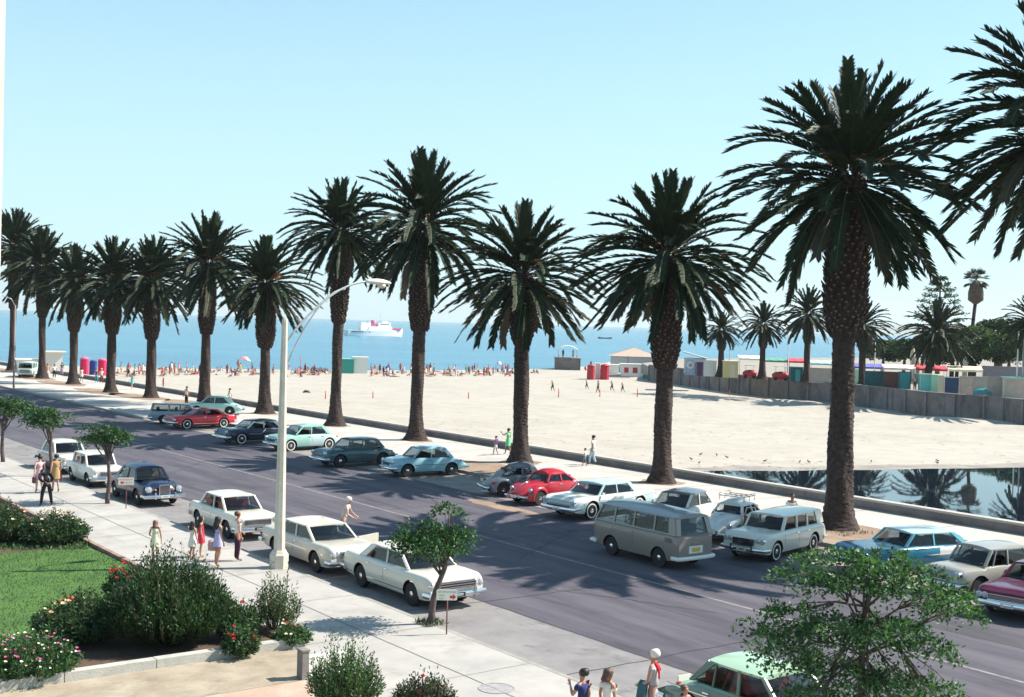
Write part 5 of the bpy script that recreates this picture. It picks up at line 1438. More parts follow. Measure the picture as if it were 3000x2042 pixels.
# ================================================================== PEOPLE
M_skin = mat('skin_tan', (.42, .22, .15), .55); M_skin2 = mat('skin_brown', (.30, .14, .09), .55); M_skinp = mat('skin_pale', (.55, .33, .25), .55)
M_hair = mat('hair_dark', (.015, .011, .010), .55); M_hairb = mat('hair_brown', (.10, .045, .03), .55); M_hairr = mat('hair_auburn', (.17, .08, .05), .55); M_hairw = mat('hair_white', (.72, .68, .58), .6); M_hairy = mat('hair_blond', (.55, .42, .22), .6)
M_shoe = mat('shoe_dark', (.03, .02, .02), .6); M_eye = mat('eye_dark', (.02, .015, .012), .3); M_lip = mat('lip', (.35, .10, .09), .5)
CL = {}
def cloth(n, c): 
    if n not in CL: CL[n] = mat('cloth_' + n, c, .9, var=.08, scale=14)
    return CL[n]
def skin_mesh(name, nodes, edges, mats, sub=1, tagf=None, root=0):
    """nodes: list of (pos, radius); grown by Skin + Subdivision"""
    me = bpy.data.meshes.new(name); bm = bmesh.new(); ly = bm.verts.layers.skin.verify()
    vs = [bm.verts.new(p) for p, r in nodes]
    for v, (p, r) in zip(vs, nodes): v[ly].radius = (r, r) if not hasattr(r, '__len__') else r
    vs[root][ly].use_root = True
    for a, b in edges: bm.edges.new((vs[a], vs[b]))
    bm.to_mesh(me); bm.free()
    o = bpy.data.objects.new('tmp', me); COL.objects.link(o)
    sk = o.modifiers.new('s', 'SKIN'); sk.use_smooth_shade = True; sk.branch_smoothing = .6
    if sub: ss = o.modifiers.new('u', 'SUBSURF'); ss.levels = sub
    bpy.context.view_layer.update()
    out = bpy.data.meshes.new_from_object(o.evaluated_get(bpy.context.evaluated_depsgraph_get()))
    bpy.data.objects.remove(o); bpy.data.meshes.remove(me)
    out.name = name; out.materials.clear()
    for m in mats: out.materials.append(m)
    if tagf:
        for f in out.polygons: f.material_index = tagf(f.center)
    out.polygons.foreach_set('use_smooth', [True] * len(out.polygons))
    return out

BASE = dict(pel=(0, 0, .525), wai=(0, 0, .61), che=(0, 0, .72), shc=(0, 0, .795), nek=(.004, 0, .845), hd0=(.016, 0, .885), hd1=(.012, 0, .93), hd2=(.004, 0, .968),
            sh=(0, .098, .80), el=(-.01, .135, .635), wr=(.03, .145, .50), hip=(0, .048, .49), kn=(.008, .052, .275), an=(-.012, .054, .05), toe=(.085, .062, .016))
RAD = dict(pel=.066, wai=.056, che=.066, shc=.045, nek=.028, hd0=.040, hd1=.053, hd2=.036, sh=.032, el=.021, wr=.0135, hip=.050, kn=.031, an=.019, toe=.017)
def joints(pose):
    J = {}
    for k, v in BASE.items():
        if k in ('sh', 'el', 'wr', 'hip', 'kn', 'an', 'toe'):
            J[k + 'L'] = Vector(v); J[k + 'R'] = Vector((v[0], -v[1], v[2]))
        else: J[k] = Vector(v)
    for k, v in pose.items(): J[k] = Vector(v)
    return J
def rk(k): return RAD[k] if k in RAD else RAD[k[:-1]]
def skeleton(J, H, fingers=True, fat=1.0):
    order = ['pel', 'wai', 'che', 'shc', 'nek', 'hd0', 'hd1', 'hd2']
    nodes = []; idx = {}; ed = []
    def add(n, p, r): idx[n] = len(nodes); nodes.append((p * H, r * H)); return idx[n]
    for n in order: add(n, J[n], rk(n) * (fat if n in ('pel', 'wai', 'che') else 1))
    for a, b in zip(order, order[1:]): ed.append((idx[a], idx[b]))
    for s in 'LR':
        add('sh' + s, J['sh' + s], rk('sh')); add('ua' + s, J['sh' + s].lerp(J['el' + s], .45), .027); add('el' + s, J['el' + s], rk('el')); add('fa' + s, J['el' + s].lerp(J['wr' + s], .35), .022); add('wr' + s, J['wr' + s], rk('wr'))
        ed += [(idx['shc'], idx['sh' + s]), (idx['sh' + s], idx['ua' + s]), (idx['ua' + s], idx['el' + s]), (idx['el' + s], idx['fa' + s]), (idx['fa' + s], idx['wr' + s])]
        d = (J['wr' + s] - J['el' + s]).normalized()
        pl = J['wr' + s] + d * .035; add('pa' + s, pl, .0155); ed.append((idx['wr' + s], idx['pa' + s]))
        if fingers:
            fw = Vector((1, 0, 0)) - d * d.x
            fw = fw.normalized() if fw.length > .1 else Vector((0, 1, 0))
            sd = d.cross(fw)
            for k, (o, l) in enumerate(zip((-.018, -.006, .006, .017), (.036, .043, .040, .031))):
                a = pl + d * .02 + fw * o; b = a + d * l * .55; c = b + d * l * .4 + sd * (.012 if s == 'L' else -.012)
                i0 = add('f%d%s' % (k, s), b, .0050); i1 = add('g%d%s' % (k, s), c, .0044); ed += [(idx['pa' + s], i0), (i0, i1)]
            a = J['wr' + s] + d * .028 + fw * .024; b = a + d * .022 + fw * .008
            i0 = add('t0' + s, a, .0058); i1 = add('t1' + s, b, .0050); ed += [(idx['pa' + s], i0), (i0, i1)]
        add('hip' + s, J['hip' + s], rk('hip') * fat); add('th' + s, J['hip' + s].lerp(J['kn' + s], .45), .043 * fat); add('kn' + s, J['kn' + s], rk('kn')); add('ca' + s, J['kn' + s].lerp(J['an' + s], .35) + Vector((-.008, 0, 0)), .032); add('an' + s, J['an' + s], rk('an')); add('toe' + s, J['toe' + s], rk('toe'))
        ed += [(idx['pel'], idx['hip' + s]), (idx['hip' + s], idx['th' + s]), (idx['th' + s], idx['kn' + s]), (idx['kn' + s], idx['ca' + s]), (idx['ca' + s], idx['an' + s]), (idx['an' + s], idx['toe' + s])]
    return nodes, ed, idx
def sub_skel(J, H, chain, rads):
    pass
def person(label, loc, face, H, top=None, bottom=None, dress=None, hair=M_hair, hairlen=0, pose={}, skin=M_skin, shoes=M_shoe, hem=.36, group=None, flare=1.0, fat=1.0, sleeves=.55, shorts=False, extra=None, scarf=None, fingers=True, sub=1):
    t = thing('person', label, 'person', loc, face, group)
    J = joints(pose)
    nodes, ed, idx = skeleton(J, H, fingers, fat)
    an = (J['anL'] * H, J['anR'] * H, J['toeL'] * H, J['toeR'] * H)
    def tf(c):
        return 1 if (shoes and min((c - a).length for a in an) < .045 * H and c.z < min(a.z for a in an[:2]) + .05 * H) else 0
    bmsh = skin_mesh('body', nodes, ed, [skin, shoes or skin, M_eye, M_lip], sub, tf)
    # nose: push the front of the face out
    hx = (J['hd1'] - J['nek']).normalized(); fwd = Vector((1, 0, 0)) if 'facing' not in pose else pose['facing']
    fwd = (fwd - hx * fwd.dot(hx)).normalized()
    nc = J['hd1'] * H + fwd * .055 * H - hx * .012 * H
    for v in bmsh.vertices:
        dd = (v.co - nc).length
        if dd < .03 * H: v.co += fwd * .016 * H * (1 - dd / (.03 * H))
    link(bpy.data.objects.new('body', bmsh), t)
    # eyes and mouth
    side = hx.cross(fwd)
    e = MB()
    for s in (-1, 1):
        c = J['hd1'] * H + fwd * .047 * H + side * s * .019 * H + hx * .004 * H
        e.lathe([(.0001, -.004 * H), (.006 * H, 0), (.0001, .004 * H)], 8, tuple(c), 'X')
    if sub and fingers:
        e.build('eyes', M_eye, t)
        MB().box(tuple(J['hd1'] * H + fwd * .049 * H - hx * .030 * H), (.008 * H, .024 * H, .006 * H), math.atan2(fwd.y, fwd.x)).build('mouth', M_lip, t)
    # hair
    back = -fwd
    hn = [(J['hd2'] * H + back * .010 * H + hx * .022 * H, .056 * H), (J['hd1'] * H + back * .026 * H + hx * .012 * H, .074 * H), (J['hd0'] * H + back * .040 * H - hx * .012 * H, .064 * H)]
    if hairlen:
        L = hairlen
        down = Vector((0, 0, -1))
        hn += [(J['nek'] * H + back * .048 * H, .066 * H), (J['nek'] * H + back * .056 * H + down * L * .5 * H, .070 * H), (J['nek'] * H + back * .052 * H + down * L * H, .055 * H)]
    link(bpy.data.objects.new('hair', skin_mesh('hair', hn, [(i, i + 1) for i in range(len(hn) - 1)], [hair], 1)), t)
    if scarf:
        n2 = [(J['nek'] * H + fwd * .02 * H + hx * .01 * H, .035 * H), (J['nek'] * H + back * .03 * H, .036 * H), (J['che'] * H + back * .075 * H + side * .03 * H, .014 * H), (J['wai'] * H + back * .085 * H + side * .045 * H + hx * .03 * H, .012 * H), (J['che'] * H + back * .075 * H - side * .045 * H, .013 * H)]
        link(bpy.data.objects.new('scarf', skin_mesh('scarf', n2, [(0, 1), (1, 2), (2, 3), (1, 4)], [scarf], 1)), t)
    g = .011
    def torso(mat_, sl, low='pel'):
        ks = ['pel', 'wai', 'che', 'shc'] if low == 'pel' else ['wai', 'che', 'shc']
        n_ = [(J[k] * H, (rk(k) * (fat if k != 'shc' else 1) + g) * H) for k in ks]; e_ = [(i, i + 1) for i in range(len(ks) - 1)]
        for s in 'LR':
            b0 = len(n_); n_.append((J['sh' + s] * H, (.032 + g) * H)); n_.append((J['sh' + s].lerp(J['el' + s], sl) * H, (.026 + g) * H)); e_ += [(len(ks) - 1, b0), (b0, b0 + 1)]
            if sl > .9: n_.append((J['wr' + s].lerp(J['el' + s], .1) * H, (.017 + g) * H)); e_.append((b0 + 1, b0 + 2))
        return skin_mesh('shirt', n_, e_, [mat_], 1)
    def legs(mat_, k_):
        n_ = [(J['wai'].lerp(J['pel'], .5) * H, (.060 * fat + g) * H), (J['pel'] * H, (.066 * fat + g) * H)]; e_ = [(0, 1)]
        for s in 'LR':
            b0 = len(n_); n_.append((J['hip' + s] * H, (.050 * fat + g) * H)); e_.append((1, b0))
            n_.append((J['hip' + s].lerp(J['kn' + s], .7) * H, (.040 * fat + g) * H)); e_.append((b0, b0 + 1))
            if not k_: n_ += [(J['kn' + s] * H, (.033 + g) * H), (J['an' + s] * H + Vector((0, 0, .005)), (.027 + g * .6) * H)]; e_ += [(b0 + 1, b0 + 2), (b0 + 2, b0 + 3)]
        return skin_mesh('trousers', n_, e_, [mat_], 1, root=1)
    if top: link(bpy.data.objects.new('shirt', torso(top, sleeves)), t)
    if bottom: link(bpy.data.objects.new('shorts' if shorts else 'trousers', legs(bottom, shorts)), t)
    if dress:
        link(bpy.data.objects.new('bodice', torso(dress, .35, 'wai')), t)
        V = []; Fc = []; n = 20
        a0 = (J['knL'] + J['knR']) / 2
        prof = [(J['che'].lerp(J['wai'], .5), .066, .075), (J['wai'], .062, .072), (J['pel'], .080 * fat, .098 * fat), (J['pel'].lerp(a0, .4), .088 * fat * flare, .105 * fat * flare), (Vector((J['pel'].x * .5 + a0.x * .5, a0.y * .6, hem)), .094 * fat * flare, .112 * fat * flare)]
        for (c, rx, ry) in prof:
            for k in range(n):
                a = 2 * PI * k / n; w = 1 + (.05 * math.sin(5 * a + 1) if c.z < .5 else 0)
                V.append(((c.x + rx * w * math.cos(a)) * H, (c.y + ry * w * math.sin(a)) * H, c.z * H))
        for i in range(len(prof) - 1):
            for k in range(n): Fc.append((i * n + k, i * n + (k + 1) % n, (i + 1) * n + (k + 1) % n, (i + 1) * n + k))
        quads_obj('skirt', V, Fc, [dress], parent=t, smooth=True)
    if extra: extra(t, J, H)
    return t
def step(a=.11, arm=.06, lift=.03):   # walking pose
    return dict(knL=(.05 + a * .3, .05, .28), anL=(a, .052, .05), toeL=(a + .09, .056, .02), knR=(-.0, -.05, .27), anR=(-a, -.052, .05 + lift), toeR=(-a + .08, -.056, .012 + lift * .2),
                elL=(-.05, .135, .64), wrL=(-.03 - arm * .4, .15, .51), elR=(.02, -.135, .63), wrR=(.07 + arm, -.14, .52))
def head_fwd(d): return d
A_U, A_mU, A_V, A_mV = ang(Uv), ang(-Uv), ang(Vv), ang(-Vv)
def foot(px, py, z=.13): p = G(px, py, z); return Vector((p.x, p.y, z))

def handbag(m, side='L', name='handbag'):
    def f(t, J, H):
        p = J['wr' + side] * H + Vector((0, 0, -.28))
        MB().box(tuple(p), (.28, .10, .24)).tube([p + Vector((-.1, 0, .12)), p + Vector((-.05, 0, .26)), p + Vector((.05, 0, .26)), p + Vector((.1, 0, .12))], .012, 5).build(name, m, t)
    return f
person('woman seen from behind in a pale pink dress carrying a dark bag', foot(115, 1444), A_U, 1.66, dress=cloth('pink', (.72, .46, .50)), hair=M_hair, pose=step(.08), skin=M_skinp, extra=handbag(cloth('darkbag', (.06, .02, .03)), 'L'))
person('woman seen from behind in a tan patterned dress', foot(163, 1443), A_U, 1.70, dress=cloth('tan', (.42, .27, .12)), hair=M_hair, pose=step(.07), skin=M_skin, extra=handbag(cloth('winebag', (.10, .02, .05)), 'R'))
bent = dict(pel=(0, 0, .53), wai=(.05, 0, .605), che=(.13, 0, .68), shc=(.19, 0, .72), nek=(.24, 0, .735), hd0=(.275, 0, .735), hd1=(.31, 0, .72), hd2=(.335, 0, .70), shL=(.18, .10, .715), shR=(.18, -.10, .715),
            elL=(.04, .15, .60), wrL=(-.07, .03, .545), elR=(.04, -.15, .60), wrR=(-.07, -.03, .54), knL=(.03, .09, .28), anL=(.0, .12, .05), toeL=(.09, .13, .016), knR=(.03, -.09, .28), anR=(-.02, -.11, .05), toeR=(.07, -.12, .016))
bent['facing'] = Vector((.6, 0, -.8))
person('man in black bending forward with hands clasped behind his back', foot(136, 1483), A_U, 1.78, top=cloth('black', (.012, .010, .012)), bottom=cloth('black2', (.010, .009, .014)), pose=bent, sleeves=.95)
person('girl in a pale yellow dress with auburn hair at the left of the children', foot(453, 1641), A_U - .5, 1.30, dress=cloth('paleyellow', (.70, .68, .46)), hair=M_hairr, hairlen=.06, hem=.34, shoes=None, flare=1.1, pose=dict(elL=(.02, .14, .62), wrL=(.1, .1, .58)))
person('girl in a white dress lifting an arm, left of the girl in red', foot(563, 1641), A_V + .3, 1.27, dress=cloth('white', (.74, .70, .64)), hair=M_hair, hairlen=.10, hem=.36, shoes=None, pose=dict(elL=(.05, .19, .70), wrL=(.10, .28, .76)), flare=1.1)
person('girl in a red dress in the middle of the children', foot(588, 1632), A_V - .4, 1.36, dress=cloth('red', (.60, .02, .07)), hair=M_hair, hairlen=.10, hem=.34, shoes=None, flare=.95)
sat = lambda t, J, H: MB().lathe([(.001, 0), (.16, .02), (.18, .2), (.15, .32), (.001, .33)], 14, (0.02, .32, .45)).build('beach_bag', cloth('bag', (.55, .30, .30)), t)
person('long haired girl in a short lavender dress with a beach bag', foot(637, 1660), A_V + .1, 1.60, dress=cloth('lavender', (.42, .40, .62)), hair=M_hair, hairlen=.13, hem=.40, shoes=None, pose=dict(elL=(.06, .17, .66), wrL=(.08, .20, .56), anR=(-.05, -.05, .05), toeR=(.03, -.06, .016)), extra=sat)
person('man in a white shirt and dark trousers standing at the cream finned sedan', foot(694, 1643), A_V - .1, 1.62, top=cloth('whiteshirt', (.76, .72, .62)), bottom=cloth('darkwine', (.045, .012, .03)), hair=M_hairb, sleeves=.6, pose=dict(elL=(.03, .14, .64), wrL=(.12, .12, .56)))
pp9 = P(38.3, 21.3, 0)
person('white haired man leaning at the open driver side of the ivory sedan', pp9, A_mU + .9, 1.74, top=cloth('beigeshirt', (.60, .50, .44)), bottom=cloth('greytr', (.10, .10, .12)), hair=M_hairw, skin=M_skinp, pose=dict(shc=(.06, 0, .785), nek=(.09, 0, .83), hd0=(.11, 0, .87), hd1=(.115, 0, .915), hd2=(.11, 0, .955), che=(.03, 0, .71), shL=(.06, .10, .79), shR=(.06, -.10, .79), elL=(.12, .16, .64), wrL=(.22, .12, .57), elR=(.10, -.15, .63), wrR=(.2, -.1, .56)))
# people waiting at the lower edge
person('boy in a navy shirt with red collar at the bottom edge', Vector((1.5, 22.8, .13)), A_U + .3, 1.50, top=cloth('navy', (.02, .03, .12)), bottom=cloth('shortsgrey', (.2, .19, .18)), hair=M_hair, scarf=None, pose=dict(elL=(.06, .14, .66), wrL=(.12, .10, .76)))
person('brown haired girl in a white blouse at the bottom edge', Vector((1.98, 22.9, .13)), A_mU + 1.6, 1.48, top=cloth('blouse', (.78, .74, .66)), bottom=cloth('skirtblue', (.2, .25, .35)), hair=M_hairb, hairlen=.03, pose=dict(hd1=(.02, 0, .925)))
person('woman with headscarf and long red ribbon in a grey striped blouse at the bottom edge', Vector((2.92, 23.7, .13)), A_U + .55, 1.66, top=cloth('stripegrey', (.42, .41, .42)), bottom=cloth('greyskirt', (.35, .35, .37)), hair=M_hairw, scarf=cloth('ribbon', (.65, .02, .03)), skin=M_skin, sleeves=.4, pose=dict(elL=(.03, .14, .63), wrL=(.12, .10, .58)),
       extra=lambda t, J, H: MB().plate([(.20, .30, .55), (.20, .04, .62), (.16, .06, 1.02), (.16, .22, 1.0)], .16).build('teal_bag', cloth('teal', (.04, .12, .14)), t))
person('dark haired child whose head just shows beside the green sedan', Vector((3.42, 22.9, .13)), A_mU, 1.20, top=cloth('childred', (.35, .10, .10)), bottom=cloth('childblue', (.08, .10, .2)), hair=M_hairb)
# promenade walkers
person('child in a purple shirt and white shorts walking on the promenade', foot(1452, 1334), A_U + .2, 1.18, top=cloth('purple', (.14, .05, .30)), bottom=cloth('wshorts', (.72, .70, .66)), shorts=True, pose=step(.12), shoes=None, skin=M_skin2)
person('woman in a bright green dress waving on the promenade', foot(1488, 1331), A_U + .2, 1.60, dress=cloth('green', (.16, .58, .26)), pose=dict(step(.08), elL=(.10, .16, .72), wrL=(.19, .16, .80)), skin=M_skin2, hem=.32)
person('man in a white shirt and pale trousers holding a child by the hand', foot(1736, 1362), A_U + .4, 1.72, top=cloth('whiteshirt2', (.80, .77, .72)), bottom=cloth('palejeans', (.42, .55, .58)), pose=step(.09), skin=M_skin2)
person('small child in a white shirt and teal shorts beside the man in white', foot(1713, 1367), A_U + .4, 1.06, top=cloth('whiteshirt3', (.80, .77, .72)), bottom=cloth('tealshorts', (.03, .28, .36)), shorts=True, pose=step(.1), shoes=cloth('redsock', (.5, .05, .05)), skin=M_skin2)
person('person in a white shirt at the open door of the white beetle', P(31.6, 37.3, 0), A_mV + .9, 1.72, top=cloth('whiteshirt2', (.8, .77, .72)), bottom=cloth('black2', (.01, .009, .014)), hair=M_hairb, skin=M_skin2)
person('man in a white shirt and dark red trousers standing at the promenade wall', foot(672, 1193), A_mV, 1.66, top=cloth('whiteshirt2', (.8, .77, .72)), bottom=cloth('darkred', (.16, .02, .04)), pose=step(.04))
person('person in a pale yellow shirt behind the grey blue station wagon', foot(546, 1187), A_mV + .5, 1.66, top=cloth('paleshirt', (.72, .66, .45)), bottom=cloth('black2', (.01, .009, .014)), skin=M_skin2)
person('person in an orange shirt beside the second palm from the left', foot(139, 1108), A_mU, 1.72, top=cloth('orange', (.75, .30, .05)), bottom=cloth('cream', (.7, .68, .6)), pose=step(.08))
person('person in a white shirt and dark trousers in front of the white kiosk', foot(159, 1108), A_U, 1.66, top=cloth('whiteshirt2', (.8, .77, .72)), bottom=cloth('black2', (.01, .009, .014)), pose=step(.08), skin=M_skin2)
person('person in dark clothes at the right corner of the white kiosk', foot(181, 1100), A_U, 1.62, top=cloth('darkcl', (.05, .04, .07)), bottom=cloth('lilac', (.4, .3, .42)), pose=step(.06))
person('woman in a white dress walking past the left red tent', foot(239, 1118), A_U, 1.60, dress=cloth('white', (.74, .70, .64)), pose=step(.08), skin=M_skin2)
person('person in blue and teal in front of the right red tent', foot(282, 1121), A_mU, 1.62, top=cloth('navy', (.02, .03, .12)), bottom=cloth('tealshorts', (.03, .28, .36)), pose=step(.1))
person('woman with a white scarf and dark red trousers walking at the red tent', foot(297, 1123), A_mU, 1.66, top=cloth('white', (.74, .70, .64)), bottom=cloth('darkred', (.16, .02, .04)), hair=M_hairw, pose=step(.1))
person('woman in a turquoise dress standing on the promenade by the fourth palm', foot(387, 1141), A_mV, 1.66, dress=cloth('turq', (.15, .58, .52)), pose=step(.03), skin=M_skinp, shoes=None)

# bathers: shared bodies, coloured by object
def bather_mesh(name, pose, seed):
    J = joints(pose); n_, e_, ix = skeleton(J, 1.65, False, 1.1)
    H = 1.65
    segs = [('pel', 'wai', 1), ('wai', 'che', 1), ('che', 'shc', 1), ('hipL', 'thL', 1), ('hipR', 'thR', 1), ('nek', 'hd0', 0), ('hd1', 'hd2', 2)]
    for s in 'LR': segs += [('sh' + s, 'ua' + s, 0), ('ua' + s, 'el' + s, 0), ('el' + s, 'wr' + s, 0), ('thL' if s == 'L' else 'thR', 'kn' + s, 0), ('kn' + s, 'an' + s, 0), ('an' + s, 'toe' + s, 0)]
    hb = (J['hd2'] - J['nek']).normalized()
    def tf(c):
        best = (9, 0)
        for a, b, m in segs:
            A, B = n_[ix[a]][0], n_[ix[b]][0]; ab = B - A; t = max(0, min(1, (c - A).dot(ab) / ab.length_squared)); d = (c - A - ab * t).length
            if d < best[0]: best = (d, m)
        return best[1]
    return skin_mesh(name, n_, e_, [M_skin, M_skin, M_hair], 0, tf)
STAND = dict(); WALK = step(.1)
SIT = dict(pel=(0, 0, .075), wai=(-.02, 0, .16), che=(-.05, 0, .27), shc=(-.06, 0, .345), nek=(-.055, 0, .395), hd0=(-.04, 0, .435), hd1=(-.04, 0, .48), hd2=(-.045, 0, .52), shL=(-.06, .10, .35), shR=(-.06, -.10, .35), elL=(-.02, .14, .20), wrL=(.12, .1, .17), elR=(-.12, -.15, .19), wrR=(-.16, -.16, .05),
           hipL=(.02, .05, .065), hipR=(.02, -.05, .065), knL=(.20, .07, .20), knR=(.22, -.07, .12), anL=(.32, .07, .03), anR=(.42, -.07, .03), toeL=(.40, .08, .03), toeR=(.48, -.08, .06))
LIE = dict(pel=(0, 0, .07), wai=(-.09, 0, .07), che=(-.20, 0, .07), shc=(-.28, 0, .07), nek=(-.33, 0, .07), hd0=(-.365, 0, .075), hd1=(-.41, 0, .075), hd2=(-.45, 0, .075), shL=(-.28, .10, .06), shR=(-.28, -.10, .06), elL=(-.33, .18, .03), wrL=(-.42, .14, .03), elR=(-.2, -.17, .03), wrR=(-.06, -.16, .03),
           hipL=(.035, .05, .065), hipR=(.035, -.05, .065), knL=(.25, .06, .06), knR=(.25, -.06, .06), anL=(.47, .06, .03), anR=(.47, -.06, .03), toeL=(.52, .07, .05), toeR=(.52, -.07, .05))
RUN = dict(che=(.03, 0, .72), shc=(.05, 0, .795), nek=(.065, 0, .84), hd0=(.08, 0, .88), hd1=(.085, 0, .925), hd2=(.08, 0, .965), shL=(.05, .098, .80), shR=(.05, -.098, .80), elL=(-.05, .14, .68), wrL=(.04, .13, .60), elR=(.10, -.14, .68), wrR=(.18, -.12, .74), knL=(.14, .05, .34), anL=(.06, .05, .14), toeL=(.13, .06, .09), knR=(-.06, -.05, .28), anR=(-.20, -.05, .13), toeR=(-.17, -.06, .04))
PROTO = {k: bather_mesh('bather_' + k, p, 1) for k, p in dict(standing=STAND, walking=WALK, sitting=SIT, lying=LIE, running=RUN).items()}
SW = {'red': cloth('sred', (.55, .03, .05)), 'blue': cloth('sblue', (.03, .07, .30)), 'white': cloth('swhite', (.78, .76, .72)), 'dark': cloth('sdark', (.02, .02, .03)), 'yellow': cloth('syellow', (.70, .58, .20)), 'teal': cloth('steal', (.04, .35, .38)), 'pink': cloth('spink', (.68, .25, .32))}
rb_ = random.Random(2024)
def bather(px, py, kind, col, skin, rot, label, group, z=-.95, sc=1.0):
    o = bpy.data.objects.new('person', PROTO[kind]); COL.objects.link(o)
    p = G(px, py, z); o.location = (p.x, p.y, z); o.rotation_euler = (0, 0, rot); o.scale = (sc, sc, sc)
    for i, m in enumerate((skin, SW[col], M_hair)):
        o.material_slots[i].link = 'OBJECT'; o.material_slots[i].material = m
    return tag(o, label, 'person', group)
WHERE = {'standing': 'standing bather in %s among the crowd at the waterline', 'walking': 'walking bather in %s among the crowd at the waterline', 'sitting': 'sitting bather in %s on the crowded sand', 'lying': 'sunbather in %s lying on the crowded sand'}
def crowd(n, x0, x1, yf, kinds, seed):
    q = random.Random(seed)
    for i in range(n):
        x = q.uniform(x0, x1); y = yf(x, q)
        k = q.choices(list(kinds), list(kinds.values()))[0]
        c = q.choices(['red', 'blue', 'white', 'dark', 'yellow', 'teal', 'pink'], [4, 3, 6, 4, 2, 2, 2])[0]
        lab = WHERE[k] % c
        bather(x, y, k, c, q.choice([M_skin, M_skin2, M_skin, M_skinp]), q.uniform(0, 6.28), lab, lab.replace(' bather', ' bathers').replace('sunbather', 'sunbathers'), sc=q.uniform(.8, 1.08))
crowd(92, 350, 900, lambda x, q: 1086 + q.uniform(-3, 14) + (6 if q.random() < .3 else 0), dict(standing=3, walking=2, sitting=9, lying=4), 5)
crowd(16, 330, 480, lambda x, q: 1092 + q.uniform(0, 18), dict(standing=3, walking=2, sitting=4, lying=1), 6)
crowd(28, 870, 960, lambda x, q: 1090 + q.uniform(-2, 10), dict(standing=2, sitting=7, lying=2), 7)
crowd(38, 1075, 1290, lambda x, q: 1093 + q.uniform(-3, 10), dict(standing=3, walking=2, sitting=6, lying=3), 8)
crowd(66, 1250, 1500, lambda x, q: 1093 + q.uniform(-4, 10), dict(standing=3, walking=2, sitting=8, lying=4), 9)
crowd(10, 1480, 1620, lambda x, q: 1092 + q.uniform(-4, 8), dict(standing=1, sitting=3, lying=4), 10)
RUNS = [(1619, 1147, 'running', .9, 'boy running on the open sand, leftmost of the runners'), (1719, 1141, 'running', .8, 'boy running in front of the left red booth'), (1752, 1150, 'walking', 1.0, 'tallest boy among the runners in front of the booths'), (1793, 1147, 'running', .9, 'boy running between the red booths and the white hut'), (1824, 1150, 'running', .85, 'boy running in front of the white hut with red windows')]
for (x, y, k, s, lab) in RUNS: bather(x, y, k, 'dark', M_skin2, A_U + .4, lab, 'boys running on the sand', sc=s)
bather(478, 1137, 'standing', 'red', M_skin2, A_V, 'child in red standing alone on the sand below the promenade wall', None, sc=.78)
bather(1155, 1104, 'lying', 'dark', M_skin2, .3, 'sunbather in dark lying in front of the white and green beach cabin', None)

# ================================================================== BEACH FURNITURE, STALLS, SHIP
def wall_y(x):
    for (a, ya), (b, yb) in zip(WT, WT[1:]):
        if a <= x <= b: return ya + (yb - ya) * (x - a) / (b - a)
    return WT[-1][1] if x > WT[-1][0] else WT[0][1]
def terr(x, back=1.2):
    p = G(x, wall_y(x), 1.75); d = Vector((p.x, p.y, 0)).normalized()
    q = p + d * back; q.z = PZ; return q
def facing(p): return math.atan2(p.y, p.x) - PI / 2     # local -y looks at the street window
def tbox(name, label, cat, x0, x1, ytop, m, back=1.2, depth=1.8, m2=None, roofm=None, group=None, door=False, turn=.12, z=None, base=None):
    xm = (x0 + x1) / 2
    b = terr(xm, back) if base is None else base
    w = (x1 - x0) / pxm(b); h = hpx(b, ytop)
    t = thing(name, label, cat, b, facing(b) + turn, group)
    MB().box((0, depth / 2, h / 2), (w, depth, h)).build('panel' if depth < .4 else 'walls', m, t)
    if roofm: MB().box((0, depth / 2 - .05, h + .04), (w + .25, depth + .35, .08)).build('roof', roofm, t)
    fr = MB()
    for s in (-1, 1): fr.box((s * (w / 2 - .04), -.03, h / 2), (.08, .06, h - .02))
    fr.box((0, -.03, h - .05), (w - .17, .06, .08)); fr.build('frame', m2 or m, t)
    if door: MB().box((w * .1, -.035, h * .42), (w * .36, .05, h * .8)).build('hatch', m2 or m, t)
    return t
c_tealp = mat('board_teal', (.012, .09, .10), .7, var=.15, scale=2); c_brown = mat('board_brown', (.16, .06, .05), .7, var=.15); c_cyan = mat('board_cyan', (.05, .28, .28), .6, var=.1)
c_tq = mat('kiosk_turquoise', (.16, .52, .50), .6, var=.08); c_pg = mat('kiosk_pale_green', (.40, .70, .50), .6); c_cr = mat('kiosk_cream', (.66, .60, .44), .7); c_db = mat('board_deep_blue', (.015, .05, .12), .7, var=.1); c_bg = mat('board_beige', (.44, .37, .32), .8, var=.12, scale=1.5); c_yel = mat('kiosk_yellow', (.68, .55, .22), .7)
c_red = mat('stall_red', (.42, .02, .035), .6); c_gry = mat('stall_grey', (.45, .46, .47), .7, var=.1); c_tan = mat('roof_tan', (.42, .32, .25), .8, var=.12); c_wh = mat('stall_white', (.74, .72, .66), .6)
tbox('fair_hoarding', 'dark teal hoarding on the terrace right of the tallest palm trunk', 'hoarding', 2534, 2588, 1087, c_tealp, depth=.2)
tbox('fair_hoarding', 'brown hoarding between dark teal and bright teal ones', 'hoarding', 2590, 2631, 1089, c_brown, depth=.2)
tbox('fair_hoarding', 'bright teal folding hoarding left of the white figure', 'hoarding', 2633, 2667, 1089, c_cyan, depth=.5, m2=c_tealp)
tbox('fair_kiosk', 'turquoise kiosk with pale green side on the terrace', 'kiosk', 2695, 2728, 1097, c_tq, m2=c_pg, roofm=c_cr, door=False)
tbox('fair_kiosk', 'pale green narrow kiosk touching the turquoise one', 'kiosk', 2730, 2745, 1097, c_pg, depth=1.4)
tbox('fair_kiosk', 'narrow cream kiosk between pale green and deep blue', 'kiosk', 2747, 2764, 1099, c_cr, depth=1.2)
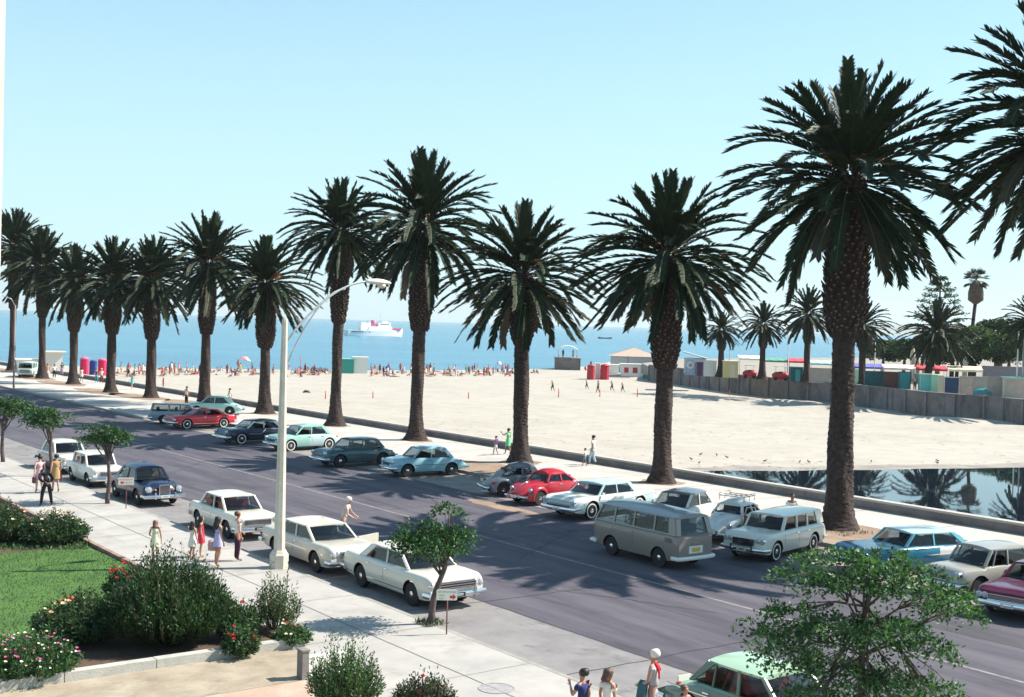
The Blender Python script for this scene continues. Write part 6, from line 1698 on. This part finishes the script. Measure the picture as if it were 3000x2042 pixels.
tbox('fair_hoarding', 'deep blue hoarding with cream top rail', 'hoarding', 2766, 2809, 1104, c_db, depth=.2, m2=c_cr)
for i, (a, b_, l) in enumerate([(2811, 2850, 'beige board left of the upturned boat'), (2852, 2892, 'beige board just behind the upturned boat'), (2894, 2934, 'beige board right of the upturned boat')]):
    tbox('fair_hoarding', l, 'hoarding', a, b_, 1102 + i, c_bg, depth=.2, group='beige boards on the terrace')
tbox('fair_kiosk', 'framed beige kiosk with cream post at the right edge', 'kiosk', 2940, 3012, 1108, c_bg, m2=c_cr, roofm=c_tq, depth=1.6)
tbox('fair_kiosk', 'slim pale green kiosk just right of the tallest palm trunk', 'kiosk', 2500, 2514, 1082, c_pg, depth=1.0)
tbox('fair_hoarding', 'long beige wall of planks left of the tallest palm', 'hoarding', 2372, 2436, 1078, c_bg, depth=.2)
tbox('fair_kiosk', 'dark green stall beside the red ride car', 'kiosk', 2314, 2352, 1075, c_tealp, m2=c_cyan, depth=1.4, door=True)
tbox('fair_kiosk', 'yellow kiosk right of the white panels', 'kiosk', 2120, 2162, 1059, c_yel, m2=c_cr, roofm=c_wh, depth=1.6, door=True)
tbox('fair_hoarding', 'white canvas panels left of the yellow kiosk', 'hoarding', 2062, 2098, 1056, c_wh, depth=.2)
tbox('fair_kiosk', 'dark stall right of the round painted sign', 'kiosk', 2040, 2060, 1060, mat('stall_purple', (.12, .03, .10), .7), m2=c_cyan, depth=1.2)
# round painted board
b = terr(2022); t = thing('painted_board', 'round topped blue and white painted board behind the wall', 'sign', b, facing(b))
mb = MB(); w = 30 / pxm(b); h = hpx(b, 1053)
pts = [(-w / 2, 0, 0)] + [(-w / 2 * math.cos(a), 0, h - w / 2 + w / 2 * math.sin(a)) for a in [PI * i / 12 for i in range(13)]] + [(w / 2, 0, 0)]
mb.plate(pts, .1); mb.build('board', mat('board_blue', (.10, .22, .42), .6, col2=(.5, .55, .6), scale=1.2), t)
MB().lathe([(w * .36, -.09), (w * .30, -.1), (w * .22, -.1), (w * .18, -.09)], 20, (0, 0, h - w * .55), 'Y', caps=False).build('painted_ring', c_wh, t)
# awnings: sloping canvases on poles
def awning(label, x0, x1, ytop, m, back, sag=.35, group='awnings of the fair stalls', dep=3.0):
    xm = (x0 + x1) / 2; b = terr(xm, back); w = (x1 - x0) / pxm(b); h = hpx(b, ytop)
    t = thing('stall_awning', label, 'awning', b, facing(b) + .1, group)
    V = []; Fc = []; nx, ny = 10, 5
    for i in range(nx + 1):
        for j in range(ny + 1):
            x = -w / 2 + w * i / nx; y = dep * j / ny
            V.append((x, y, h - sag * (1 - j / ny) - .06 * math.sin(PI * ((i / nx * 3) % 1)) ))
    for i in range(nx):
        for j in range(ny): Fc.append((i * (ny + 1) + j, (i + 1) * (ny + 1) + j, (i + 1) * (ny + 1) + j + 1, i * (ny + 1) + j + 1))
    b0 = len(V)
    for i in range(nx + 1): x = -w / 2 + w * i / nx; V.append((x, -.02, h - sag - .28))
    for i in range(nx): Fc.append((b0 + i, b0 + i + 1, (i + 1) * (ny + 1), i * (ny + 1)))
    quads_obj('canvas', V, Fc, [m], parent=t)
    for s in (-1, 1):
        for y in (.05, dep - .05): MB().tube([(s * (w / 2 - .08), y, 0), (s * (w / 2 - .08), y, h - sag * (1 - y / dep) - .05)], .035, 5).build('pole', c_gry, t)
aw_w = mat('canvas_white', (.78, .75, .66), .9); aw_r = mat('canvas_red', (.66, .06, .08), .9); aw_b = mat('canvas_blue', (.12, .12, .42), .9); aw_g = mat('canvas_green', (.10, .30, .22), .9); aw_c = mat('canvas_cream', (.74, .66, .44), .9); aw_t = mat('canvas_aqua', (.35, .58, .52), .9)
awning('white canvas awning behind the dark teal and brown hoardings', 2588, 2680, 1069, aw_w, 9)
awning('red canvas awning behind the turquoise kiosk', 2683, 2772, 1071, aw_r, 9)
awning('cream canvas awning behind the beige boards', 2780, 2875, 1073, aw_c, 8)
awning('blue canvas awning right of the tallest palm trunk', 2503, 2586, 1066, aw_b, 11)
awning('aqua canvas awning left of the tallest palm trunk', 2374, 2440, 1056, aw_t, 14)
awning('red canvas awning above the dark green stall', 2310, 2372, 1050, aw_r, 14)
awning('green canvas awning above the red ride car', 2236, 2306, 1048, aw_g, 14)
awning('white canvas awning at the left of the fair', 2165, 2240, 1042, aw_w, 16)
# sloping grey roof stall
b = terr(2035, 8); w = 70 / pxm(b); h0 = hpx(b, 1048); h1 = hpx(b, 1032)
t = thing('fair_shed', 'grey shed with one sloping roof at the left end of the fair', 'shed', b, facing(b))
MB().box((0, 1.5, h0 / 2 - .05), (w * .9, 3, h0 - .1)).build('walls', c_gry, t)
MB().plate([(-w / 2, -.3, h1), (w / 2, -.3, h0 - .1), (w / 2, 3.4, h0 - .1), (-w / 2, 3.4, h1)], .12).build('roof', mat('roof_grey', (.38, .39, .40), .8), t)
# ride cars
def ride_car(label, x0, x1, ytop, back=1.5):
    xm = (x0 + x1) / 2; b = terr(xm, back); L = (x1 - x0) / pxm(b)
    t = thing('ride_car', label, 'ride car', b, facing(b), 'red fairground ride cars')
    mb = MB(); mb.tube([(-L / 2, 0, .55), (-L * .3, 0, .62), (L * .25, 0, .66), (L / 2, 0, .55)], [.25, .48, .5, .3], 12); mb.build('body', c_red, t)
    h = max(1.2, hpx(b, ytop))
    for sx in (-1, 1):
        for sy_ in (-1, 1): MB().tube([(sx * L * .3, sy_ * .35, .6), (sx * L * .28, sy_ * .35, h)], .03, 5).build('post', c_gry, t)
    MB().box((0, 0, h + .03), (L * .8, 1.0, .06)).build('canopy', c_wh, t)
    for sx in (-1, 1): MB().lathe([(.001, -.52), (.25, -.5), (.25, -.42), (.001, -.4)], 14, (sx * L * .3, 0, .25), 'Y').build('wheel', M_tyre, t)
    MB().box((0, 0, .95), (L * .25, .7, .4)).build('seat', M_black, t)
ride_car('bigger red ride car under the green awning', 2262, 2311, 1074)
ride_car('smaller red ride car right of the yellow kiosk', 2176, 2216, 1071)
# upturned boat
b = terr(2880, .6); t = tag(bpy.data.objects.new('upturned_boat', None), 'small teal upturned boat on the terrace edge', 'boat'); COL.objects.link(t); t.location = b; t.rotation_euler = (0, 0, facing(b))
V = []; Fc = []; L = 57 / pxm(b)
for i in range(11):
    f = i / 10; w = .55 * math.sin(PI * (.06 + .88 * f)) ** .6
    for j in range(9):
        a = PI * j / 8; V.append((-L / 2 + L * f, w * math.cos(a), .25 + .62 * w / .55 * math.sin(a)))
for i in range(10):
    for j in range(8): Fc.append((i * 9 + j, i * 9 + j + 1, (i + 1) * 9 + j + 1, (i + 1) * 9 + j))
quads_obj('hull', V, Fc, [c_cyan], parent=t, smooth=True); MB().tube([(-L / 2, 0, .45), (0, 0, .9), (L / 2, 0, .45)], .05, 6).build('keel', c_tealp, t)
for s in (-1, 1): MB().box((s * L * .25, 0, .13), (.12, .8, .26)).build('trestle', c_bg, t)
wf = terr(2680, 1.0)
person('figure dressed in white standing between teal hoarding and turquoise kiosk', wf, facing(wf) - 1.4, 1.9, top=cloth('white', (.74, .7, .64)), bottom=cloth('black2', (.01, .009, .014)), fingers=False, sub=0)
# poles
def mast(label, x, y0, y1, back, m=c_wh, r=.07):
    b = terr(x, back); h = hpx(b, y0)
    o = MB().lathe([(r, 0), (r * .6, h)], 8).lathe([(r * 1.1, h), (r * 1.1, h + .08), (.001, h + .14)], 8).build('flag_pole', m); o.location = b; tag(o, label, 'pole', 'poles of the fair')
mast('thin pole beside the yellow kiosk', 2136, 968, 1055, 3, c_gry); mast('thin pole above the red canvas awning', 2307, 972, 1048, 6); mast('pale pole just right of the tallest palm trunk', 2560, 992, 1068, 8); mast('white pole near the right edge, taller and thicker of the pair', 2977, 973, 1106, 2, c_wh, .11); mast('grey pole near the right edge beside the white pole', 2993, 980, 1106, 2.5, c_gry, .1)
# carved pillars behind the awnings
for (x, y0, l) in [(2671, 1013, 'tall pointed pale stone pillar behind the white awning'), (2685, 1039, 'pale round topped pillar right of the tall pointed one'), (2706, 1040, 'pale round topped pillar left of the leaning palm'), (2824, 1044, 'pale round topped pillar behind the cream awning')]:
    b = terr(x, 30); h = hpx(b, y0)
    o = MB().lathe([(.36, 0), (.30, h * .55), (.40, h * .6), (.36, h * .75), (.18, h * .93), (.001, h)], 12).build('stone_pillar', mat('pale_stone', (.52, .46, .36), .85, var=.12)); o.location = b; tag(o, l, 'pillar', 'stone pillars in the park')
# far palms
FGp = 'palms of the fair terrace'
def far_palm(label, x, ybase, yheart, cs, rot, lean=(0, 0), back=2.0):
    b = terr(x, back); H = hpx(b, yheart)
    palm(b, H, H * .55, .42, .62, cs, 0, rot, label, FGp, fruit=False, far=True, lean=lean)
far_palm('terrace palm behind the drooping fronds of the row, left of the yellow kiosk', 2111, 0, 962, .62, .3)
far_palm('terrace palm between the two ride cars', 2232, 0, 945, .72, 1.9)
far_palm('tallest terrace palm above the dark green stall', 2362, 0, 914, .88, 3.3)
far_palm('terrace palm half hidden by the trunk of the tallest palm', 2524, 0, 948, .80, 4.4)
far_palm('leaning wide terrace palm behind the turquoise kiosk', 2712, 0, 966, .95, 5.5, (1.1, 0), back=6)
far_palm('terrace palm cut by the right edge of the photo', 3015, 0, 940, .75, .9)
# slender fan palm
b = terr(2840, 60); H = hpx(b, 815)
t = thing('fan_palm', 'very tall slender fan palm with a brown skirt above the dark trees', 'palm tree', b)
s_ = pxm(b)
MB().tube([(0, 0, 0), (.1, 0, H * .5), (.45, 0, H * .78)], [.35, .28, .26], 10).build('trunk', M_bark, t)
MB().lathe([(.3, H * .74), (1.15, H * .78), (1.15, H * .86), (.85, H * .94), (.3, H * .98)], 14, (.45, 0, 0)).build('dead_leaf_skirt', mat('dead_leaves', (.12, .085, .06), .95, var=.3, scale=3, bump=.6, bscale=6), t)
q = random.Random(40); V, Fc, MI = [], [], []
for i in range(34):
    az = i * 2.4; e = rad(q.uniform(-35, 75)); d = Vector((math.cos(az) * math.cos(e), math.sin(az) * math.cos(e), math.sin(e)))
    c = Vector((.45, 0, H * .98)); p = c + d * 1.1
    for k in range(11):
        a = rad(-65 + 13 * k); s = d.cross(Vector((0, 0, 1))).normalized(); dd = (d * math.cos(a) + s * math.sin(a) - Vector((0, 0, .15))).normalized()
        leaf(V, Fc, MI, p, dd, 0, q.uniform(.9, 1.3), .10, 0)
    b0 = len(V); sd = d.cross(Vector((0, 0, 1))).normalized() * .05; V += [tuple(c + sd), tuple(c - sd), tuple(p - sd), tuple(p + sd)]; Fc.append((b0, b0 + 1, b0 + 2, b0 + 3)); MI.append(0)
quads_obj('crown', V, Fc, [M_frond], MI, t)
# norfolk pine
b = terr(2744, 70); H = hpx(b, 806); t = thing('norfolk_pine', 'open tiered pine with sparse branch tips behind the leaning palm', 'tree', b)
MB().tube([(0, 0, 0), (0, 0, H)], [.4, .08], 9).build('trunk', M_wood, t)
V, Fc, MI = [], [], []; lb2 = MB(); q = random.Random(61)
z = H * .32
while z < H * .97:
    f = (z - H * .32) / (H * .65); Lr = 5.8 * (1 - f) ** .7 * (.55 + .9 * f if f < .5 else 1) + .5
    for k in range(6):
        az = k * PI / 3 + z * 1.3 + q.uniform(-.2, .2); d = Vector((math.cos(az), math.sin(az), .18)).normalized(); LL = Lr * q.uniform(.75, 1.1)
        e = Vector((0, 0, z)) + d * LL; lb2.tube([(0, 0, z), Vector((0, 0, z)) + d * LL * .6 - Vector((0, 0, .15)), e], [.06, .045, .025], 4)
        for j in range(46):
            tt = q.uniform(.25, 1) ** .6; p = Vector((0, 0, z)) + d * LL * tt + rdir(q) * .28; leaf(V, Fc, MI, p, (d + rdir(q)), q.uniform(0, 6), .42, .09, pick(q, (2, 0, 3)))
    z += 1.05
lb2.build('limbs', M_wood, t); quads_obj('crown', V, Fc, [M_leaf, M_leaf_l, M_leaf_d], MI, t)
# dark park trees
def park_tree(label, x, yc, r, back, seed, wts=(2, 1, 5), name='park_tree'):
    b = terr(x, back); q = random.Random(seed); s = pxm(b); R_ = r * 1.18 / s; zc = hpx(b, yc); zc = max(zc, R_ * .7)
    t = thing(name, label, 'tree', b, 0, 'dark trees of the park')
    MB().tube([(0, 0, 0), (.1, 0, zc * .6), (.2, .1, zc)], [R_ * .12, R_ * .09, R_ * .04], 8).build('trunk', M_wood, t)
    V, Fc, MI = [], [], []
    for c in range(70):
        a = q.uniform(0, 2 * PI); u_ = q.uniform(-.5, 1); k = math.sqrt(max(0, 1 - u_ * u_))
        c0 = Vector((R_ * k * math.cos(a), R_ * k * math.sin(a), zc + R_ * .62 * u_)) * 1.0; rr_ = R_ * q.uniform(.18, .32)
        w = pick(q, wts)
        for j in range(80):
            d = rdir(q, .1); p = c0 + Vector((d.x, d.y, d.z * .7)) * rr_ * q.random() ** .4
            leaf(V, Fc, MI, p, d + rdir(q) * .6, q.uniform(0, 6), R_ * .11, R_ * .05, w if q.random() < .7 else pick(q, wts))
    quads_obj('crown', V, Fc, [M_leaf, M_leaf_ol, M_leaf_d], MI, t)
park_tree('round dark park tree right of the half hidden terrace palm', 2583, 1036, 42, 42, 1)
park_tree('round dark park tree behind the tall pointed pillar', 2645, 1030, 40, 46, 2)
park_tree('dark spreading park tree left behind the leaning palm', 2715, 1030, 44, 40, 3)
park_tree('broad dark park tree right behind the leaning palm', 2785, 1022, 56, 42, 4)
park_tree('olive green park tree below the slender fan palm', 2850, 1012, 58, 44, 5, (3, 4, 3))
park_tree('tallest dark park tree right of the slender fan palm', 2925, 990, 62, 56, 6)
park_tree('olive green lower park tree left of the white pole', 2912, 1025, 52, 36, 7, (3, 4, 2))
park_tree('dark park tree at the right edge behind the poles', 3000, 1000, 66, 44, 8)
tbox('park_wall', 'low grey park wall under the dark trees near the right edge', 'wall', 2880, 3040, 1074, mat('park_wall_grey', (.22, .21, .24), .9, var=.1), back=18, depth=.3)
# ------- beach objects (left of the terrace)
SZ = -.95
def sandp(x, y): p = G(x, y, SZ); return Vector((p.x, p.y, SZ))
def booth(label, x, ybase, ytop, wpx, m, grp, loc_z=SZ, name='changing_tent', top=c_wh):
    b = G(x, ybase, loc_z); b.z = loc_z; r = wpx / pxm(b) / 2; h = hpx(b, ytop)
    t = thing(name, label, 'tent', b, facing(b), grp)
    mb = MB(); V = []; Fc = []; n = 18
    prof = [(r * 1.02, 0), (r, h * .45), (r * .97, h * .86)]
    for (rr_, z) in prof:
        for k in range(n): a = 2 * PI * k / n; q = rr_ * (1 + (.035 if k % 2 else -.02)); V.append((q * math.cos(a), q * math.sin(a), z))
    for i in range(2):
        for k in range(n): Fc.append((i * n + k, i * n + (k + 1) % n, (i + 1) * n + (k + 1) % n, (i + 1) * n + k))
    mb.add(V, Fc); mb.build('canvas', m, t)
    MB().lathe([(r * 1.04, h * .85), (r * .9, h * .93), (r * .4, h * .99), (.001, h)], n).build('tent_roof', top, t)
    MB().box((0, -r * 1.0, h * .40), (r * .7, .06, h * .78)).build('flap', m, t)
    return t
t_red = mat('tent_red', (.62, .02, .10), .8, var=.08); t_blue = mat('tent_blue', (.03, .07, .28), .8, var=.08); t_pink = mat('tent_top_pink', (.7, .12, .25), .8)
TG = 'changing tents on the beach'
booth('left red changing tent with pink top behind the promenade wall', 247, 1101, 1045, 25, t_red, TG, 0.2, top=t_pink)
booth('blue changing tent between the two red ones', 273, 1098, 1054, 22, t_blue, TG, 0.2, top=t_blue)
booth('right red changing tent half hidden by the fourth palm', 299, 1100, 1049, 24, t_red, TG, 0.2, top=t_pink)
booth('ribbed red booth left of the white booth on the sand', 1731, 1112, 1067, 23, c_red, TG, top=c_red); booth('taller ribbed red booth right of the white booth', 1771, 1112, 1066, 26, c_red, TG, top=c_red)
def hut(name, label, cat, x0, x1, ybase, ytop, m, roofm, depth=2.4, windows=(), winm=c_red, hip=0.0, z=SZ, over=.2):
    b = G((x0 + x1) / 2, ybase, z); b.z = z; w = (x1 - x0) / pxm(b); h = hpx(b, ytop) - hip
    t = thing(name, label, cat, b, facing(b) + .05)
    MB().box((0, depth / 2, h / 2), (w, depth, h)).build('walls', m, t)
    if hip:
        o = over; A = [(-w / 2 - o, -o, h), (w / 2 + o, -o, h), (w / 2 + o, depth + o, h), (-w / 2 - o, depth + o, h)]; r0, r1 = (-w / 2 + depth * .5, depth / 2, h + hip), (w / 2 - depth * .5, depth / 2, h + hip)
        MB().add(A + [r0, r1], [(0, 1, 5, 4), (1, 2, 5), (2, 3, 4, 5), (3, 0, 4), (3, 2, 1, 0)]).build('roof', roofm, t)
    else: MB().box((0, depth / 2 - .1, h + .06), (w + over * 2, depth + over * 2, .12)).build('roof', roofm, t)
    for (fx, fz, fw, fh) in windows:
        wn_ = MB().box((fx * w, -.02, fz * h), (fw * w, .05, fh * h)).build('window', winm, t)
        MB().box((fx * w, -.03, (fz - fh / 2) * h - .04), (fw * w + .1, .1, .05)).build('sill', c_gry, wn_)
    return t
hut('beach_hut', 'white beach hut with two red windows on the sand', 'hut', 1818, 1876, 1111, 1068, c_wh, c_wh, 2.4, [(-.22, .62, .22, .34), (.22, .62, .24, .36)])
hut('beach_booth', 'narrow white booth between the two red booths', 'booth', 1744, 1757, 1111, 1066, c_wh, c_wh, 1.2)
hut('beach_hut', 'low white hut behind the taller red booth', 'hut', 1785, 1812, 1106, 1070, c_wh, c_wh, 2.4)
hut('beach_restaurant', 'grey beach pavilion with tan hipped roof behind the huts', 'building', 1792, 1925, 1092, 1019, c_gry, c_tan, 9.0, [(-.15, .5, .012, .95)], M_black, hip=1.7, over=.5)
hut('beach_cabin', 'white beach cabin beside the green one on the sand', 'cabin', 1036, 1076, 1094, 1048, c_wh, c_wh, 2.2)
hut('beach_cabin', 'green beach cabin left of the white one', 'cabin', 998, 1035, 1094, 1053, mat('cabin_green', (.03, .30, .24), .7), c_tq, 2.2)
hut('beach_kiosk', 'white kiosk with overhanging flat roof between the second and third palms', 'kiosk', 133, 181, 1094, 1033, c_wh, c_cr, 3.0, z=.13, over=.45)
hut('beach_kiosk', 'long low white shelter behind the pale green van', 'shelter', 54, 112, 1092, 1055, c_wh, c_wh, 3.0, z=.13, over=.3)
MB_ = MB().box((0, 0, .45), (2.0, 1.2, .9)).build('covered_boat', mat('tarp_teal', (.05, .28, .30), .8, var=.15)); MB_.location = sandp(1900, 1113); tag(MB_, 'boat under a teal tarpaulin beside the white hut', 'boat')
# jetty with canopy
b = sandp(1662, 1084); t = thing('jetty', 'square grey stone jetty at the end of the beach', 'jetty', b, facing(b))
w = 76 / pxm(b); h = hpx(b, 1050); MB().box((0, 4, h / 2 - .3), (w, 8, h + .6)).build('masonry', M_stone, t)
MB().box((0, 3.95, h + .05), (w + .3, 8.3, .10)).build('coping', mat('pier_trim', (.32, .30, .29), .9), t)
t2 = thing('canopy', 'curved white canopy on posts standing on the jetty', 'canopy', b + Vector((0, 0, h + .1)), facing(b))
hc = hpx(b, 1013) - h - .1
V = []; Fc = []; n = 12
for i in range(n + 1):
    a = PI * .12 + PI * .76 * i / n
    for y in (1.0, 5.0): V += [(-w * .42 * math.cos(a) * 1.05, y, hc - 1.5 + 1.5 * math.sin(a)), (-w * .42 * math.cos(a) * 1.05, y, hc - 1.62 + 1.5 * math.sin(a))]
for i in range(n):
    k = 4 * i; Fc += [(k, k + 4, k + 6, k + 2), (k + 1, k + 3, k + 7, k + 5), (k, k + 1, k + 5, k + 4), (k + 2, k + 6, k + 7, k + 3)]
quads_obj('canvas', V, Fc, [aw_w], parent=t2)
for s in (-1, 1):
    for y in (1.1, 4.9): MB().tube([(s * w * .36, y, 0), (s * w * .36, y, hc - .9)], .06, 6).build('post', c_gry, t2)
for i, (x, k, c, l) in enumerate([(1660, 'standing', 'dark', 'person in dark under the jetty canopy'), (1690, 'standing', 'white', 'person in white under the jetty canopy')]):
    o = bather(x, 1084, k, c, M_skin2, 1.0, l, 'people on the jetty'); o.location = b + Vector((-.5 + i * 2.2, 3, h + .1)).copy() if False else (b.x - .8 + 2.0 * i, b.y + 3, b.z + h + .1)
sandp2 = [(1715, 1085, 'red', 'person in red sitting right of the jetty', 'sitting'), (1731, 1080, 'dark', 'tall figure in dark standing right of the jetty', 'standing'), (1790, 1085, 'dark', 'person in dark walking beside the pavilion', 'walking')]
for (x, y, c, l, k) in sandp2: bather(x, y, k, c, M_skin2, 1.0, l, 'people right of the jetty')
# parasols
def parasol(label, x, ybase, ytop, wpx, m, m2, tilt=.25):
    b = sandp(x, ybase); h = hpx(b, ytop); r = wpx / pxm(b) / 2
    t = thing('beach_parasol', label, 'parasol', b, .6)
    MB().tube([(0, 0, 0), (0, 0, h)], .03, 6).build('pole', c_wh, t)
    V = [(0, 0, h)]; Fc = []; MI = []; n = 16
    for j in (1, 2, 3):
        for k in range(n): a = 2 * PI * k / n; f = j / 3; V.append((r * f * math.cos(a), r * f * math.sin(a), h - .55 * f * f - tilt * r * f * math.cos(a)))
    for k in range(n):
        Fc.append((0, 1 + k, 1 + (k + 1) % n)); MI.append(0 if (k // 4) % 2 else 1)
        for j in (0, 1): Fc.append((1 + j * n + k, 1 + (j + 1) * n + k, 1 + (j + 1) * n + (k + 1) % n, 1 + j * n + (k + 1) % n)); MI.append(0 if (k // 4) % 2 else 1)
    quads_obj('canopy', V, Fc, [m, m2], MI, t)
parasol('pink and white beach parasol above the crowd', 717, 1092, 1044, 33, aw_w, mat('canvas_pink', (.70, .22, .30), .9))
parasol('dark blue beach parasol in the right part of the crowd', 1464, 1092, 1059, 20, mat('canvas_navy', (.05, .06, .2), .9), aw_w)
parasol('dark blue small parasol beside the green cabin', 1137, 1094, 1071, 20, mat('canvas_navy', (.05, .06, .2), .9), mat('canvas_navy', (.05, .06, .2), .9))
# stakes
M_stake = mat('stake_red', (.55, .06, .04), .7)
for i, (x, y0, y1) in enumerate([(953, 1171, 1145), (1092, 1171, 1147), (1372, 1170, 1149), (1636, 1164, 1138), (1757, 1163, 1139), (1867, 1163, 1138), (1966, 1163, 1140), (2136, 1159, 1143), (880, 1098, 1043)]):
    b = sandp(x, y0); h = hpx(b, y1)
    o = MB().tube([(0, 0, -.1), (.02, 0, h * .5), (0, 0, h)], [.06, .055, .05], 8).build('beach_stake', M_stake); o.location = b
    tag(o, ['red stake left of the palm with the ship behind', 'red stake between the palm with the ship and the tall fruiting palm', 'red stake alone on the open sand', 'red stake nearest the jetty', 'red stake in front of the red booths', 'red stake right of the white hut', 'red stake touching the trunk of the stub covered palm', 'red stake at the foot of the retaining wall', 'tall thin red flag stake in the crowd'][i], 'stake', 'red stakes on the sand')
# dog-like heap / rubbish on the sand
b = sandp(898, 1151); mb = MB(); mb.tube([(-.45, 0, .06), (-.15, .06, .2), (.2, -.05, .18), (.45, 0, .05)], [.07, .19, .17, .07], 8, flat=.8); o = mb.build('driftwood', mat('driftwood', (.12, .08, .06), .9, var=.3)); o.location = b; tag(o, 'dark driftwood heap on the open sand', 'driftwood')
# gulls on the sand by the lagoon
q = random.Random(70); gl = MB(); V = []
gme = MB().tube([(-.17, 0, .17), (-.08, 0, .19), (.05, 0, .21), (.13, 0, .27), (.19, 0, .31), (.25, 0, .30)], [.01, .06, .07, .045, .035, .008], 8).tube([(0, .03, .15), (0, .03, 0)], .008, 4).tube([(0, -.03, .15), (0, -.03, 0)], .008, 4).mesh('gull', mat('gull_dark', (.07, .06, .06), .8))
for i, (x, y) in enumerate([(2052, 1336), (2100, 1338), (2130, 1345), (2048, 1361), (2240, 1356), (2343, 1358), (2367, 1356), (2371, 1359), (2552, 1357), (2747, 1355), (2746, 1361), (2025, 1350)]):
    o = bpy.data.objects.new('gull', gme); COL.objects.link(o); o.location = sandp(x, y); o.rotation_euler = (0, 0, q.uniform(0, 6.28)); o.scale = (.7,) * 3
    tag(o, 'dark gull standing on the sand above the lagoon edge', 'bird', 'gulls on the sand')
# ship
b = G(1098, 984, -1.15); b.z = -1.15
sh = thing('ship', 'white passenger ship with red foredeck and funnels on the sea', 'ship', b, math.atan2(b.y, b.x) - PI / 2 + .48)
L = 186 / pxm(b); s = L / 30.0
V = []; Fc = []; n = 16
for i in range(n + 1):
    f = i / n; x = -L / 2 + L * f
    w = 3.2 * s * (math.sin(PI * min(1, f * .55 + .42)) ** .6 if f > .3 else .78 + .22 * f / .3); 
    if f > .97: w = .12
    dk = (2.6 if f < .75 else 2.6 + 1.0 * (f - .75) / .25) * s
    V += [(x, -w, dk), (x + (.6 * s if f > .9 else 0) * -1, -w * .82, -.3), (x + (.6 * s if f > .9 else 0) * -1, w * .82, -.3), (x, w, dk)]
for i in range(n):
    for k in range(4): Fc.append((i * 4 + k, i * 4 + (k + 1) % 4, (i + 1) * 4 + (k + 1) % 4, (i + 1) * 4 + k))
Fc += [(0, 1, 2, 3), (4 * n + 3, 4 * n + 2, 4 * n + 1, 4 * n)]
m_sh = mat('ship_white', (.88, .87, .86), .5)
quads_obj('hull', V, Fc, [m_sh], parent=sh)
MB().box((2.0 * s, 0, 3.5 * s), (12 * s, 4.4 * s, 1.9 * s)).box((4.2 * s, 0, 5.4 * s), (6.5 * s, 3.6 * s, 1.9 * s)).box((-5.5 * s, 0, 4.4 * s), (5.0 * s, 3.2 * s, 3.6 * s)).box((4.8 * s, 0, 6.7 * s), (3.0 * s, 2.6 * s, .7 * s)).build('deckhouse', m_sh, sh)
mb = MB()
for k in range(6): mb.box(((2.2 + k * .8) * s, -1.83 * s, 5.5 * s), (.45 * s, .06, .5 * s))
for k in range(8): mb.box(((-13 + k * 1.25) * s, -2.75 * s, 1.9 * s), (.8 * s, .4 * s, .5 * s))
mb.build('windows', M_black, sh)
MB().box((11.0 * s, 0, 3.35 * s), (4.2 * s, 3.6 * s, .9 * s)).build('red_foredeck', mat('ship_red', (.62, .10, .16), .6), sh)
MB().lathe([(1.3 * s, 4 * s), (1.1 * s, 7.4 * s)], 14, (-.8 * s, 0, 0)).build('funnel', mat('ship_pink', (.55, .16, .28), .6), sh); MB().lathe([(.8 * s, 4 * s), (.7 * s, 6.6 * s)], 12, (-3.6 * s, 0, 0)).build('ventilator', mat('ship_pink', (.55, .16, .28), .6), sh)
MB().tube([(3.0 * s, 0, 5 * s), (3.0 * s, 0, 10.6 * s)], .12, 6).tube([(2.2 * s, 0, 9 * s), (3.8 * s, 0, 9 * s)], .08, 5).build('mast', c_gry, sh)
# rowing boat far out
b = G(1772, 992, -1.15); b.z = -1.15; t = thing('rowing_boat', 'tiny dark rowing boat far out between the palms', 'boat', b, facing(b) + .2)
V = []; Fc = []
for i in range(9):
    f = i / 8; w = .9 * math.sin(PI * (.05 + .9 * f)) ** .7
    V += [(-5 + 10 * f, -w, .7 + .5 * (2 * f - 1) ** 2), (-5 + 10 * f, 0, -.2), (-5 + 10 * f, w, .7 + .5 * (2 * f - 1) ** 2)]
for i in range(8):
    for k in range(2): Fc.append((3 * i + k, 3 * i + k + 1, 3 * i + 4 + k, 3 * i + 3 + k))
quads_obj('hull', V, Fc, [M_black], parent=t); MB().box((0, 0, .5), (.4, 1.5, .08)).build('thwart', c_bg, t)

park_tree('dark low park tree filling the gap left of the olive ones', 2800, 1045, 46, 36, 9)
park_tree('dark low park tree between the white pole and the slender fan palm', 2950, 1035, 52, 34, 10)
# sea air
hb = MB().box((0, 6000, 124), (28040, 16040, 253)).build('haze', None or bpy.data.materials.new('haze_air'))
hm = bpy.data.materials['haze_air']; hm.use_nodes = True; hn_ = hm.node_tree
hn_.nodes.remove(hn_.nodes['Principled BSDF'])
pv = hn_.nodes.new('ShaderNodeVolumePrincipled'); pv.inputs['Color'].default_value = (.86, .95, .98, 1); pv.inputs['Density'].default_value = 0.00010; pv.inputs['Anisotropy'].default_value = 0.2
hn_.links.new(pv.outputs[0], hn_.nodes['Material Output'].inputs['Volume'])
hb['kind'] = 'stuff'; hb['label'] = 'thin pale sea haze over the bay'; hb['category'] = 'haze'
